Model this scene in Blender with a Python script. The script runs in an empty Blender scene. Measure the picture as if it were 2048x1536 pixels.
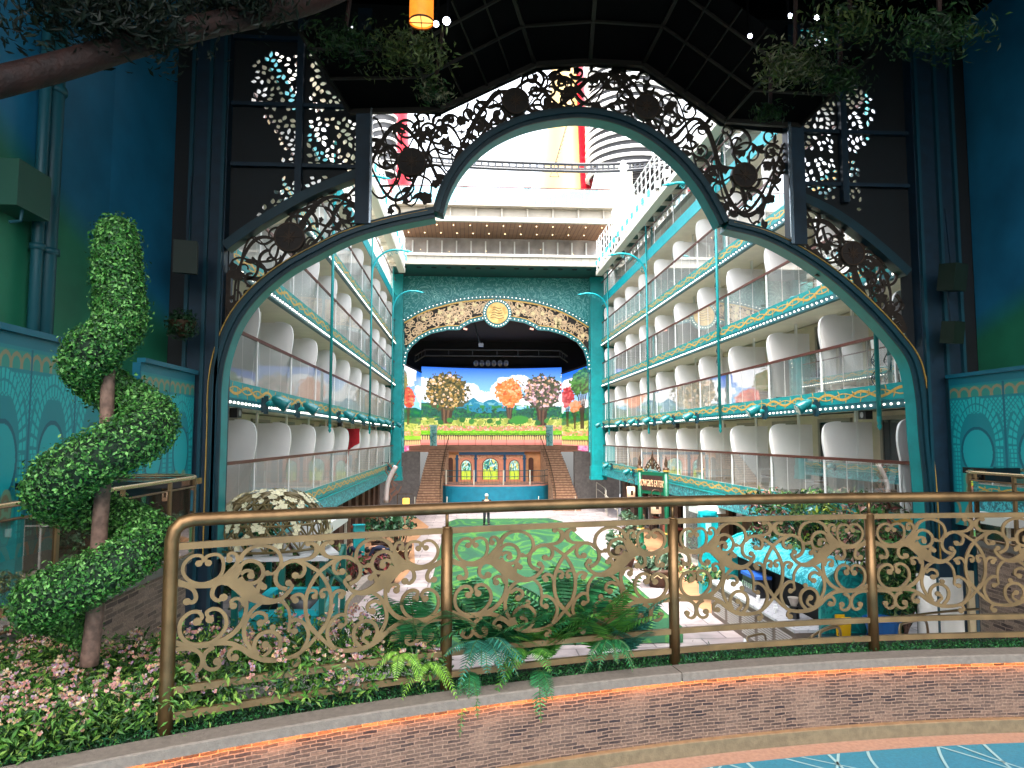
import bpy, math, random
import numpy as np
from mathutils import Vector, Matrix, Euler
random.seed(7); R_ = random.random
def U(a, b): return a + (b - a) * random.random()
rad = math.radians
C = bpy.context.scene.collection
SC = bpy.context.scene
# ---------------- camera, sky, sun, exposure ----------------
FPX = 1400.0
PITCH, YAW = rad(4.37), rad(3.67)
cam = bpy.data.cameras.new('camera'); cam.lens = FPX / 2048 * 36; cam.sensor_width = 36
cam.clip_start = .05; cam.clip_end = 3000
camo = bpy.data.objects.new('camera', cam); C.objects.link(camo)
EYE = Vector((0, 0, 5)); camo.location = EYE
camo.rotation_euler = (rad(90) + PITCH, 0, -YAW)
SC.camera = camo
ROT = Euler(camo.rotation_euler).to_matrix()
w = bpy.data.worlds.new('World'); SC.world = w; w.use_nodes = True
nt = w.node_tree; nt.nodes.clear()
sky = nt.nodes.new('ShaderNodeTexSky'); sky.sky_type = 'NISHITA'; sky.sun_disc = False
sky.sun_elevation = rad(68); sky.sun_rotation = rad(200); sky.dust_density = 4; sky.ozone_density = .6
hs = nt.nodes.new('ShaderNodeHueSaturation'); hs.inputs['Saturation'].default_value = .3
bg = nt.nodes.new('ShaderNodeBackground'); bg.inputs[1].default_value = .15
wo = nt.nodes.new('ShaderNodeOutputWorld')
nt.links.new(sky.outputs[0], hs.inputs['Color']); nt.links.new(hs.outputs[0], bg.inputs[0]); nt.links.new(bg.outputs[0], wo.inputs[0])
sl = bpy.data.lights.new('sun', 'SUN'); sl.energy = .8; sl.angle = rad(12); sl.color = (1, .96, .9)
so = bpy.data.objects.new('sun', sl); C.objects.link(so)
so.rotation_euler = (rad(22), 0, rad(-20))
SC.view_settings.view_transform = 'Standard'; SC.view_settings.look = 'None'
SC.view_settings.exposure = 3.0; SC.view_settings.gamma = 1
SC.cycles.max_bounces = 8; SC.cycles.diffuse_bounces = 4; SC.cycles.transparent_max_bounces = 24
SC.cycles.caustics_reflective = False; SC.cycles.caustics_refractive = False
SC.cycles.use_denoising = True
SC.cycles.sample_clamp_indirect = 6

# ---------------- helpers ----------------
def at(px, py, X=None, Y=None, Z=None):
    d = ROT @ Vector(((px - 1024) / FPX, -(py - 768) / FPX, -1))
    t = (Y / d.y) if Y is not None else (X / d.x) if X is not None else ((Z - 5) / d.z)
    return EYE + d * t
def lin(h):
    if isinstance(h, str):
        h = [int(h[i:i + 2], 16) / 255 for i in (0, 2, 4)]
    return [(c / 12.92 if c < .04045 else ((c + .055) / 1.055) ** 2.4) for c in h]
MATS = {}
def M(name, col, rough=.5, metal=0, var=0, scale=5, bump=0, bscale=None, emit=0, spec=None, coat=0, col2=None, lo=.35, hi=.65, dist=0):
    if name in MATS: return MATS[name]
    m = bpy.data.materials.new(name); m.use_nodes = True; n = m.node_tree; b = n.nodes['Principled BSDF']
    c = lin(col) + [1]
    b.inputs['Base Color'].default_value = c; b.inputs['Roughness'].default_value = rough; b.inputs['Metallic'].default_value = metal
    if spec is not None: b.inputs['Specular IOR Level'].default_value = spec
    if coat: b.inputs['Coat Weight'].default_value = coat
    if emit:
        b.inputs['Emission Color'].default_value = c; b.inputs['Emission Strength'].default_value = emit
    if var or bump or col2:
        tc = n.nodes.new('ShaderNodeTexCoord'); 
        no = n.nodes.new('ShaderNodeTexNoise'); no.inputs['Scale'].default_value = scale; no.inputs['Detail'].default_value = 6
        no.inputs['Distortion'].default_value = dist
        n.links.new(tc.outputs['Object'], no.inputs['Vector'])
        if var or col2:
            r = n.nodes.new('ShaderNodeValToRGB'); r.color_ramp.elements[0].position = lo; r.color_ramp.elements[1].position = hi
            if col2: c0, c1 = c, lin(col2) + [1]
            else:
                c0 = [max(0, x * (1 - var)) for x in c[:3]] + [1]; c1 = [min(1, x * (1 + var)) for x in c[:3]] + [1]
            r.color_ramp.elements[0].color = c0; r.color_ramp.elements[1].color = c1
            n.links.new(no.outputs[0], r.inputs[0]); n.links.new(r.outputs[0], b.inputs['Base Color'])
        if bump:
            no2 = no
            if bscale:
                no2 = n.nodes.new('ShaderNodeTexNoise'); no2.inputs['Scale'].default_value = bscale; no2.inputs['Detail'].default_value = 4
                n.links.new(tc.outputs['Object'], no2.inputs['Vector'])
            bp = n.nodes.new('ShaderNodeBump'); bp.inputs['Strength'].default_value = bump; bp.inputs['Distance'].default_value = .02
            n.links.new(no2.outputs[0], bp.inputs['Height']); n.links.new(bp.outputs[0], b.inputs['Normal'])
    MATS[name] = m; return m
def MVC(name, rough=.6, emit=0, trans=0, metal=0):
    if name in MATS: return MATS[name]
    m = bpy.data.materials.new(name); m.use_nodes = True; n = m.node_tree; b = n.nodes['Principled BSDF']
    a = n.nodes.new('ShaderNodeAttribute'); a.attribute_name = 'Col'
    b.inputs['Roughness'].default_value = rough; b.inputs['Metallic'].default_value = metal
    if emit:
        b.inputs['Base Color'].default_value = (.01, .01, .01, 1)
        n.links.new(a.outputs[0], b.inputs['Emission Color']); b.inputs['Emission Strength'].default_value = emit
    else: n.links.new(a.outputs[0], b.inputs['Base Color'])
    if trans:
        t = n.nodes.new('ShaderNodeBsdfTranslucent'); mx = n.nodes.new('ShaderNodeMixShader'); mx.inputs[0].default_value = trans
        n.links.new(a.outputs[0], t.inputs[0]); n.links.new(b.outputs[0], mx.inputs[1]); n.links.new(t.outputs[0], mx.inputs[2])
        n.links.new(mx.outputs[0], n.nodes['Material Output'].inputs[0])
    MATS[name] = m; return m
def MGLASS(name, tint=(1, 1, 1), refl=.12, rough=.01, base=.1, dc=(.75, .8, .78)):
    if name in MATS: return MATS[name]
    m = bpy.data.materials.new(name); m.use_nodes = True; n = m.node_tree; n.nodes.clear()
    t = n.nodes.new('ShaderNodeBsdfTransparent'); t.inputs[0].default_value = (*tint, 1)
    g = n.nodes.new('ShaderNodeBsdfGlossy'); g.inputs['Roughness'].default_value = rough
    lw = n.nodes.new('ShaderNodeFresnel'); lw.inputs[0].default_value = 1.5
    ma = n.nodes.new('ShaderNodeMath'); ma.operation = 'MULTIPLY_ADD'; ma.inputs[1].default_value = refl * 3; ma.inputs[2].default_value = base * .3; ma.use_clamp = True
    mx = n.nodes.new('ShaderNodeMixShader'); o = n.nodes.new('ShaderNodeOutputMaterial')
    d = n.nodes.new('ShaderNodeBsdfDiffuse'); d.inputs[0].default_value = (*dc, 1); mx2 = n.nodes.new('ShaderNodeMixShader'); mx2.inputs[0].default_value = base
    n.links.new(lw.outputs[0], ma.inputs[0]); n.links.new(ma.outputs[0], mx.inputs[0])
    n.links.new(t.outputs[0], mx2.inputs[1]); n.links.new(d.outputs[0], mx2.inputs[2])
    n.links.new(mx2.outputs[0], mx.inputs[1]); n.links.new(g.outputs[0], mx.inputs[2]); n.links.new(mx.outputs[0], o.inputs[0])
    MATS[name] = m; return m
def tag(o, label=None, cat=None, group=None, kind=None):
    if label: o['label'] = label
    if cat: o['category'] = cat
    if group: o['group'] = group
    if kind: o['kind'] = kind
    return o
def thing(name, loc, label, cat, group=None, rz=0):
    o = bpy.data.objects.new(name, None); C.objects.link(o); o.location = loc; o.rotation_euler.z = rz; o.empty_display_size = .2
    return tag(o, label, cat, group)
def wl(o):
    v = Vector((0, 0, 0))
    while o is not None: v = v + o.location; o = o.parent
    return v
def link(name, me, mat, parent=None, smooth=False, origin=True):
    o = bpy.data.objects.new(name, me); C.objects.link(o)
    if mat is not None and not me.materials: me.materials.append(mat)
    if smooth:
        me.polygons.foreach_set('use_smooth', [True] * len(me.polygons))
    n = len(me.vertices)
    if parent is not None:
        o.parent = parent; off = wl(parent)
        me.transform(Matrix.Translation(-off))
    elif origin and n:
        co = np.empty(n * 3); me.vertices.foreach_get('co', co); co = co.reshape(-1, 3)
        c = Vector(((co[:, 0].min() + co[:, 0].max()) / 2, (co[:, 1].min() + co[:, 1].max()) / 2, co[:, 2].min()))
        me.transform(Matrix.Translation(-c)); o.location = c
    return o
def copy_tree(o, loc=None, rz=None, label=None, group=None, parent=None):
    c = o.copy(); C.objects.link(c)
    if parent is not None: c.parent = parent
    if loc is not None: c.location = loc
    if rz is not None: c.rotation_euler.z = rz
    if label: c['label'] = label
    if group: c['group'] = group
    for ch in list(o.children): copy_tree(ch, parent=c)
    return c
def frame_of(d):
    d = d.normalized(); up = Vector((0, 0, 1)) if abs(d.z) < .95 else Vector((1, 0, 0))
    a = d.cross(up).normalized(); return a, a.cross(d).normalized()
class MB:
    def __init__(s): s.v = []; s.f = []
    def add(s, vs, fs):
        k = len(s.v); s.v += [tuple(p) for p in vs]; s.f += [tuple(i + k for i in f) for f in fs]; return s
    def box(s, x0, x1, y0, y1, z0, z1):
        vs = [(x, y, z) for x in (x0, x1) for y in (y0, y1) for z in (z0, z1)]
        return s.add(vs, [(0, 1, 3, 2), (4, 6, 7, 5), (0, 4, 5, 1), (2, 3, 7, 6), (0, 2, 6, 4), (1, 5, 7, 3)])
    def obox(s, c, size, rz=0, rx=0, ry=0):
        m = Euler((rx, ry, rz)).to_matrix(); c = Vector(c); k = len(s.v)
        s.box(-size[0] / 2, size[0] / 2, -size[1] / 2, size[1] / 2, -size[2] / 2, size[2] / 2)
        for i in range(k, k + 8): s.v[i] = tuple(m @ Vector(s.v[i]) + c)
        return s
    def bar(s, a, b, wd, ht=None):
        a, b = Vector(a), Vector(b); ht = ht or wd; p, q = frame_of(b - a); p *= wd / 2; q *= ht / 2
        vs = [e + i * p + j * q for e in (a, b) for i in (-1, 1) for j in (-1, 1)]
        return s.add(vs, [(0, 1, 3, 2), (4, 6, 7, 5), (0, 4, 5, 1), (2, 3, 7, 6), (0, 2, 6, 4), (1, 5, 7, 3)])
    def tube(s, pts, r, n=8, cap=True):
        pts = [Vector(p) for p in pts]; rs = r if isinstance(r, (list, tuple)) else [r] * len(pts)
        k = len(s.v); pa = None
        for i, p in enumerate(pts):
            d = (pts[min(i + 1, len(pts) - 1)] - pts[max(i - 1, 0)])
            if d.length < 1e-9: d = Vector((0, 0, 1))
            d.normalize()
            if pa is None: a, b = frame_of(d)
            else:
                a = pa - d * pa.dot(d)
                if a.length < 1e-6: a, _ = frame_of(d)
                a.normalize(); b = a.cross(d)
            pa = a
            for j in range(n):
                t = 2 * math.pi * j / n; s.v.append(tuple(p + (a * math.cos(t) + b * math.sin(t)) * rs[i]))
        for i in range(len(pts) - 1):
            for j in range(n):
                s.f.append((k + i * n + j, k + i * n + (j + 1) % n, k + (i + 1) * n + (j + 1) % n, k + (i + 1) * n + j))
        if cap:
            s.f.append(tuple(k + j for j in range(n))[::-1]); e = k + (len(pts) - 1) * n; s.f.append(tuple(e + j for j in range(n)))
        return s
    def lathe(s, prof, c=(0, 0, 0), n=16):
        k = len(s.v); m = len(prof)
        for j in range(n):
            t = 2 * math.pi * j / n
            for r, z in prof: s.v.append((c[0] + r * math.cos(t), c[1] + r * math.sin(t), c[2] + z))
        for j in range(n):
            for i in range(m - 1):
                a = k + j * m + i; b = k + ((j + 1) % n) * m + i; s.f.append((a, b, b + 1, a + 1))
        return s
    def sphere(s, c, r, n=8, m=5, sz=1):
        pr = [(max(1e-4, r * math.sin(math.pi * i / m)), -r * sz * math.cos(math.pi * i / m)) for i in range(m + 1)]
        return s.lathe(pr, c, n)
    def prism(s, poly, f0, f1):
        # poly 2D points; f0, f1 map (a,b) -> 3D for the two faces
        k = len(s.v); n = len(poly)
        s.v += [tuple(f0(p)) for p in poly] + [tuple(f1(p)) for p in poly]
        s.f.append(tuple(range(k, k + n))); s.f.append(tuple(range(k + 2 * n - 1, k + n - 1, -1)))
        for i in range(n): j = (i + 1) % n; s.f.append((k + i, k + n + i, k + n + j, k + j))
        return s
    def rib(s, pts, wd, f0, f1, closed=False):
        # flat cut ribbon along 2D pts
        n = len(pts); ws = wd if isinstance(wd, (list, tuple)) else [wd] * n
        k = len(s.v); L = []
        for i in range(n):
            if closed: a, b = pts[i - 1], pts[(i + 1) % n]
            else: a, b = pts[max(i - 1, 0)], pts[min(i + 1, n - 1)]
            dx, dy = b[0] - a[0], b[1] - a[1]; l = math.hypot(dx, dy) or 1; nx, ny = -dy / l, dx / l; h = ws[i] / 2
            for sgn in (1, -1):
                q = (pts[i][0] + nx * h * sgn, pts[i][1] + ny * h * sgn)
                s.v.append(tuple(f0(q))); s.v.append(tuple(f1(q)))
        m = n if closed else n - 1
        for i in range(m):
            a = k + i * 4; b = k + ((i + 1) % n) * 4
            s.f += [(a, a + 2, b + 2, b), (a + 1, b + 1, b + 3, a + 3), (a, b, b + 1, a + 1), (a + 2, a + 3, b + 3, b + 2)]
        if not closed:
            e = k + (n - 1) * 4; s.f += [(k, k + 1, k + 3, k + 2), (e, e + 2, e + 3, e + 1)]
        return s
    def disc(s, c, r, f0, f1, n=12, fl=None):
        pts = []
        for i in range(n):
            t = 2 * math.pi * i / n; rr = r * (fl(t) if fl else 1); pts.append((c[0] + rr * math.cos(t), c[1] + rr * math.sin(t)))
        return s.prism(pts, f0, f1)
    def builds(s, name, mat, parent=None, smooth=False):
        # one object for each connected piece
        n = len(s.v); pr = list(range(n))
        def fd(a):
            while pr[a] != a: pr[a] = pr[pr[a]]; a = pr[a]
            return a
        for f in s.f:
            r = fd(f[0])
            for q in f[1:]: pr[fd(q)] = r
        gr = {}
        for i in range(n): gr.setdefault(fd(i), []).append(i)
        fs = {}
        for f in s.f: fs.setdefault(fd(f[0]), []).append(f)
        out = []
        for k, ids in gr.items():
            mp = {q: j for j, q in enumerate(ids)}; m = MB(); m.v = [s.v[q] for q in ids]; m.f = [tuple(mp[q] for q in f) for f in fs.get(k, [])]
            out.append(m.build(name, mat, parent, smooth))
        return out
    def build(s, name, mat, parent=None, smooth=False, origin=True):
        me = bpy.data.meshes.new(name); me.from_pydata(s.v, [], s.f); me.update()
        return link(name, me, mat, parent, smooth, origin)
def crom(pts, n=6, closed=False):
    out = []; N = len(pts); rng = range(N if closed else N - 1)
    for i in rng:
        g = lambda j: pts[j % N] if closed else pts[min(max(j, 0), N - 1)]
        p0, p1, p2, p3 = g(i - 1), g(i), g(i + 1), g(i + 2)
        for k in range(n):
            t = k / n
            out.append(tuple(.5 * (2 * b + (c - a) * t + (2 * a - 5 * b + 4 * c - d) * t * t + (3 * b - a - 3 * c + d) * t ** 3) for a, b, c, d in zip(p0, p1, p2, p3)))
    if not closed: out.append(tuple(pts[-1]))
    return out
def fill(name, loops, y0, y1, mat, parent=None):
    """loops of (x,z): first is the outline, others are holes; plate between y0 and y1"""
    cu = bpy.data.curves.new('c', 'CURVE'); cu.dimensions = '2D'; cu.fill_mode = 'BOTH'; cu.extrude = (y1 - y0) / 2
    for lp in loops:
        sp = cu.splines.new('POLY'); sp.points.add(len(lp) - 1)
        for p, q in zip(sp.points, lp): p.co = (q[0], q[1], 0, 1)
        sp.use_cyclic_u = True
    ob = bpy.data.objects.new('c', cu); me = bpy.data.meshes.new_from_object(ob)
    bpy.data.objects.remove(ob); me.name = name
    me.transform(Matrix(((1, 0, 0, 0), (0, 0, -1, (y0 + y1) / 2), (0, 1, 0, 0), (0, 0, 0, 1))))
    me.materials.clear()
    return link(name, me, mat, parent)
def inpoly(p, poly):
    x, y = p; c = False; j = len(poly) - 1
    for i in range(len(poly)):
        xi, yi = poly[i]; xj, yj = poly[j]
        if (yi > y) != (yj > y) and x < (xj - xi) * (y - yi) / (yj - yi) + xi: c = not c
        j = i
    return c
RNG = np.random.default_rng(5)
def leaves(name, P, N, size, cols, mat, parent=None, aspect=.5, jit=.6, fold=.25, sizevar=.4):
    """P (n,3) positions, N (n,3) outward directions -> folded leaf shapes; cols list of linear rgb"""
    n = len(P); P = np.asarray(P, float); N = np.asarray(N, float) + RNG.normal(0, jit, (n, 3))
    N /= np.linalg.norm(N, axis=1)[:, None] + 1e-9
    T = np.cross(N, RNG.normal(0, 1, (n, 3))); T /= np.linalg.norm(T, axis=1)[:, None] + 1e-9
    B = np.cross(N, T); s = size * (1 + RNG.uniform(-sizevar, sizevar, (n, 1)))
    a = P - T * s * .5; b = P + T * s * .5; l = P + B * s * aspect * .5 + N * s * fold * .4 - T * s * .05; r = P - B * s * aspect * .5 + N * s * fold * .4 - T * s * .05
    V = np.stack([a, l, b, r], 1).reshape(-1, 3)
    i = np.arange(n)[:, None] * 4
    F = np.concatenate([i + [[0, 3, 2]], i + [[0, 2, 1]]], 1).reshape(-1, 3)
    me = bpy.data.meshes.new(name); me.from_pydata(V.tolist(), [], F.tolist()); me.update()
    c = np.array(cols)[RNG.integers(0, len(cols), n)] * RNG.uniform(.7, 1.3, (n, 1)); c = np.clip(c, 0, 1)
    c4 = np.ones((n, 4, 4)); c4[:, :, :3] = c[:, None, :]
    at_ = me.color_attributes.new('Col', 'FLOAT_COLOR', 'POINT'); at_.data.foreach_set('color', c4.reshape(-1))
    return link(name, me, mat, parent)
def grid_paint(name, corner, du, dv, img, mat, parent=None):
    """flat or gently bent sheet: corner(u,v)->3D ; img (h,w,3) linear, row 0 = top"""
    h, wd = img.shape[:2]
    V = [tuple(corner(i / (wd - 1), 1 - j / (h - 1))) for j in range(h) for i in range(wd)]
    idx = np.arange(h * wd).reshape(h, wd)
    F = np.stack([idx[1:, :-1], idx[1:, 1:], idx[:-1, 1:], idx[:-1, :-1]], -1).reshape(-1, 4).tolist()
    me = bpy.data.meshes.new(name); me.from_pydata(V, [], F); me.update()
    c4 = np.ones((h * wd, 4)); c4[:, :3] = img.reshape(-1, 3)
    a = me.color_attributes.new('Col', 'FLOAT_COLOR', 'POINT'); a.data.foreach_set('color', c4.reshape(-1))
    return link(name, me, mat, parent)
def srgb(a):
    a = np.asarray(a, float) / 255; return np.where(a < .04045, a / 12.92, ((a + .055) / 1.055) ** 2.4)
def text_mesh(name, txt, size, mat, M4, parent=None, ext=.01, align='CENTER'):
    cu = bpy.data.curves.new('t', 'FONT'); cu.body = txt; cu.size = size; cu.extrude = ext; cu.align_x = align; cu.align_y = 'CENTER'
    ob = bpy.data.objects.new('t', cu); me = bpy.data.meshes.new_from_object(ob); bpy.data.objects.remove(ob)
    me.name = name; me.transform(M4); me.materials.clear()
    return link(name, me, mat, parent)
# ---------------- materials ----------------
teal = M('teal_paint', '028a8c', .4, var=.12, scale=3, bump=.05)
teal_d = M('teal_paint_dark_shaded', '06323d', .45, var=.15, scale=3)  # dark tone also carries the shade on the arch front
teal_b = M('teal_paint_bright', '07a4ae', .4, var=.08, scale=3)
navy = M('navy_steel', '0b2a3c', .5, var=.2, scale=4)
gold = M('gold_paint', 'cfa350', .45, metal=.1, var=.15, scale=12)
bronze = M('bronze_metal', '75593a', .38, metal=.75, var=.28, scale=7, bump=.12, bscale=160)
bronze_flat = M('bronze_plate', '786040', .46, metal=.5, var=.2, scale=6, bump=.1, bscale=220)
bronze_dk = M('bronze_dark', '4a3524', .55, metal=.4, var=.3, scale=18, bump=.3)
cream = M('cream_panel', 'e0d9ca', .6, var=.05, scale=2)
white = M('white_panel', 'eae8e6', .45, var=.03, scale=2)
whitem = M('white_metal', 'ececea', .35)
maroon = M('brown_handrail', '54281f', .4, var=.15, scale=6)
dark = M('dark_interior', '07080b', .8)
dglass = M('dark_door_glass', '10262b', .08, spec=.8)
glass = MGLASS('clear_glass', (.93, .97, .96), refl=.2, base=.09)
concrete = M('stone_coping', '74695f', .8, var=.12, scale=30, bump=.25, bscale=120)
bulb = M('bulb_glow', 'fff6e4', .4, emit=.8)
# ======================= FOREGROUND =======================
# rail curve in plan: circle through points read off the handrail (z = 4.555)
_pp = [at(a, b, Z=4.555) for a, b in ((345, 1041), (620, 1029), (897, 1018), (1340, 1002), (1740, 996), (2040, 993))]
A_ = np.array([[p.x, p.y, 1] for p in _pp]); b_ = np.array([p.x ** 2 + p.y ** 2 for p in _pp])
cx2, cy2, cc = np.linalg.lstsq(A_, b_, rcond=None)[0]
CX, CY = cx2 / 2, cy2 / 2; CR = math.sqrt(cc + CX * CX + CY * CY)
SG = 1 if CY < 0 or True else 1
TH0 = math.atan2(_pp[0].y - CY, _pp[0].x - CX)
DIR = -1 if math.atan2(_pp[3].y - CY, _pp[3].x - CX) < TH0 else 1
def rc(s, z=0., off=0.):
    """s metres along the rail from its left end, off = away from the camera"""
    t = TH0 + DIR * s / CR; rr = CR + off
    return Vector((CX + rr * math.cos(t), CY + rr * math.sin(t), z))
def s_of(px, py, z=4.555):
    p = at(px, py, Z=z); return (math.atan2(p.y - CY, p.x - CX) - TH0) * DIR * CR
SP = [0, s_of(897, 1018), s_of(1340, 1002), s_of(1740, 996)]; SP.append(SP[3] + 1.65)
print('rail', CX, CY, CR, SP, [tuple(round(c, 2) for c in p) for p in _pp])
ZB = 3.456
S0, S1 = -6.0, SP[4] + 1.2
def strip(name, prof, mat, s0=S0, s1=S1, n=90, parent=None, uv=None):
    """sweep a (off,z) profile along the rail curve"""
    V = []; F = []; m = len(prof)
    for i in range(n + 1):
        s = s0 + (s1 - s0) * i / n
        for o, z in prof: V.append(tuple(rc(s, z, o)))
    for i in range(n):
        for j in range(m - 1):
            a = i * m + j; F.append((a, a + m, a + m + 1, a + 1))
    me = bpy.data.meshes.new(name); me.from_pydata(V, [], F); me.update()
    if uv:
        ul = me.uv_layers.new(name='UVMap'); acc = [0]
        for j in range(1, m): acc.append(acc[-1] + math.hypot(prof[j][0] - prof[j - 1][0], prof[j][1] - prof[j - 1][1]))
        for p in me.polygons:
            for li in p.loop_indices:
                vi = me.loops[li].vertex_index; ul.data[li].uv = (s0 + (s1 - s0) * (vi // m) / n, acc[vi % m])
    return link(name, me, mat, parent)
def brickmat(name, c1, c2, mortar, bw=.085, rh=.0215, ms=.0035, useuv=True, bump=.6, sq=1, rot=None):
    m = bpy.data.materials.new(name); m.use_nodes = True; n = m.node_tree; b = n.nodes['Principled BSDF']
    tc = n.nodes.new('ShaderNodeTexCoord'); br = n.nodes.new('ShaderNodeTexBrick')
    src = tc.outputs['UV'] if useuv else tc.outputs['Object']
    if rot:
        mp = n.nodes.new('ShaderNodeMapping'); mp.inputs['Rotation'].default_value = rot; n.links.new(src, mp.inputs[0]); src = mp.outputs[0]
    # wobble so that the courses are not ruled lines
    no = n.nodes.new('ShaderNodeTexNoise'); no.inputs['Scale'].default_value = 9; n.links.new(src, no.inputs['Vector'])
    va = n.nodes.new('ShaderNodeVectorMath'); va.operation = 'SCALE'; va.inputs['Scale'].default_value = .02
    vb = n.nodes.new('ShaderNodeVectorMath'); vb.operation = 'ADD'
    n.links.new(no.outputs['Color'], va.inputs[0]); n.links.new(src, vb.inputs[0]); n.links.new(va.outputs[0], vb.inputs[1])
    n.links.new(vb.outputs[0], br.inputs['Vector'])
    br.inputs['Color1'].default_value = (0, 0, 0, 1); br.inputs['Color2'].default_value = (1, 1, 1, 1); br.inputs['Mortar'].default_value = (.5, .5, .5, 1)
    br.inputs['Scale'].default_value = 1; br.inputs['Mortar Size'].default_value = ms; br.inputs['Brick Width'].default_value = bw; br.inputs['Row Height'].default_value = rh
    br.inputs['Mortar Smooth'].default_value = .2; br.squash = sq; br.squash_frequency = 3; br.offset_frequency = 2; br.offset = .37
    br.inputs['Bias'].default_value = 0
    rp = n.nodes.new('ShaderNodeValToRGB'); rp.color_ramp.interpolation = 'LINEAR'
    e = rp.color_ramp.elements; e[0].color = lin(c1) + [1]; e[1].color = lin(c2) + [1]
    mid = e.new(.45); mid.color = [(a + bb) / 2.4 for a, bb in zip(lin(c1), lin(c2))] + [1]
    n.links.new(br.outputs['Color'], rp.inputs[0])
    n2 = n.nodes.new('ShaderNodeTexNoise'); n2.inputs['Scale'].default_value = 3; n2.inputs['Detail'].default_value = 8; n.links.new(src, n2.inputs['Vector'])
    n3 = n.nodes.new('ShaderNodeTexNoise'); n3.inputs['Scale'].default_value = 60; n3.inputs['Detail'].default_value = 4; n.links.new(src, n3.inputs['Vector'])
    mm = n.nodes.new('ShaderNodeMix'); mm.data_type = 'RGBA'; mm.inputs['B'].default_value = lin(mortar) + [1]
    n.links.new(br.outputs['Fac'], mm.inputs['Factor']); n.links.new(rp.outputs[0], mm.inputs['A'])
    mk = n.nodes.new('ShaderNodeMix'); mk.data_type = 'RGBA'; mk.inputs['B'].default_value = lin(mortar) + [1]
    mr = n.nodes.new('ShaderNodeMapRange'); mr.inputs[1].default_value = .45; mr.inputs[2].default_value = .7; mr.inputs[4].default_value = .6
    n.links.new(n2.outputs[0], mr.inputs[0]); n.links.new(mr.outputs[0], mk.inputs['Factor']); n.links.new(mm.outputs['Result'], mk.inputs['A'])
    ov = n.nodes.new('ShaderNodeMix'); ov.data_type = 'RGBA'; ov.blend_type = 'OVERLAY'; ov.inputs['Factor'].default_value = .8
    n.links.new(mk.outputs['Result'], ov.inputs['A']); n.links.new(n3.outputs[0], ov.inputs['B'])
    n.links.new(ov.outputs['Result'], b.inputs['Base Color'])
    bp = n.nodes.new('ShaderNodeBump'); bp.inputs['Strength'].default_value = bump; bp.inputs['Distance'].default_value = .006; bp.invert = True
    ad = n.nodes.new('ShaderNodeMath'); ad.operation = 'MULTIPLY_ADD'; ad.inputs[1].default_value = -.5
    n.links.new(n3.outputs[0], ad.inputs[0]); n.links.new(br.outputs['Fac'], ad.inputs[2])
    n.links.new(ad.outputs[0], bp.inputs['Height']); n.links.new(bp.outputs[0], b.inputs['Normal'])
    b.inputs['Roughness'].default_value = .7
    return m
stone_m = brickmat('stacked_stone', '1c1218', '6c5648', '80695a', bump=.9)
# the low curved wall: coping on top, stone face, ledge
cw = thing('planter_wall', rc(2, ZB - .5, -.2), 'low curved planter wall of stacked stone with a grey coping in the foreground', 'wall')
OF = -.045
def seg_coping(s0, s1): return strip('coping', [(OF, ZB - .1), (OF, ZB + .004), (OF - .14, ZB), (OF - .148, ZB - .008), (OF - .148, ZB - .058), (OF - .1, ZB - .058)], concrete, s0, s1, 40, cw)
jn = [S0, SP[1] - 3.1, SP[2] - .05, SP[2] + 2.9, S1]
for a, b in zip(jn[:-1], jn[1:]): seg_coping(a + .003, b - .003)
strip('stone_face', [(OF - .11, ZB - .058), (OF - .11, ZB - .46)], stone_m, parent=cw, uv=True)
strip('ledge', [(OF - .1, ZB - .445), (OF - .14, ZB - .45), (OF - .145, ZB - .455), (OF - .145, ZB - .56)], M('ledge_stone', '6a5e48', .75, var=.15, scale=20, bump=.2, bscale=90), parent=cw)
led = strip('light_strip', [(OF - .116, ZB - .061), (OF - .135, ZB - .061)], M('warm_led', 'ff9a3c', .5, emit=7), parent=cw)
tag(strip('pool_surround', [(OF - .14, ZB - .54), (OF - .3, ZB - .544)], M('pink_deck', '8a776a', .85, var=.12, scale=35, bump=.2, bscale=150)), kind='structure')
blue = M('blue_safety_surface', '14728e', .7, var=.1, scale=60, bump=.15, bscale=200)
tag(strip('pool_deck', [(OF - .295, ZB - .5435), (OF - 5.5, ZB - .55)], blue, n=60), kind='structure')
mb = MB(); fz = ZB - .539
def onfl(s, o): return rc(s, fz, o)
for s0, sl_, cv, ln in [(U(0, 6), U(-1.2, 1.2), U(-.6, .6), U(.7, 1.8)) for _ in range(26)] + [(SP[2] + .2, .8, .4, 1.2), (SP[2] + 1, -.9, -.3, 1.2), (SP[2] + 1.9, .5, .6, 1.3), (SP[3] + .2, -.8, .5, 1.2)]:
    pts = [(s0 + sl_ * t + cv * t * t, OF - .31 - ln * t) for t in [i / 14 for i in range(15)]]
    k = len(mb.v)
    for i, (a, b) in enumerate(pts):
        wv = .011 * (1 - .7 * i / 14)
        mb.v += [tuple(rc(a - wv, fz, b)), tuple(rc(a + wv, fz, b))]
    for i in range(14): mb.f.append((k + 2 * i, k + 2 * i + 1, k + 2 * i + 3, k + 2 * i + 2))
tag(mb.build('floor_markings', M('pale_floor_line', '7fb0ba', .6)), kind='structure')
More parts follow.
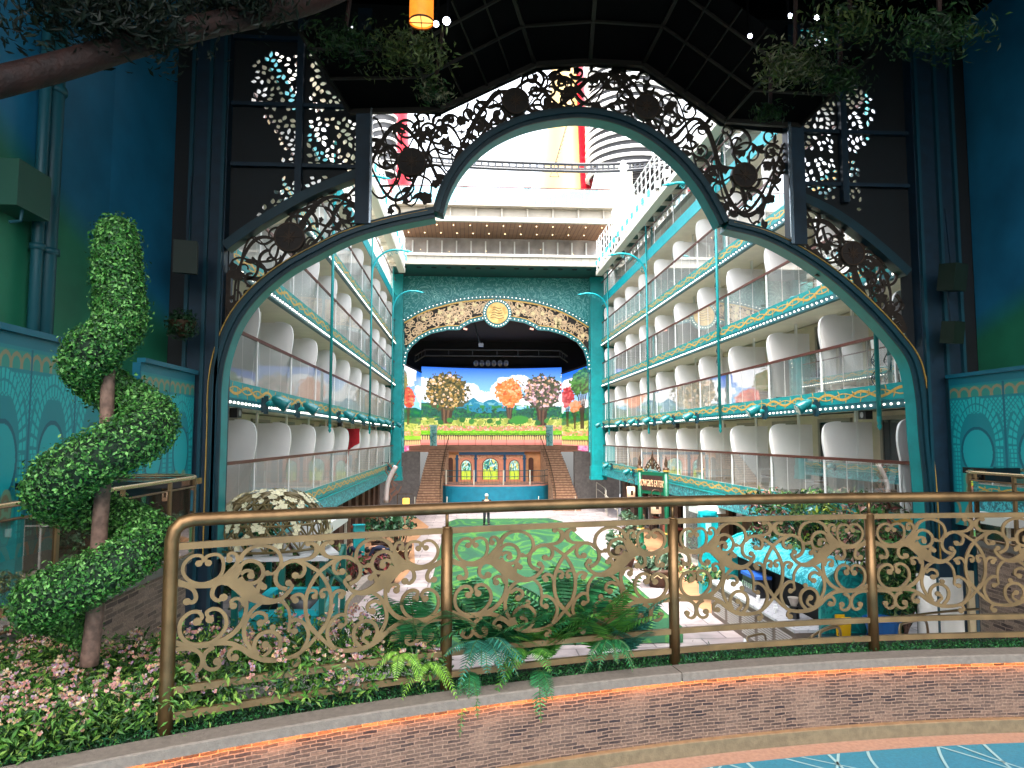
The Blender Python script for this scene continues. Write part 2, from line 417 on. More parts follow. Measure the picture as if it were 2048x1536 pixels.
# planting soil behind the coping
soil = M('planter_soil', '1d2415', .95, var=.4, scale=30, bump=.6)
tag(strip('planting_bed', [(OF, ZB - .02), (.0, ZB - .015), (.35, ZB - .02), (.36, ZB - .5)], soil, s0=-6), 'dark planting bed behind the curved coping', 'planting bed', kind='structure')
_b = [tuple(rc(s, ZB - .03, .3)) for s in np.linspace(-6, 0, 14)] + [(-1.3, 4.3, ZB - .03), (-1.6, 5.0, ZB - .03), (-9, 5.2, ZB - .03)]
bed2 = MB(); bed2.add(_b + [(-9, 5.2, 0), (-1.6, 5, 0), (-1.3, 4.3, 0)], [tuple(range(17)), (16, 15, 18, 17), (15, 14, 19, 18)])
tag(bed2.build('garden_bed', soil), kind='structure')

# ---------------- the railing ----------------
rl = thing('railing', rc(2.5, ZB), 'bronze railing with scrollwork panels and round handrail in the foreground', 'railing')
hz = ZB + 1.1
pts = [rc(0, ZB - .02)] + [rc(0, ZB + .3 * i) for i in (1, 2, 3)] + [rc(.0, hz - .1), rc(.012, hz - .05), rc(.045, hz - .014), rc(.1, hz)]
pts += [rc(s, hz) for s in np.linspace(.2, S1, 50)]
MB().tube(pts, .037, 16).build('handrail', bronze, rl, True)
for s in SP[1:]:
    p = MB(); p.tube([rc(s, ZB - .03), rc(s, ZB + .975)], .036, 16); p.build('post', bronze, rl, True)
    p = MB(); p.tube([rc(s, ZB + .97), rc(s, hz - .02)], .011, 10); p.lathe([(.0, .0), (.03, .0), (.03, .012), (.011, .014)], rc(s, ZB + .975), 14); p.build('baluster_pin', bronze, rl, True)
def railbar(s0, s1, z, h, t):
    V = []; F = []; n = 14; m = MB()
    for i in range(n + 1):
        s = s0 + (s1 - s0) * i / n
        V += [tuple(rc(s, z - h / 2, -t / 2)), tuple(rc(s, z + h / 2, -t / 2)), tuple(rc(s, z + h / 2, t / 2)), tuple(rc(s, z - h / 2, t / 2))]
    for i in range(n):
        for j in range(4): a = i * 4; F.append((a + j, a + 4 + j, a + 4 + (j + 1) % 4, a + (j + 1) % 4))
    m.add(V, F); return m
CV = [  # half panel read from the photo: points, width, blob radius start, end
 ([(197,262),(225,240),(215,212),(185,202),(145,212),(105,260),(100,320),(135,380),(200,412),(262,408),(330,370),(355,310),(350,240),(320,205),(280,202),(245,215),(240,240),(258,262)],20,24,24),
 ([(45,385),(130,418),(200,428),(290,425),(350,395),(410,335),(448,270),(440,215),(410,195),(385,210),(392,245)],[46,34,28,36,40,40,26,22,20,18,18],0,24),
 ([(120,420),(168,455),(186,510),(170,545),(130,538)],24,0,26),
 ([(340,395),(297,450),(290,510),(325,545),(362,525)],24,0,28),
 ([(462,262),(485,205),(535,165),(600,150),(670,165),(725,210),(745,280),(727,335),(690,368),(650,362)],[30,26,23,22,22,22,22,22,20,18],0,20),
 ([(300,405),(390,405),(455,440),(510,480),(580,545),(680,577),(750,560),(800,515),(825,470),(798,445)],[34,56,78,92,66,38,26,24,22,20],0,24),
 ([(390,420),(440,350),(470,285)],[44,46,28],0,0),
 ([(455,320),(490,275),(540,262),(595,288),(622,345),(608,400),(565,430),(500,425),(470,380)],24,0,0),
 ([(470,360),(505,335),(545,345),(540,375)],[24,22,22,20],0,26),
 ([(575,520),(590,470),(608,430),(628,465)],[40,26,18,18],0,24),
 ([(470,450),(508,560),(512,640),(490,720),(440,790),(370,838),(280,862),(180,865),(110,850),(40,815)],[60,30,24,26,28,30,34,34,30,34],0,0),
 ([(500,600),(480,555),(445,540),(412,560),(428,592)],[22,22,20,20,20],0,26),
 ([(200,690),(228,660),(205,620),(155,620),(108,660),(90,720),(103,790),(150,842),(220,862),(290,850),(350,800),(385,735),(378,665),(342,618),(295,605),(258,630),(278,680)],22,28,28),
 ([(60,880),(150,882),(215,915),(240,970),(228,1030),(190,1055),(150,1035),(150,1008)],[26,26,24,24,22,20,18,18],0,26),
 ([(310,885),(262,920),(245,975),(265,1032),(310,1052),(350,1028),(335,995)],[30,26,24,24,22,18,18],0,28),
 ([(250,868),(340,858),(420,872),(490,912),(570,975),(660,1015),(760,1020),(850,1002),(930,950),(1010,862),(1060,790)],[34,34,28,32,36,34,28,24,22,22,22],0,0),
 ([(740,330),(775,295),(840,278),(910,300),(970,340),(1010,368)],[24,24,24,24,24,24],0,0),
 ([(1010,368),(1060,440),(1095,520),(1108,600),(1100,700),(1065,795),(1010,862)],24,0,0),
 ([(760,300),(718,350),(708,420),(735,470),(790,495)],[24,24,24,24,28],0,0),
 ([(860,285),(900,312),(910,360),(885,400),(845,390)],22,0,26),
 ([(800,280),(880,275),(950,262),(990,225),(995,180),(965,150),(930,150)],[22,22,22,32,34,22,18],0,22),
 ([(620,580),(550,640),(508,740),(508,830),(545,910),(600,975)],24,0,0),
 ([(660,580),(740,575),(800,640),(815,730),(810,800),(850,815)],[24,22,20,18,18,18],0,24),
 ([(700,1005),(745,940),(748,860),(702,812),(640,808),(588,850),(575,915),(600,970)],24,0,0),
 ([(640,985),(682,950),(675,915),(650,900)],20,0,26),
 ([(700,812),(697,775)],18,0,22),
 ([(545,690),(590,657),(640,672),(650,715),(612,735)],22,0,26),
 ([(812,740),(860,727),(920,770),(948,850),(925,930),(885,990)],22,0,0),
 ([(925,610),(900,550),(862,538),(825,560),(850,582)],22,0,24),
 ([(920,570),(945,520),(985,515),(1000,540),(985,560)],20,0,22),
 ([(820,1008),(872,1012),(886,1050),(860,1062)],20,0,26),
 ([(500,920),(440,908),(408,945),(420,985),(450,978)],22,0,26),
]
def pu(x, y):
    return ((x - 68) / 1894 * (1 + .03 * (1010 - x) / 1010 * 0), (y - (152 - (x - 65) * .0225)) / (993 - (x - 65) * .0335))
def mapc(s0, s1):
    L = s1 - s0; zt, zb = ZB + .945, ZB + .235
    def mk(flip, off):
        def f(q):
            u, v = pu(q[0], q[1]); u = 1 - u if flip else u
            return rc(s0 + .034 + (L - .068) * u, zt + (zb - zt) * v, off)
        return f
    return mk
allSP = SP + [S1]
for k in range(4):
    s0, s1 = SP[k], allSP[k + 1]
    railbar(s0, s1, ZB + .963, .036, .03).build('top_bar', bronze_flat, rl)
    railbar(s0, s1, ZB + .215, .036, .03).build('lower_bar', bronze_flat, rl)
    railbar(s0, s1, ZB + .085, .036, .03).build('bottom_bar', bronze_flat, rl)
    mk = mapc(s0, s1); m = MB()
    for flip in (0, 1):
        f0, f1 = mk(flip, -.005), mk(flip, .005)
        for ci, (P, wd, b0, b1) in enumerate(CV):
            j = (ci % 7) * .0004 + flip * .0002
            f0, f1 = mk(flip, -.0045 - j), mk(flip, .0045 + j)
            wds = wd if isinstance(wd, int) else None
            Q = [p + ((wd if wds else wd[i]),) for i, p in enumerate(P)]
            Q = crom(Q, 5); m.rib([q[:2] for q in Q], [q[2] * 1.2 for q in Q], f0, f1)
            if b0: m.disc(P[0], b0, f0, f1, 12)
            if b1: m.disc(P[-1], b1, f0, f1, 12)
    m.build('scroll_panel', bronze_flat, rl)

# ---------------- greenery near the rail ----------------
leafm = MVC('leaf_green', .55, trans=.25)
petal = MVC('petal', .6, trans=.3)
G = lambda *a: [lin(x) for x in a]
def shell(n, f):  # n samples of f() -> (p, normal)
    a = [f() for _ in range(n)]; return np.array([x[0] for x in a]), np.array([x[1] for x in a])
def gc(n, s0, s1, o0, o1, h):
    return shell(n, lambda: (tuple(rc(U(s0, s1), ZB - .02 + abs(RNG.normal(0, h)), U(o0, o1))), (0, 0, 1)))
P, N = gc(30000, -5, S1, OF, .16, .022)
tag(leaves('ground_cover', P, N, .018, G('14401c', '1d5a28', '2a6b33', '0e3216', '3c7d3a'), leafm, jit=.9), kind='stuff')
P, N = gc(1500, -2, S1, OF + .02, .12, .045)
tag(leaves('low_grass', P, N, .035, G('1d5a38', '2c6b4a', '174a2c'), leafm, jit=1.5, aspect=.2), kind='stuff')
def flowerbed(name, n, region, hfun, label):
    """region() -> x,y ; mounds of leaves with small pink and cream blossoms"""
    Pl = []; Nl = []; Pf = []; Nf = []
    for _ in range(n):
        x, y, h = region(); b = (x, y); h += .07 if R_() < .12 else 0
        for i in range(16):
            a = U(0, 6.28); e = U(.1, 1.3); r = U(.03, .11)
            Pl.append((x + r * math.cos(a), y + r * math.sin(a), h + r * e - .06)); Nl.append((math.cos(a), math.sin(a), .9))
        if R_() < .17:
            for i in range(random.randint(3, 8)):
                a = U(0, 6.28); r = U(0, .04); c = (x + r * math.cos(a), y + r * math.sin(a) - .02, h + .03 + U(0, .07))
                for q in range(5):
                    t = q * 1.257 + a; Pf.append((c[0] + .008 * math.cos(t), c[1] + .008 * math.sin(t) - .003, c[2] + .004 * math.sin(t * 2))); Nf.append((math.cos(t) * .3, -1, .6))
    t = thing(name, (Pl[0][0], Pl[0][1], ZB), *label)
    leaves('foliage', Pl, Nl, .043, G('3a6422', '52802e', '284c1a', '7a9a40', '1c3c16', '4a7a2a'), leafm, t, aspect=.32, jit=.5)
    leaves('blossoms', Pf, Nf, .016, G('b8827a', 'c0a47c', 'b07468', 'bcae9c', '9c7c90', 'bc9868'), petal, t, aspect=.8, jit=.25, fold=.1)
    t['kind'] = 'stuff'; return t
def reg_left():
    while 1:
        px, py = U(-60, 330), U(1270, 1500)
        p = at(px, py, Z=ZB + .12)
        if math.hypot(p.x - CX, p.y - CY) < CR + OF + .05: continue
        if py > 1290 + (px - 60) * .02 and inpoly((px, py), [(-60, 1250), (60, 1290), (200, 1310), (330, 1290), (345, 1470), (180, 1490), (-60, 1530)]): return p.x, p.y, p.z + U(-.08, .08)
flowerbed('flower_bed', 1500, reg_left, None, ('mass of pink and cream blossoms spilling left of the railing end', 'flowers'))
def reg_rail():
    s = U(.0, SP[1] * .98); o = U(-.02, .42); h = ZB + U(.05, .30 - .1 * s / SP[1]) + (.18 * (o / .42))
    p = rc(s, h, o); return p.x, p.y, h
flowerbed('flower_hedge', 620, reg_rail, None, ('strip of pale blossoms growing behind the first railing panel', 'flowers'))
# ferns
fcol = [G('246c3a', '35864e', '1d5530'), G('4a8230', '6aa040', '3c7a2e'), G('2c6e5c', '3a8672', '225a48'), G('8cbb42', '9fd05a', '7aaa3c')]
def frond(mb_pts, mb_n, base, az, L, arch, droop):
    seg = 22; tip = []
    for i in range(seg):
        t = i / (seg - 1); r = L * t * math.cos(arch * (1 - t * .3)); z = L * (math.sin(arch) * t - droop * t * t)
        c = Vector(base) + Vector((math.cos(az) * r, math.sin(az) * r, z))
        tip.append(c)
    return tip
def fern(loc, label, n=11, L=.34, ci=0, az0=None, spread=6.28, arch=1.28, droop=.3):
    t = thing('fern', loc, label, 'fern', 'ferns along the foot of the railing'); mb = MB(); st = MB()
    for k in range(n):
        az = (az0 if az0 is not None else 0) + U(-spread / 2, spread / 2); l = L * U(.75, 1.15)
        tip = frond(None, None, loc, az, l, arch * U(.7, 1.3), droop * U(.6, 1.4)); st.tube(tip[::3] + [tip[-1]], .0025, 4)
        side0 = Vector((-math.sin(az), math.cos(az), 0))
        for i in range(2, len(tip) - 1):
            tt = i / len(tip); wl_ = l * .26 * math.sin(math.pi * min(1, tt * .86 + .12)) * (1.05 - .2 * tt); d = (tip[i + 1] - tip[i]).normalized()
            nrm = side0.cross(d).normalized()
            for sg in (-1, 1):
                e = tip[i] + side0 * sg * wl_ + d * wl_ * .35 - nrm * 0 - Vector((0, 0, wl_ * .25)); hw = d * l * .017
                q = (tip[i] + e) / 2 + Vector((0, 0, wl_ * .03))
                mb.add([tip[i] - hw * .7, q - hw, e, q + hw * .9, tip[i] + hw * .7], [(0, 1, 3, 4), (1, 2, 3)])
    me = bpy.data.meshes.new('fronds'); me.from_pydata(mb.v, [], mb.f); me.update()
    nv = len(mb.v); c4 = np.ones((nv, 4)); base = np.array(fcol[ci]); fi = RNG.integers(0, 3, nv // 5 + 1)
    c4[:, :3] = np.repeat(base[fi] * RNG.uniform(.75, 1.25, (len(fi), 1)), 5, 0)[:nv]
    a = me.color_attributes.new('Col', 'FLOAT_COLOR', 'POINT'); a.data.foreach_set('color', c4.reshape(-1))
    link('fronds', me, leafm, t); st.build('stems', M('fern_stem', '3c5a22', .6), t)
FE = [((830, 1195), .33, 0, 14, 'dark fern behind the railing left of the second post'), ((855, 1330), .22, 3, 4, 'small lime fern hanging at the left of the second post'),
      ((960, 1180), .32, 0, 13, 'dark fern just right of the second post'), ((965, 1290), .3, 2, 13, 'blue green fern drooping over the lower bars right of the second post'),
      ((1040, 1200), .3, 0, 12, 'dark upright fern left of the middle of the second panel'), ((1090, 1210), .3, 1, 12, 'yellow green fern in the middle of the second panel'),
      ((1150, 1190), .36, 0, 12, 'tall dark fern right of the middle of the second panel'), ((1200, 1200), .33, 1, 14, 'yellow green fern under the right half of the second panel'),
      ((1250, 1230), .3, 2, 14, 'blue green fern close to the third post'), ((1060, 1310), .3, 1, 7, 'green fern spilling over the coping below the second panel'),
      ((1075, 1350), .26, 0, 4, 'dark frond hanging in front of the stone wall'), ((940, 1345), .2, 0, 6, 'short dark fern hanging over the coping right of the second post'),
      ((1220, 1285), .22, 0, 9, 'bushy dark fern low beside the third post'), ((800, 1310), .22, 3, 4, 'pale fern tip among the blossoms of the first panel')]
for (px, py), L, ci, n, lb in FE:
    s = s_of(px, 1018); low = py > 1280
    base = at(px, py, Y=rc(s, 0, -.03 if low else .16).y); base.z = max(min(base.z, ZB + .3), ZB + .06) if low else ZB + .06 + (.08 if py < 1200 else 0)
    if py > 1340: fern(base, lb, n, L, ci, az0=-1.6, spread=1.0, arch=.5, droop=1.5)
    elif low: fern(base, lb, n, L, ci, az0=-1.6, spread=2.6, arch=.8, droop=1.1)
    else: fern(base, lb, n + 2, L * 1.8, ci)
# ---------------- topiary ----------------
TY = 4.15
def tp(px, py): return at(px, py, Y=TY)
tr = thing('spiral_topiary', (tp(185, 1300).x, TY, ZB - .02), 'tall spiral clipped topiary with a bare trunk standing at the left', 'topiary')
axis = [tp(178, 1330), tp(192, 1200), tp(200, 1050), tp(212, 900), tp(216, 760), tp(228, 600), tp(232, 480)]
bark = M('bark', '6b5245', .85, var=.35, scale=22, bump=.6)
MB().tube(crom([tuple(p) for p in axis], 5), [.048 - .0006 * i for i in range(31)], 12).build('trunk', bark, tr, True)
def axz(z):
    for a, b in zip(axis[:-1], axis[1:]):
        if a.z <= z <= b.z: return a.lerp(b, (z - a.z) / (b.z - a.z))
    return axis[-1] if z > axis[-1].z else axis[0]
# helix centre line: right extremes at y 850 and 1090, left extremes at 1000 and 1215, front between
KEY = [(690, -1.9, .06, .2), (745, -3.14 , .09, .18), (800, -4.71 + 3.9, .16, .16)]
hel = []
Ys = [(1290, 2.8, .14, .12), (1215, math.pi, .26, .165), (1155, -math.pi / 2 + 2 * math.pi, .22, .18), (1090, 2 * math.pi, .24, .165), (1045, 2 * math.pi + math.pi / 2, .2, .15), (995, 3 * math.pi, .22, .19), (925, 3.5 * math.pi, .2, .2), (855, 4 * math.pi, .21, .2), (790, 4.5 * math.pi, .14, .17), (735, 5 * math.pi, .1, .17), (690, 5.5 * math.pi, .07, .19), (640, 6 * math.pi, .04, .205), (580, 6.3 * math.pi, .03, .2), (520, 6.5 * math.pi, .02, .19), (470, 6.6 * math.pi, .01, .16)]
Ys[0] = (1285, 2.2, .16, .1)
for y, a, r, tr_ in crom(Ys, 8):
    r += .025 if y > 700 else .0; tr_ *= .78 if y > 700 else .66
    z = tp(200, y).z; c = axz(z); hel.append((c.x + r * math.cos(a), c.y + r * math.sin(a), z, tr_))
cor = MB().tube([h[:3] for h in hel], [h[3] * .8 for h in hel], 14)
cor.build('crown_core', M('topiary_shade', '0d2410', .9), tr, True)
Pt = []; Nt = []
H = np.array(hel)
for i in range(80000):
    k = RNG.integers(0, len(hel) - 1); t = R_(); c = H[k] * (1 - t) + H[k + 1] * t
    if i % 40 == 0: k = len(hel) - 2; c = H[k + 1]
    n = RNG.normal(0, 1, 3); n /= np.linalg.norm(n); rr = c[3] * U(.84, 1.08) + (U(.0, .045) if R_() < .1 else 0)
    p = c[:3] + n * rr
    Pt.append(p); Nt.append(n)
Pt = np.array(Pt); Nt = np.array(Nt)
# drop those buried in the tube
keep = []
for i in range(0, len(Pt), 2000):
    d = np.linalg.norm(Pt[i:i + 2000, None, :] - H[None, :, :3], axis=2) - H[None, :, 3] * .8
    keep += list((d.min(1) > 0))
keep = np.array(keep)
leaves('crown', Pt[keep], Nt[keep], .024, G('1e4a1a', '2c641f', '3c7c2c', '5c9440', '1b4018', '74a858', '2a5a1c'), leafm, tr, aspect=.55, jit=.5)

# ---------------- side platforms, panels and mural walls ----------------
XL, XR = -4.78, 9.05
def panelimg(nb, W=130, Hh=260):
    """arched trellis wallpaper of the teal panels, nb arch bays"""
    Hn = Hh; Wn = W * nb; im = np.zeros((Hn, Wn, 3)); base = srgb((14, 128, 138)); lite = srgb((30, 176, 178)); tan = srgb((140, 134, 104)); dk = srgb((10, 92, 108))
    yy, xx = np.mgrid[0:Hn, 0:Wn]; u = (xx % W) / W; v = yy / Hn * 2.0
    im[:] = base; asp = 1.0
    top = v < .1; im[top] = srgb((12, 110, 128))
    fr = (v > .13) & (v < .27); ph = (u * 5) % 1; ring = np.abs(np.hypot((ph - .5) * .9, (v - .24) * 5) - .42)
    im[fr] = srgb((48, 140, 128)); im[fr & (ring < .09)] = tan
    la = (v > .3) & (v < .5); a = ((u * 14 + v * 14) % 1); b = ((u * 14 - v * 14) % 1)
    im[la & (a > .25) & (b > .25)] = lite
    cx_, cy_ = .5, .98; d = np.hypot((u - cx_) , (v - .92) * .72)
    arch = (v > .5) & (v < .95); im[arch & (d > .5)] = base
    la2 = (v >= .5) & (v < .8) & (d > .5); im[la2 & (a > .25) & (b > .25)] = lite
    ang = np.arctan2((v - .92) * .72, u - cx_); ringb = (d > .33) & (d < .46) & (v < .95)
    im[ringb] = base; im[ringb & ((ang * 9 / math.pi * 2) % 1 > .3) & (np.abs(d - .395) > .008)] = lite
    side = (v >= .95) & (v < 1.62) & (((u > .05) & (u < .17)) | ((u > .83) & (u < .95)))
    im[side & ((v * 18) % 1 > .25) & ((u * 18) % 1 > .25)] = lite
    ov = np.hypot((u - .5) / .27, (v - 1.0) / .29); im[(ov < 1.14)] = dk; im[ov < 1] = srgb((24, 158, 164))
    box = (v > 1.27) & (v < 1.62) & (u > .2) & (u < .8); im[box] = srgb((30, 150, 140)); im[box & (np.abs(u - .5) < .04)] = dk
    for sx in (.36, .64):
        for sy in (1.36, 1.53):
            dd = np.hypot((u - sx), (v - sy) * .8); an = np.arctan2(v - sy, u - sx); sp = np.abs(((dd * 12 + an / 6.283) % 1) - .5) < .22
            im[(dd < .115)] = srgb((110, 150, 120)); im[(dd < .115) & sp] = tan * .7
    low = v > 1.66; im[low] = srgb((20, 146, 150)); wv = np.abs(np.hypot((u - .5) , (v - 2.0) * .8) - .3) < .03; im[low & wv] = tan
    wv = np.abs(np.hypot(np.minimum(u, 1 - u), (v - 1.8) * .8) - .12) < .025; im[low & wv] = tan
    ed = (u < .02) | (u > .98); im[ed & (v > .1)] = srgb((10, 100, 118))
    return np.clip(im * 1.2, 0, .8)
pmat = MVC('printed_panel', .42)
def panel_wall(name, X, ya, yb, z0, z1, nb, label, sgn):
    t = thing(name, (X, (ya + yb) / 2, z0), label, 'wall panel')
    im = panelimg(nb)
    grid_paint('printed_face', lambda u, v: (X, (ya + (yb - ya) * u) if sgn < 0 else (yb + (ya - yb) * u), z0 + (z1 - z0) * v), 0, 0, im, pmat, t)
    b = MB(); x0, x1 = (X - .12, X - .004) if sgn < 0 else (X + .004, X + .12); b.box(x0, x1, ya, yb, z0, z1)
    b.box(X - .06, X + .06, ya, yb, z1 + .002, z1 + .07); b.build('frame', M('teal_frame', '0e6e86', .45), t)
for i, (a, b, n) in enumerate(((10.55, 12.6, 2), (7.1, 9.75, 3), (3.9, 7.0, 3))):
    panel_wall('trellis_panel', XL, a, b, 4.02 - .6, 6.1, n, ['teal trellis print panel on the left next to the arch column', 'teal trellis print panel behind the spiral topiary', 'teal trellis print panel cut by the left edge of the picture'][i], -1)
panel_wall('trellis_panel', XR, 8.6, 12.6, 3.4, 6.1, 3, 'teal trellis print panel on the right beside the arch column', 1)
panel_wall('trellis_panel', XR, 4.5, 8.5, 3.4, 6.1, 3, 'teal trellis print panel beyond the right edge of the picture', 1)
mur = bpy.data.materials.new('mural_paint'); mur.use_nodes = True; n = mur.node_tree; b = n.nodes['Principled BSDF']
ge = n.nodes.new('ShaderNodeNewGeometry'); sx = n.nodes.new('ShaderNodeSeparateXYZ'); n.links.new(ge.outputs['Position'], sx.inputs[0])
m1 = n.nodes.new('ShaderNodeMath'); m1.operation = 'MULTIPLY_ADD'; m1.inputs[1].default_value = .35; n.links.new(sx.outputs[1], m1.inputs[0]); n.links.new(sx.outputs[2], m1.inputs[2])
nn = n.nodes.new('ShaderNodeTexNoise'); nn.inputs['Scale'].default_value = .5; m2 = n.nodes.new('ShaderNodeMath'); m2.operation = 'MULTIPLY_ADD'; m2.inputs[1].default_value = 1.2; n.links.new(nn.outputs[0], m2.inputs[0]); n.links.new(m1.outputs[0], m2.inputs[2])
rp = n.nodes.new('ShaderNodeValToRGB'); rp.color_ramp.elements[0].position = .545; rp.color_ramp.elements[1].position = .57
rp.color_ramp.elements[0].color = lin('2a8060') + [1]; rp.color_ramp.elements[1].color = lin('22769c') + [1]
md = n.nodes.new('ShaderNodeMath'); md.operation = 'MULTIPLY'; md.inputs[1].default_value = 1 / 22.; n.links.new(m2.outputs[0], md.inputs[0])
n.links.new(md.outputs[0], rp.inputs[0]); b.inputs['Roughness'].default_value = .5
n4 = n.nodes.new('ShaderNodeTexNoise'); n4.inputs['Scale'].default_value = 1.1; n4.inputs['Detail'].default_value = 9; n.links.new(ge.outputs['Position'], n4.inputs['Vector'])
ov = n.nodes.new('ShaderNodeMix'); ov.data_type = 'RGBA'; ov.blend_type = 'OVERLAY'; ov.inputs['Factor'].default_value = .6
n.links.new(rp.outputs[0], ov.inputs['A']); n.links.new(n4.outputs[0], ov.inputs['B']); n.links.new(ov.outputs['Result'], b.inputs['Base Color'])
pc = at(215, 500, Y=11.2); pa = at(372, 500, Y=12.9)
b = MB(); b.add([(pc.x, -3, 2), (pc.x, 11.2, 2), (pa.x - .3, 12.99, 2), (pc.x, -3, 15), (pc.x, 11.2, 15), (pa.x - .3, 12.99, 15), (pc.x - 1.5, -3, 2), (pc.x - 1.5, 12.99, 2), (pc.x - 1.5, -3, 15), (pc.x - 1.5, 12.99, 15)], [(0, 1, 4, 3), (1, 2, 5, 4), (6, 8, 9, 7), (3, 4, 5, 9, 8), (0, 3, 8, 6)])
tag(b.build('mural_wall', mur, origin=False), 'dark wall painted blue over green on the left', 'wall')
b = MB().box(XR + .9, XR + 2.2, -3, 12.98, 2, 15); tag(b.build('mural_wall', mur, origin=False), 'dark wall painted blue over green on the right', 'wall')
# pipes and wall boxes
pipe = M('painted_pipe', '1b5560', .45)
for px, X0, lb, r in ((95, pc.x + .12, 'thick painted downpipe on the left mural wall', .11), (74, pc.x + .14, 'painted service pipe nearest the left picture edge', .07)):
    p = at(px, 500, X=X0); m = MB(); m.tube([(X0, p.y, 3.5), (X0, p.y, 13)], r, 12)
    for z in (5.6, 7.4, 9.6): m.tube([(X0, p.y, z), (X0, p.y, z + .08)], r * 1.3, 12)
    tag(m.build('pipe', pipe, smooth=True), lb, 'pipe')
p = at(40, 380, X=pc.x + .2); m = thing('wall_box', (pc.x + .2, p.y, p.z - .4), 'green metal box fixed high on the left wall', 'electrical box')
MB().box(pc.x + .004, pc.x + .36, p.y - .3, p.y + .35, p.z - .28, p.z + .28).build('housing', M('box_green', '2a5c4c', .5), m); MB().tube([(pc.x + .3, p.y - .1, p.z - .28), (pc.x + .3, p.y - .12, p.z - .42), (pc.x + .22, p.y - .2, p.z - .46)], .02, 8).build('cable', pipe, m)
def wspk(px, py, X, lb, s=1):
    p = at(px, py, X=X); t = thing('wall_speaker', p, lb, 'speaker')
    q = MB().obox(p, (.3 * s, .3 * s, .45 * s), rz=.3, rx=.15); q.build('cabinet', M('speaker_green', '14261c', .6), t)
    q = MB().bar(p + Vector((0, .02, .2 * s)), p + Vector((0, .1, 1.2 * s)), .03).build('bracket', navy, t)
wspk(372, 515, -4.75, 'square speaker hanging left of the arch above the planter box', 1.2)
wspk(1905, 555, 8.9, 'square speaker hanging high at the right of the arch', 1.1)
wspk(1905, 665, 8.9, 'smaller speaker below the square one at the right of the arch', .9)
p = at(365, 650, X=-4.75); t = thing('hanging_planter', p, 'dark bushy plant basket hanging left of the arch', 'planter')
MB().lathe([(.05, -.2), (.2, 0), (.22, .06)], p, 12).build('basket', bronze_dk, t)
P, N = shell(700, lambda: ((lambda n: (p + n * U(.12, .26) * Vector((1.2, 1, .9)).length * .6, n))(Vector((U(-1, 1), U(-1, 1), U(-.8, 1))).normalized())))
leaves('foliage', P, N, .07, G('16381c', '1f4a24'), leafm, t)
# side balustrades (lookout platforms)
def platform(side, lab, lab2):
    sg = side; x = -3.0 if sg < 0 else 6.4
    ye = 8.45 if sg < 0 else 9.0
    path = [(x - .25 * -sg * 0, 1.5), (x, 4), (x, 6), (x, ye - .7)]
    arc = [(x + sg * .55 - sg * .55 * math.cos(a), ye - .55 + .55 * math.sin(a)) for a in np.linspace(0, math.pi / 2, 9)]
    end = [(x + sg * 1.7, ye)]
    P2 = [(x, y) for y in np.linspace(.5, ye - .6, 16)] + arc + end
    zf = 3.72; zt = 4.56
    t = thing('balustrade', (x, ye - 1, zf), lab, 'balustrade')
    MB().tube([(a, b, zt) for a, b in P2], .022, 10).build('handrail', M('polished_rail', 'b8a27c', .25, metal=.8), t, True)
    MB().tube([(a, b, zt - .1) for a, b in P2], .01, 8).tube([(a, b, zf + .02) for a, b in P2], .014, 8).build('rail_bars', bronze, t, True)
    m = MB(); k = len(P2)
    for i, (a, b) in enumerate(P2): m.v += [(a, b, zf), (a, b, zt - .11)]
    for i in range(k - 1): m.f.append((2 * i, 2 * i + 2, 2 * i + 3, 2 * i + 1))
    m.build('infill_panel', MGLASS('smoky_glass', (.3, .26, .18), refl=.2, base=.3, dc=(.10, .085, .06)), t)
    for i in list(range(0, 16, 2)) + [18, 22]:
        a, b = P2[i]; MB().obox((a, b, (zf + zt) / 2 - .02), (.03, .04, zt - zf)).build('post', bronze_flat, t)
    # platform body below: stone drum wall
    w_ = thing('stone_wall', (x, ye - 1, 0), lab2, 'wall')
    m = MB(); bx = [(a + sg * .04, b - .04) for a, b in P2]
    for a, b in bx: m.v += [(a, b, 0), (a, b, zf - .08)]
    for i in range(k - 1): m.f.append((2 * i, 2 * i + 2, 2 * i + 3, 2 * i + 1))
    me = bpy.data.meshes.new('stone_face'); me.from_pydata(m.v, [], m.f); ul = me.uv_layers.new(name='UVMap'); acc = [0]
    for i in range(1, k): acc.append(acc[-1] + math.hypot(bx[i][0] - bx[i - 1][0], bx[i][1] - bx[i - 1][1]))
    for pp in me.polygons:
        for li in pp.loop_indices: vi = me.loops[li].vertex_index; ul.data[li].uv = (acc[vi // 2], m.v[vi][2])
    link('stone_face', me, stone2, w_)
    m = MB(); 
    for a, b in P2: m.v += [(a, b, zf - .08), (a, b, zf), (a + sg * 6, b, zf)]
    for i in range(k - 1): m.f += [(3 * i, 3 * i + 3, 3 * i + 4, 3 * i + 1), (3 * i + 1, 3 * i + 4, 3 * i + 5, 3 * i + 2)]
    m.build('platform_edge', M('grey_trim', '6a655f', .6), w_)
stone2 = brickmat('stone_cladding', '3a2c2a', '9a8270', '8f7a6a', bw=.2, rh=.045, ms=.006, bump=.7)
platform(-1, 'smoky glass lookout balustrade with rounded end on the left', 'stone clad drum wall under the left lookout')
platform(1, 'smoky glass lookout balustrade with rounded end on the right', 'stone clad drum wall under the right lookout')
p = at(310, 975, Y=8.3); tag(MB().obox((p.x - .3, 8.0, 4.5), (1.6, .8, .07), rz=.1).obox((p.x - .3, 8.05, 4.32), (1.2, .6, .3)).build('counter_top', M('black_gloss', '0a0c12', .1)), 'black glossy counter behind the left lookout rail', 'counter')
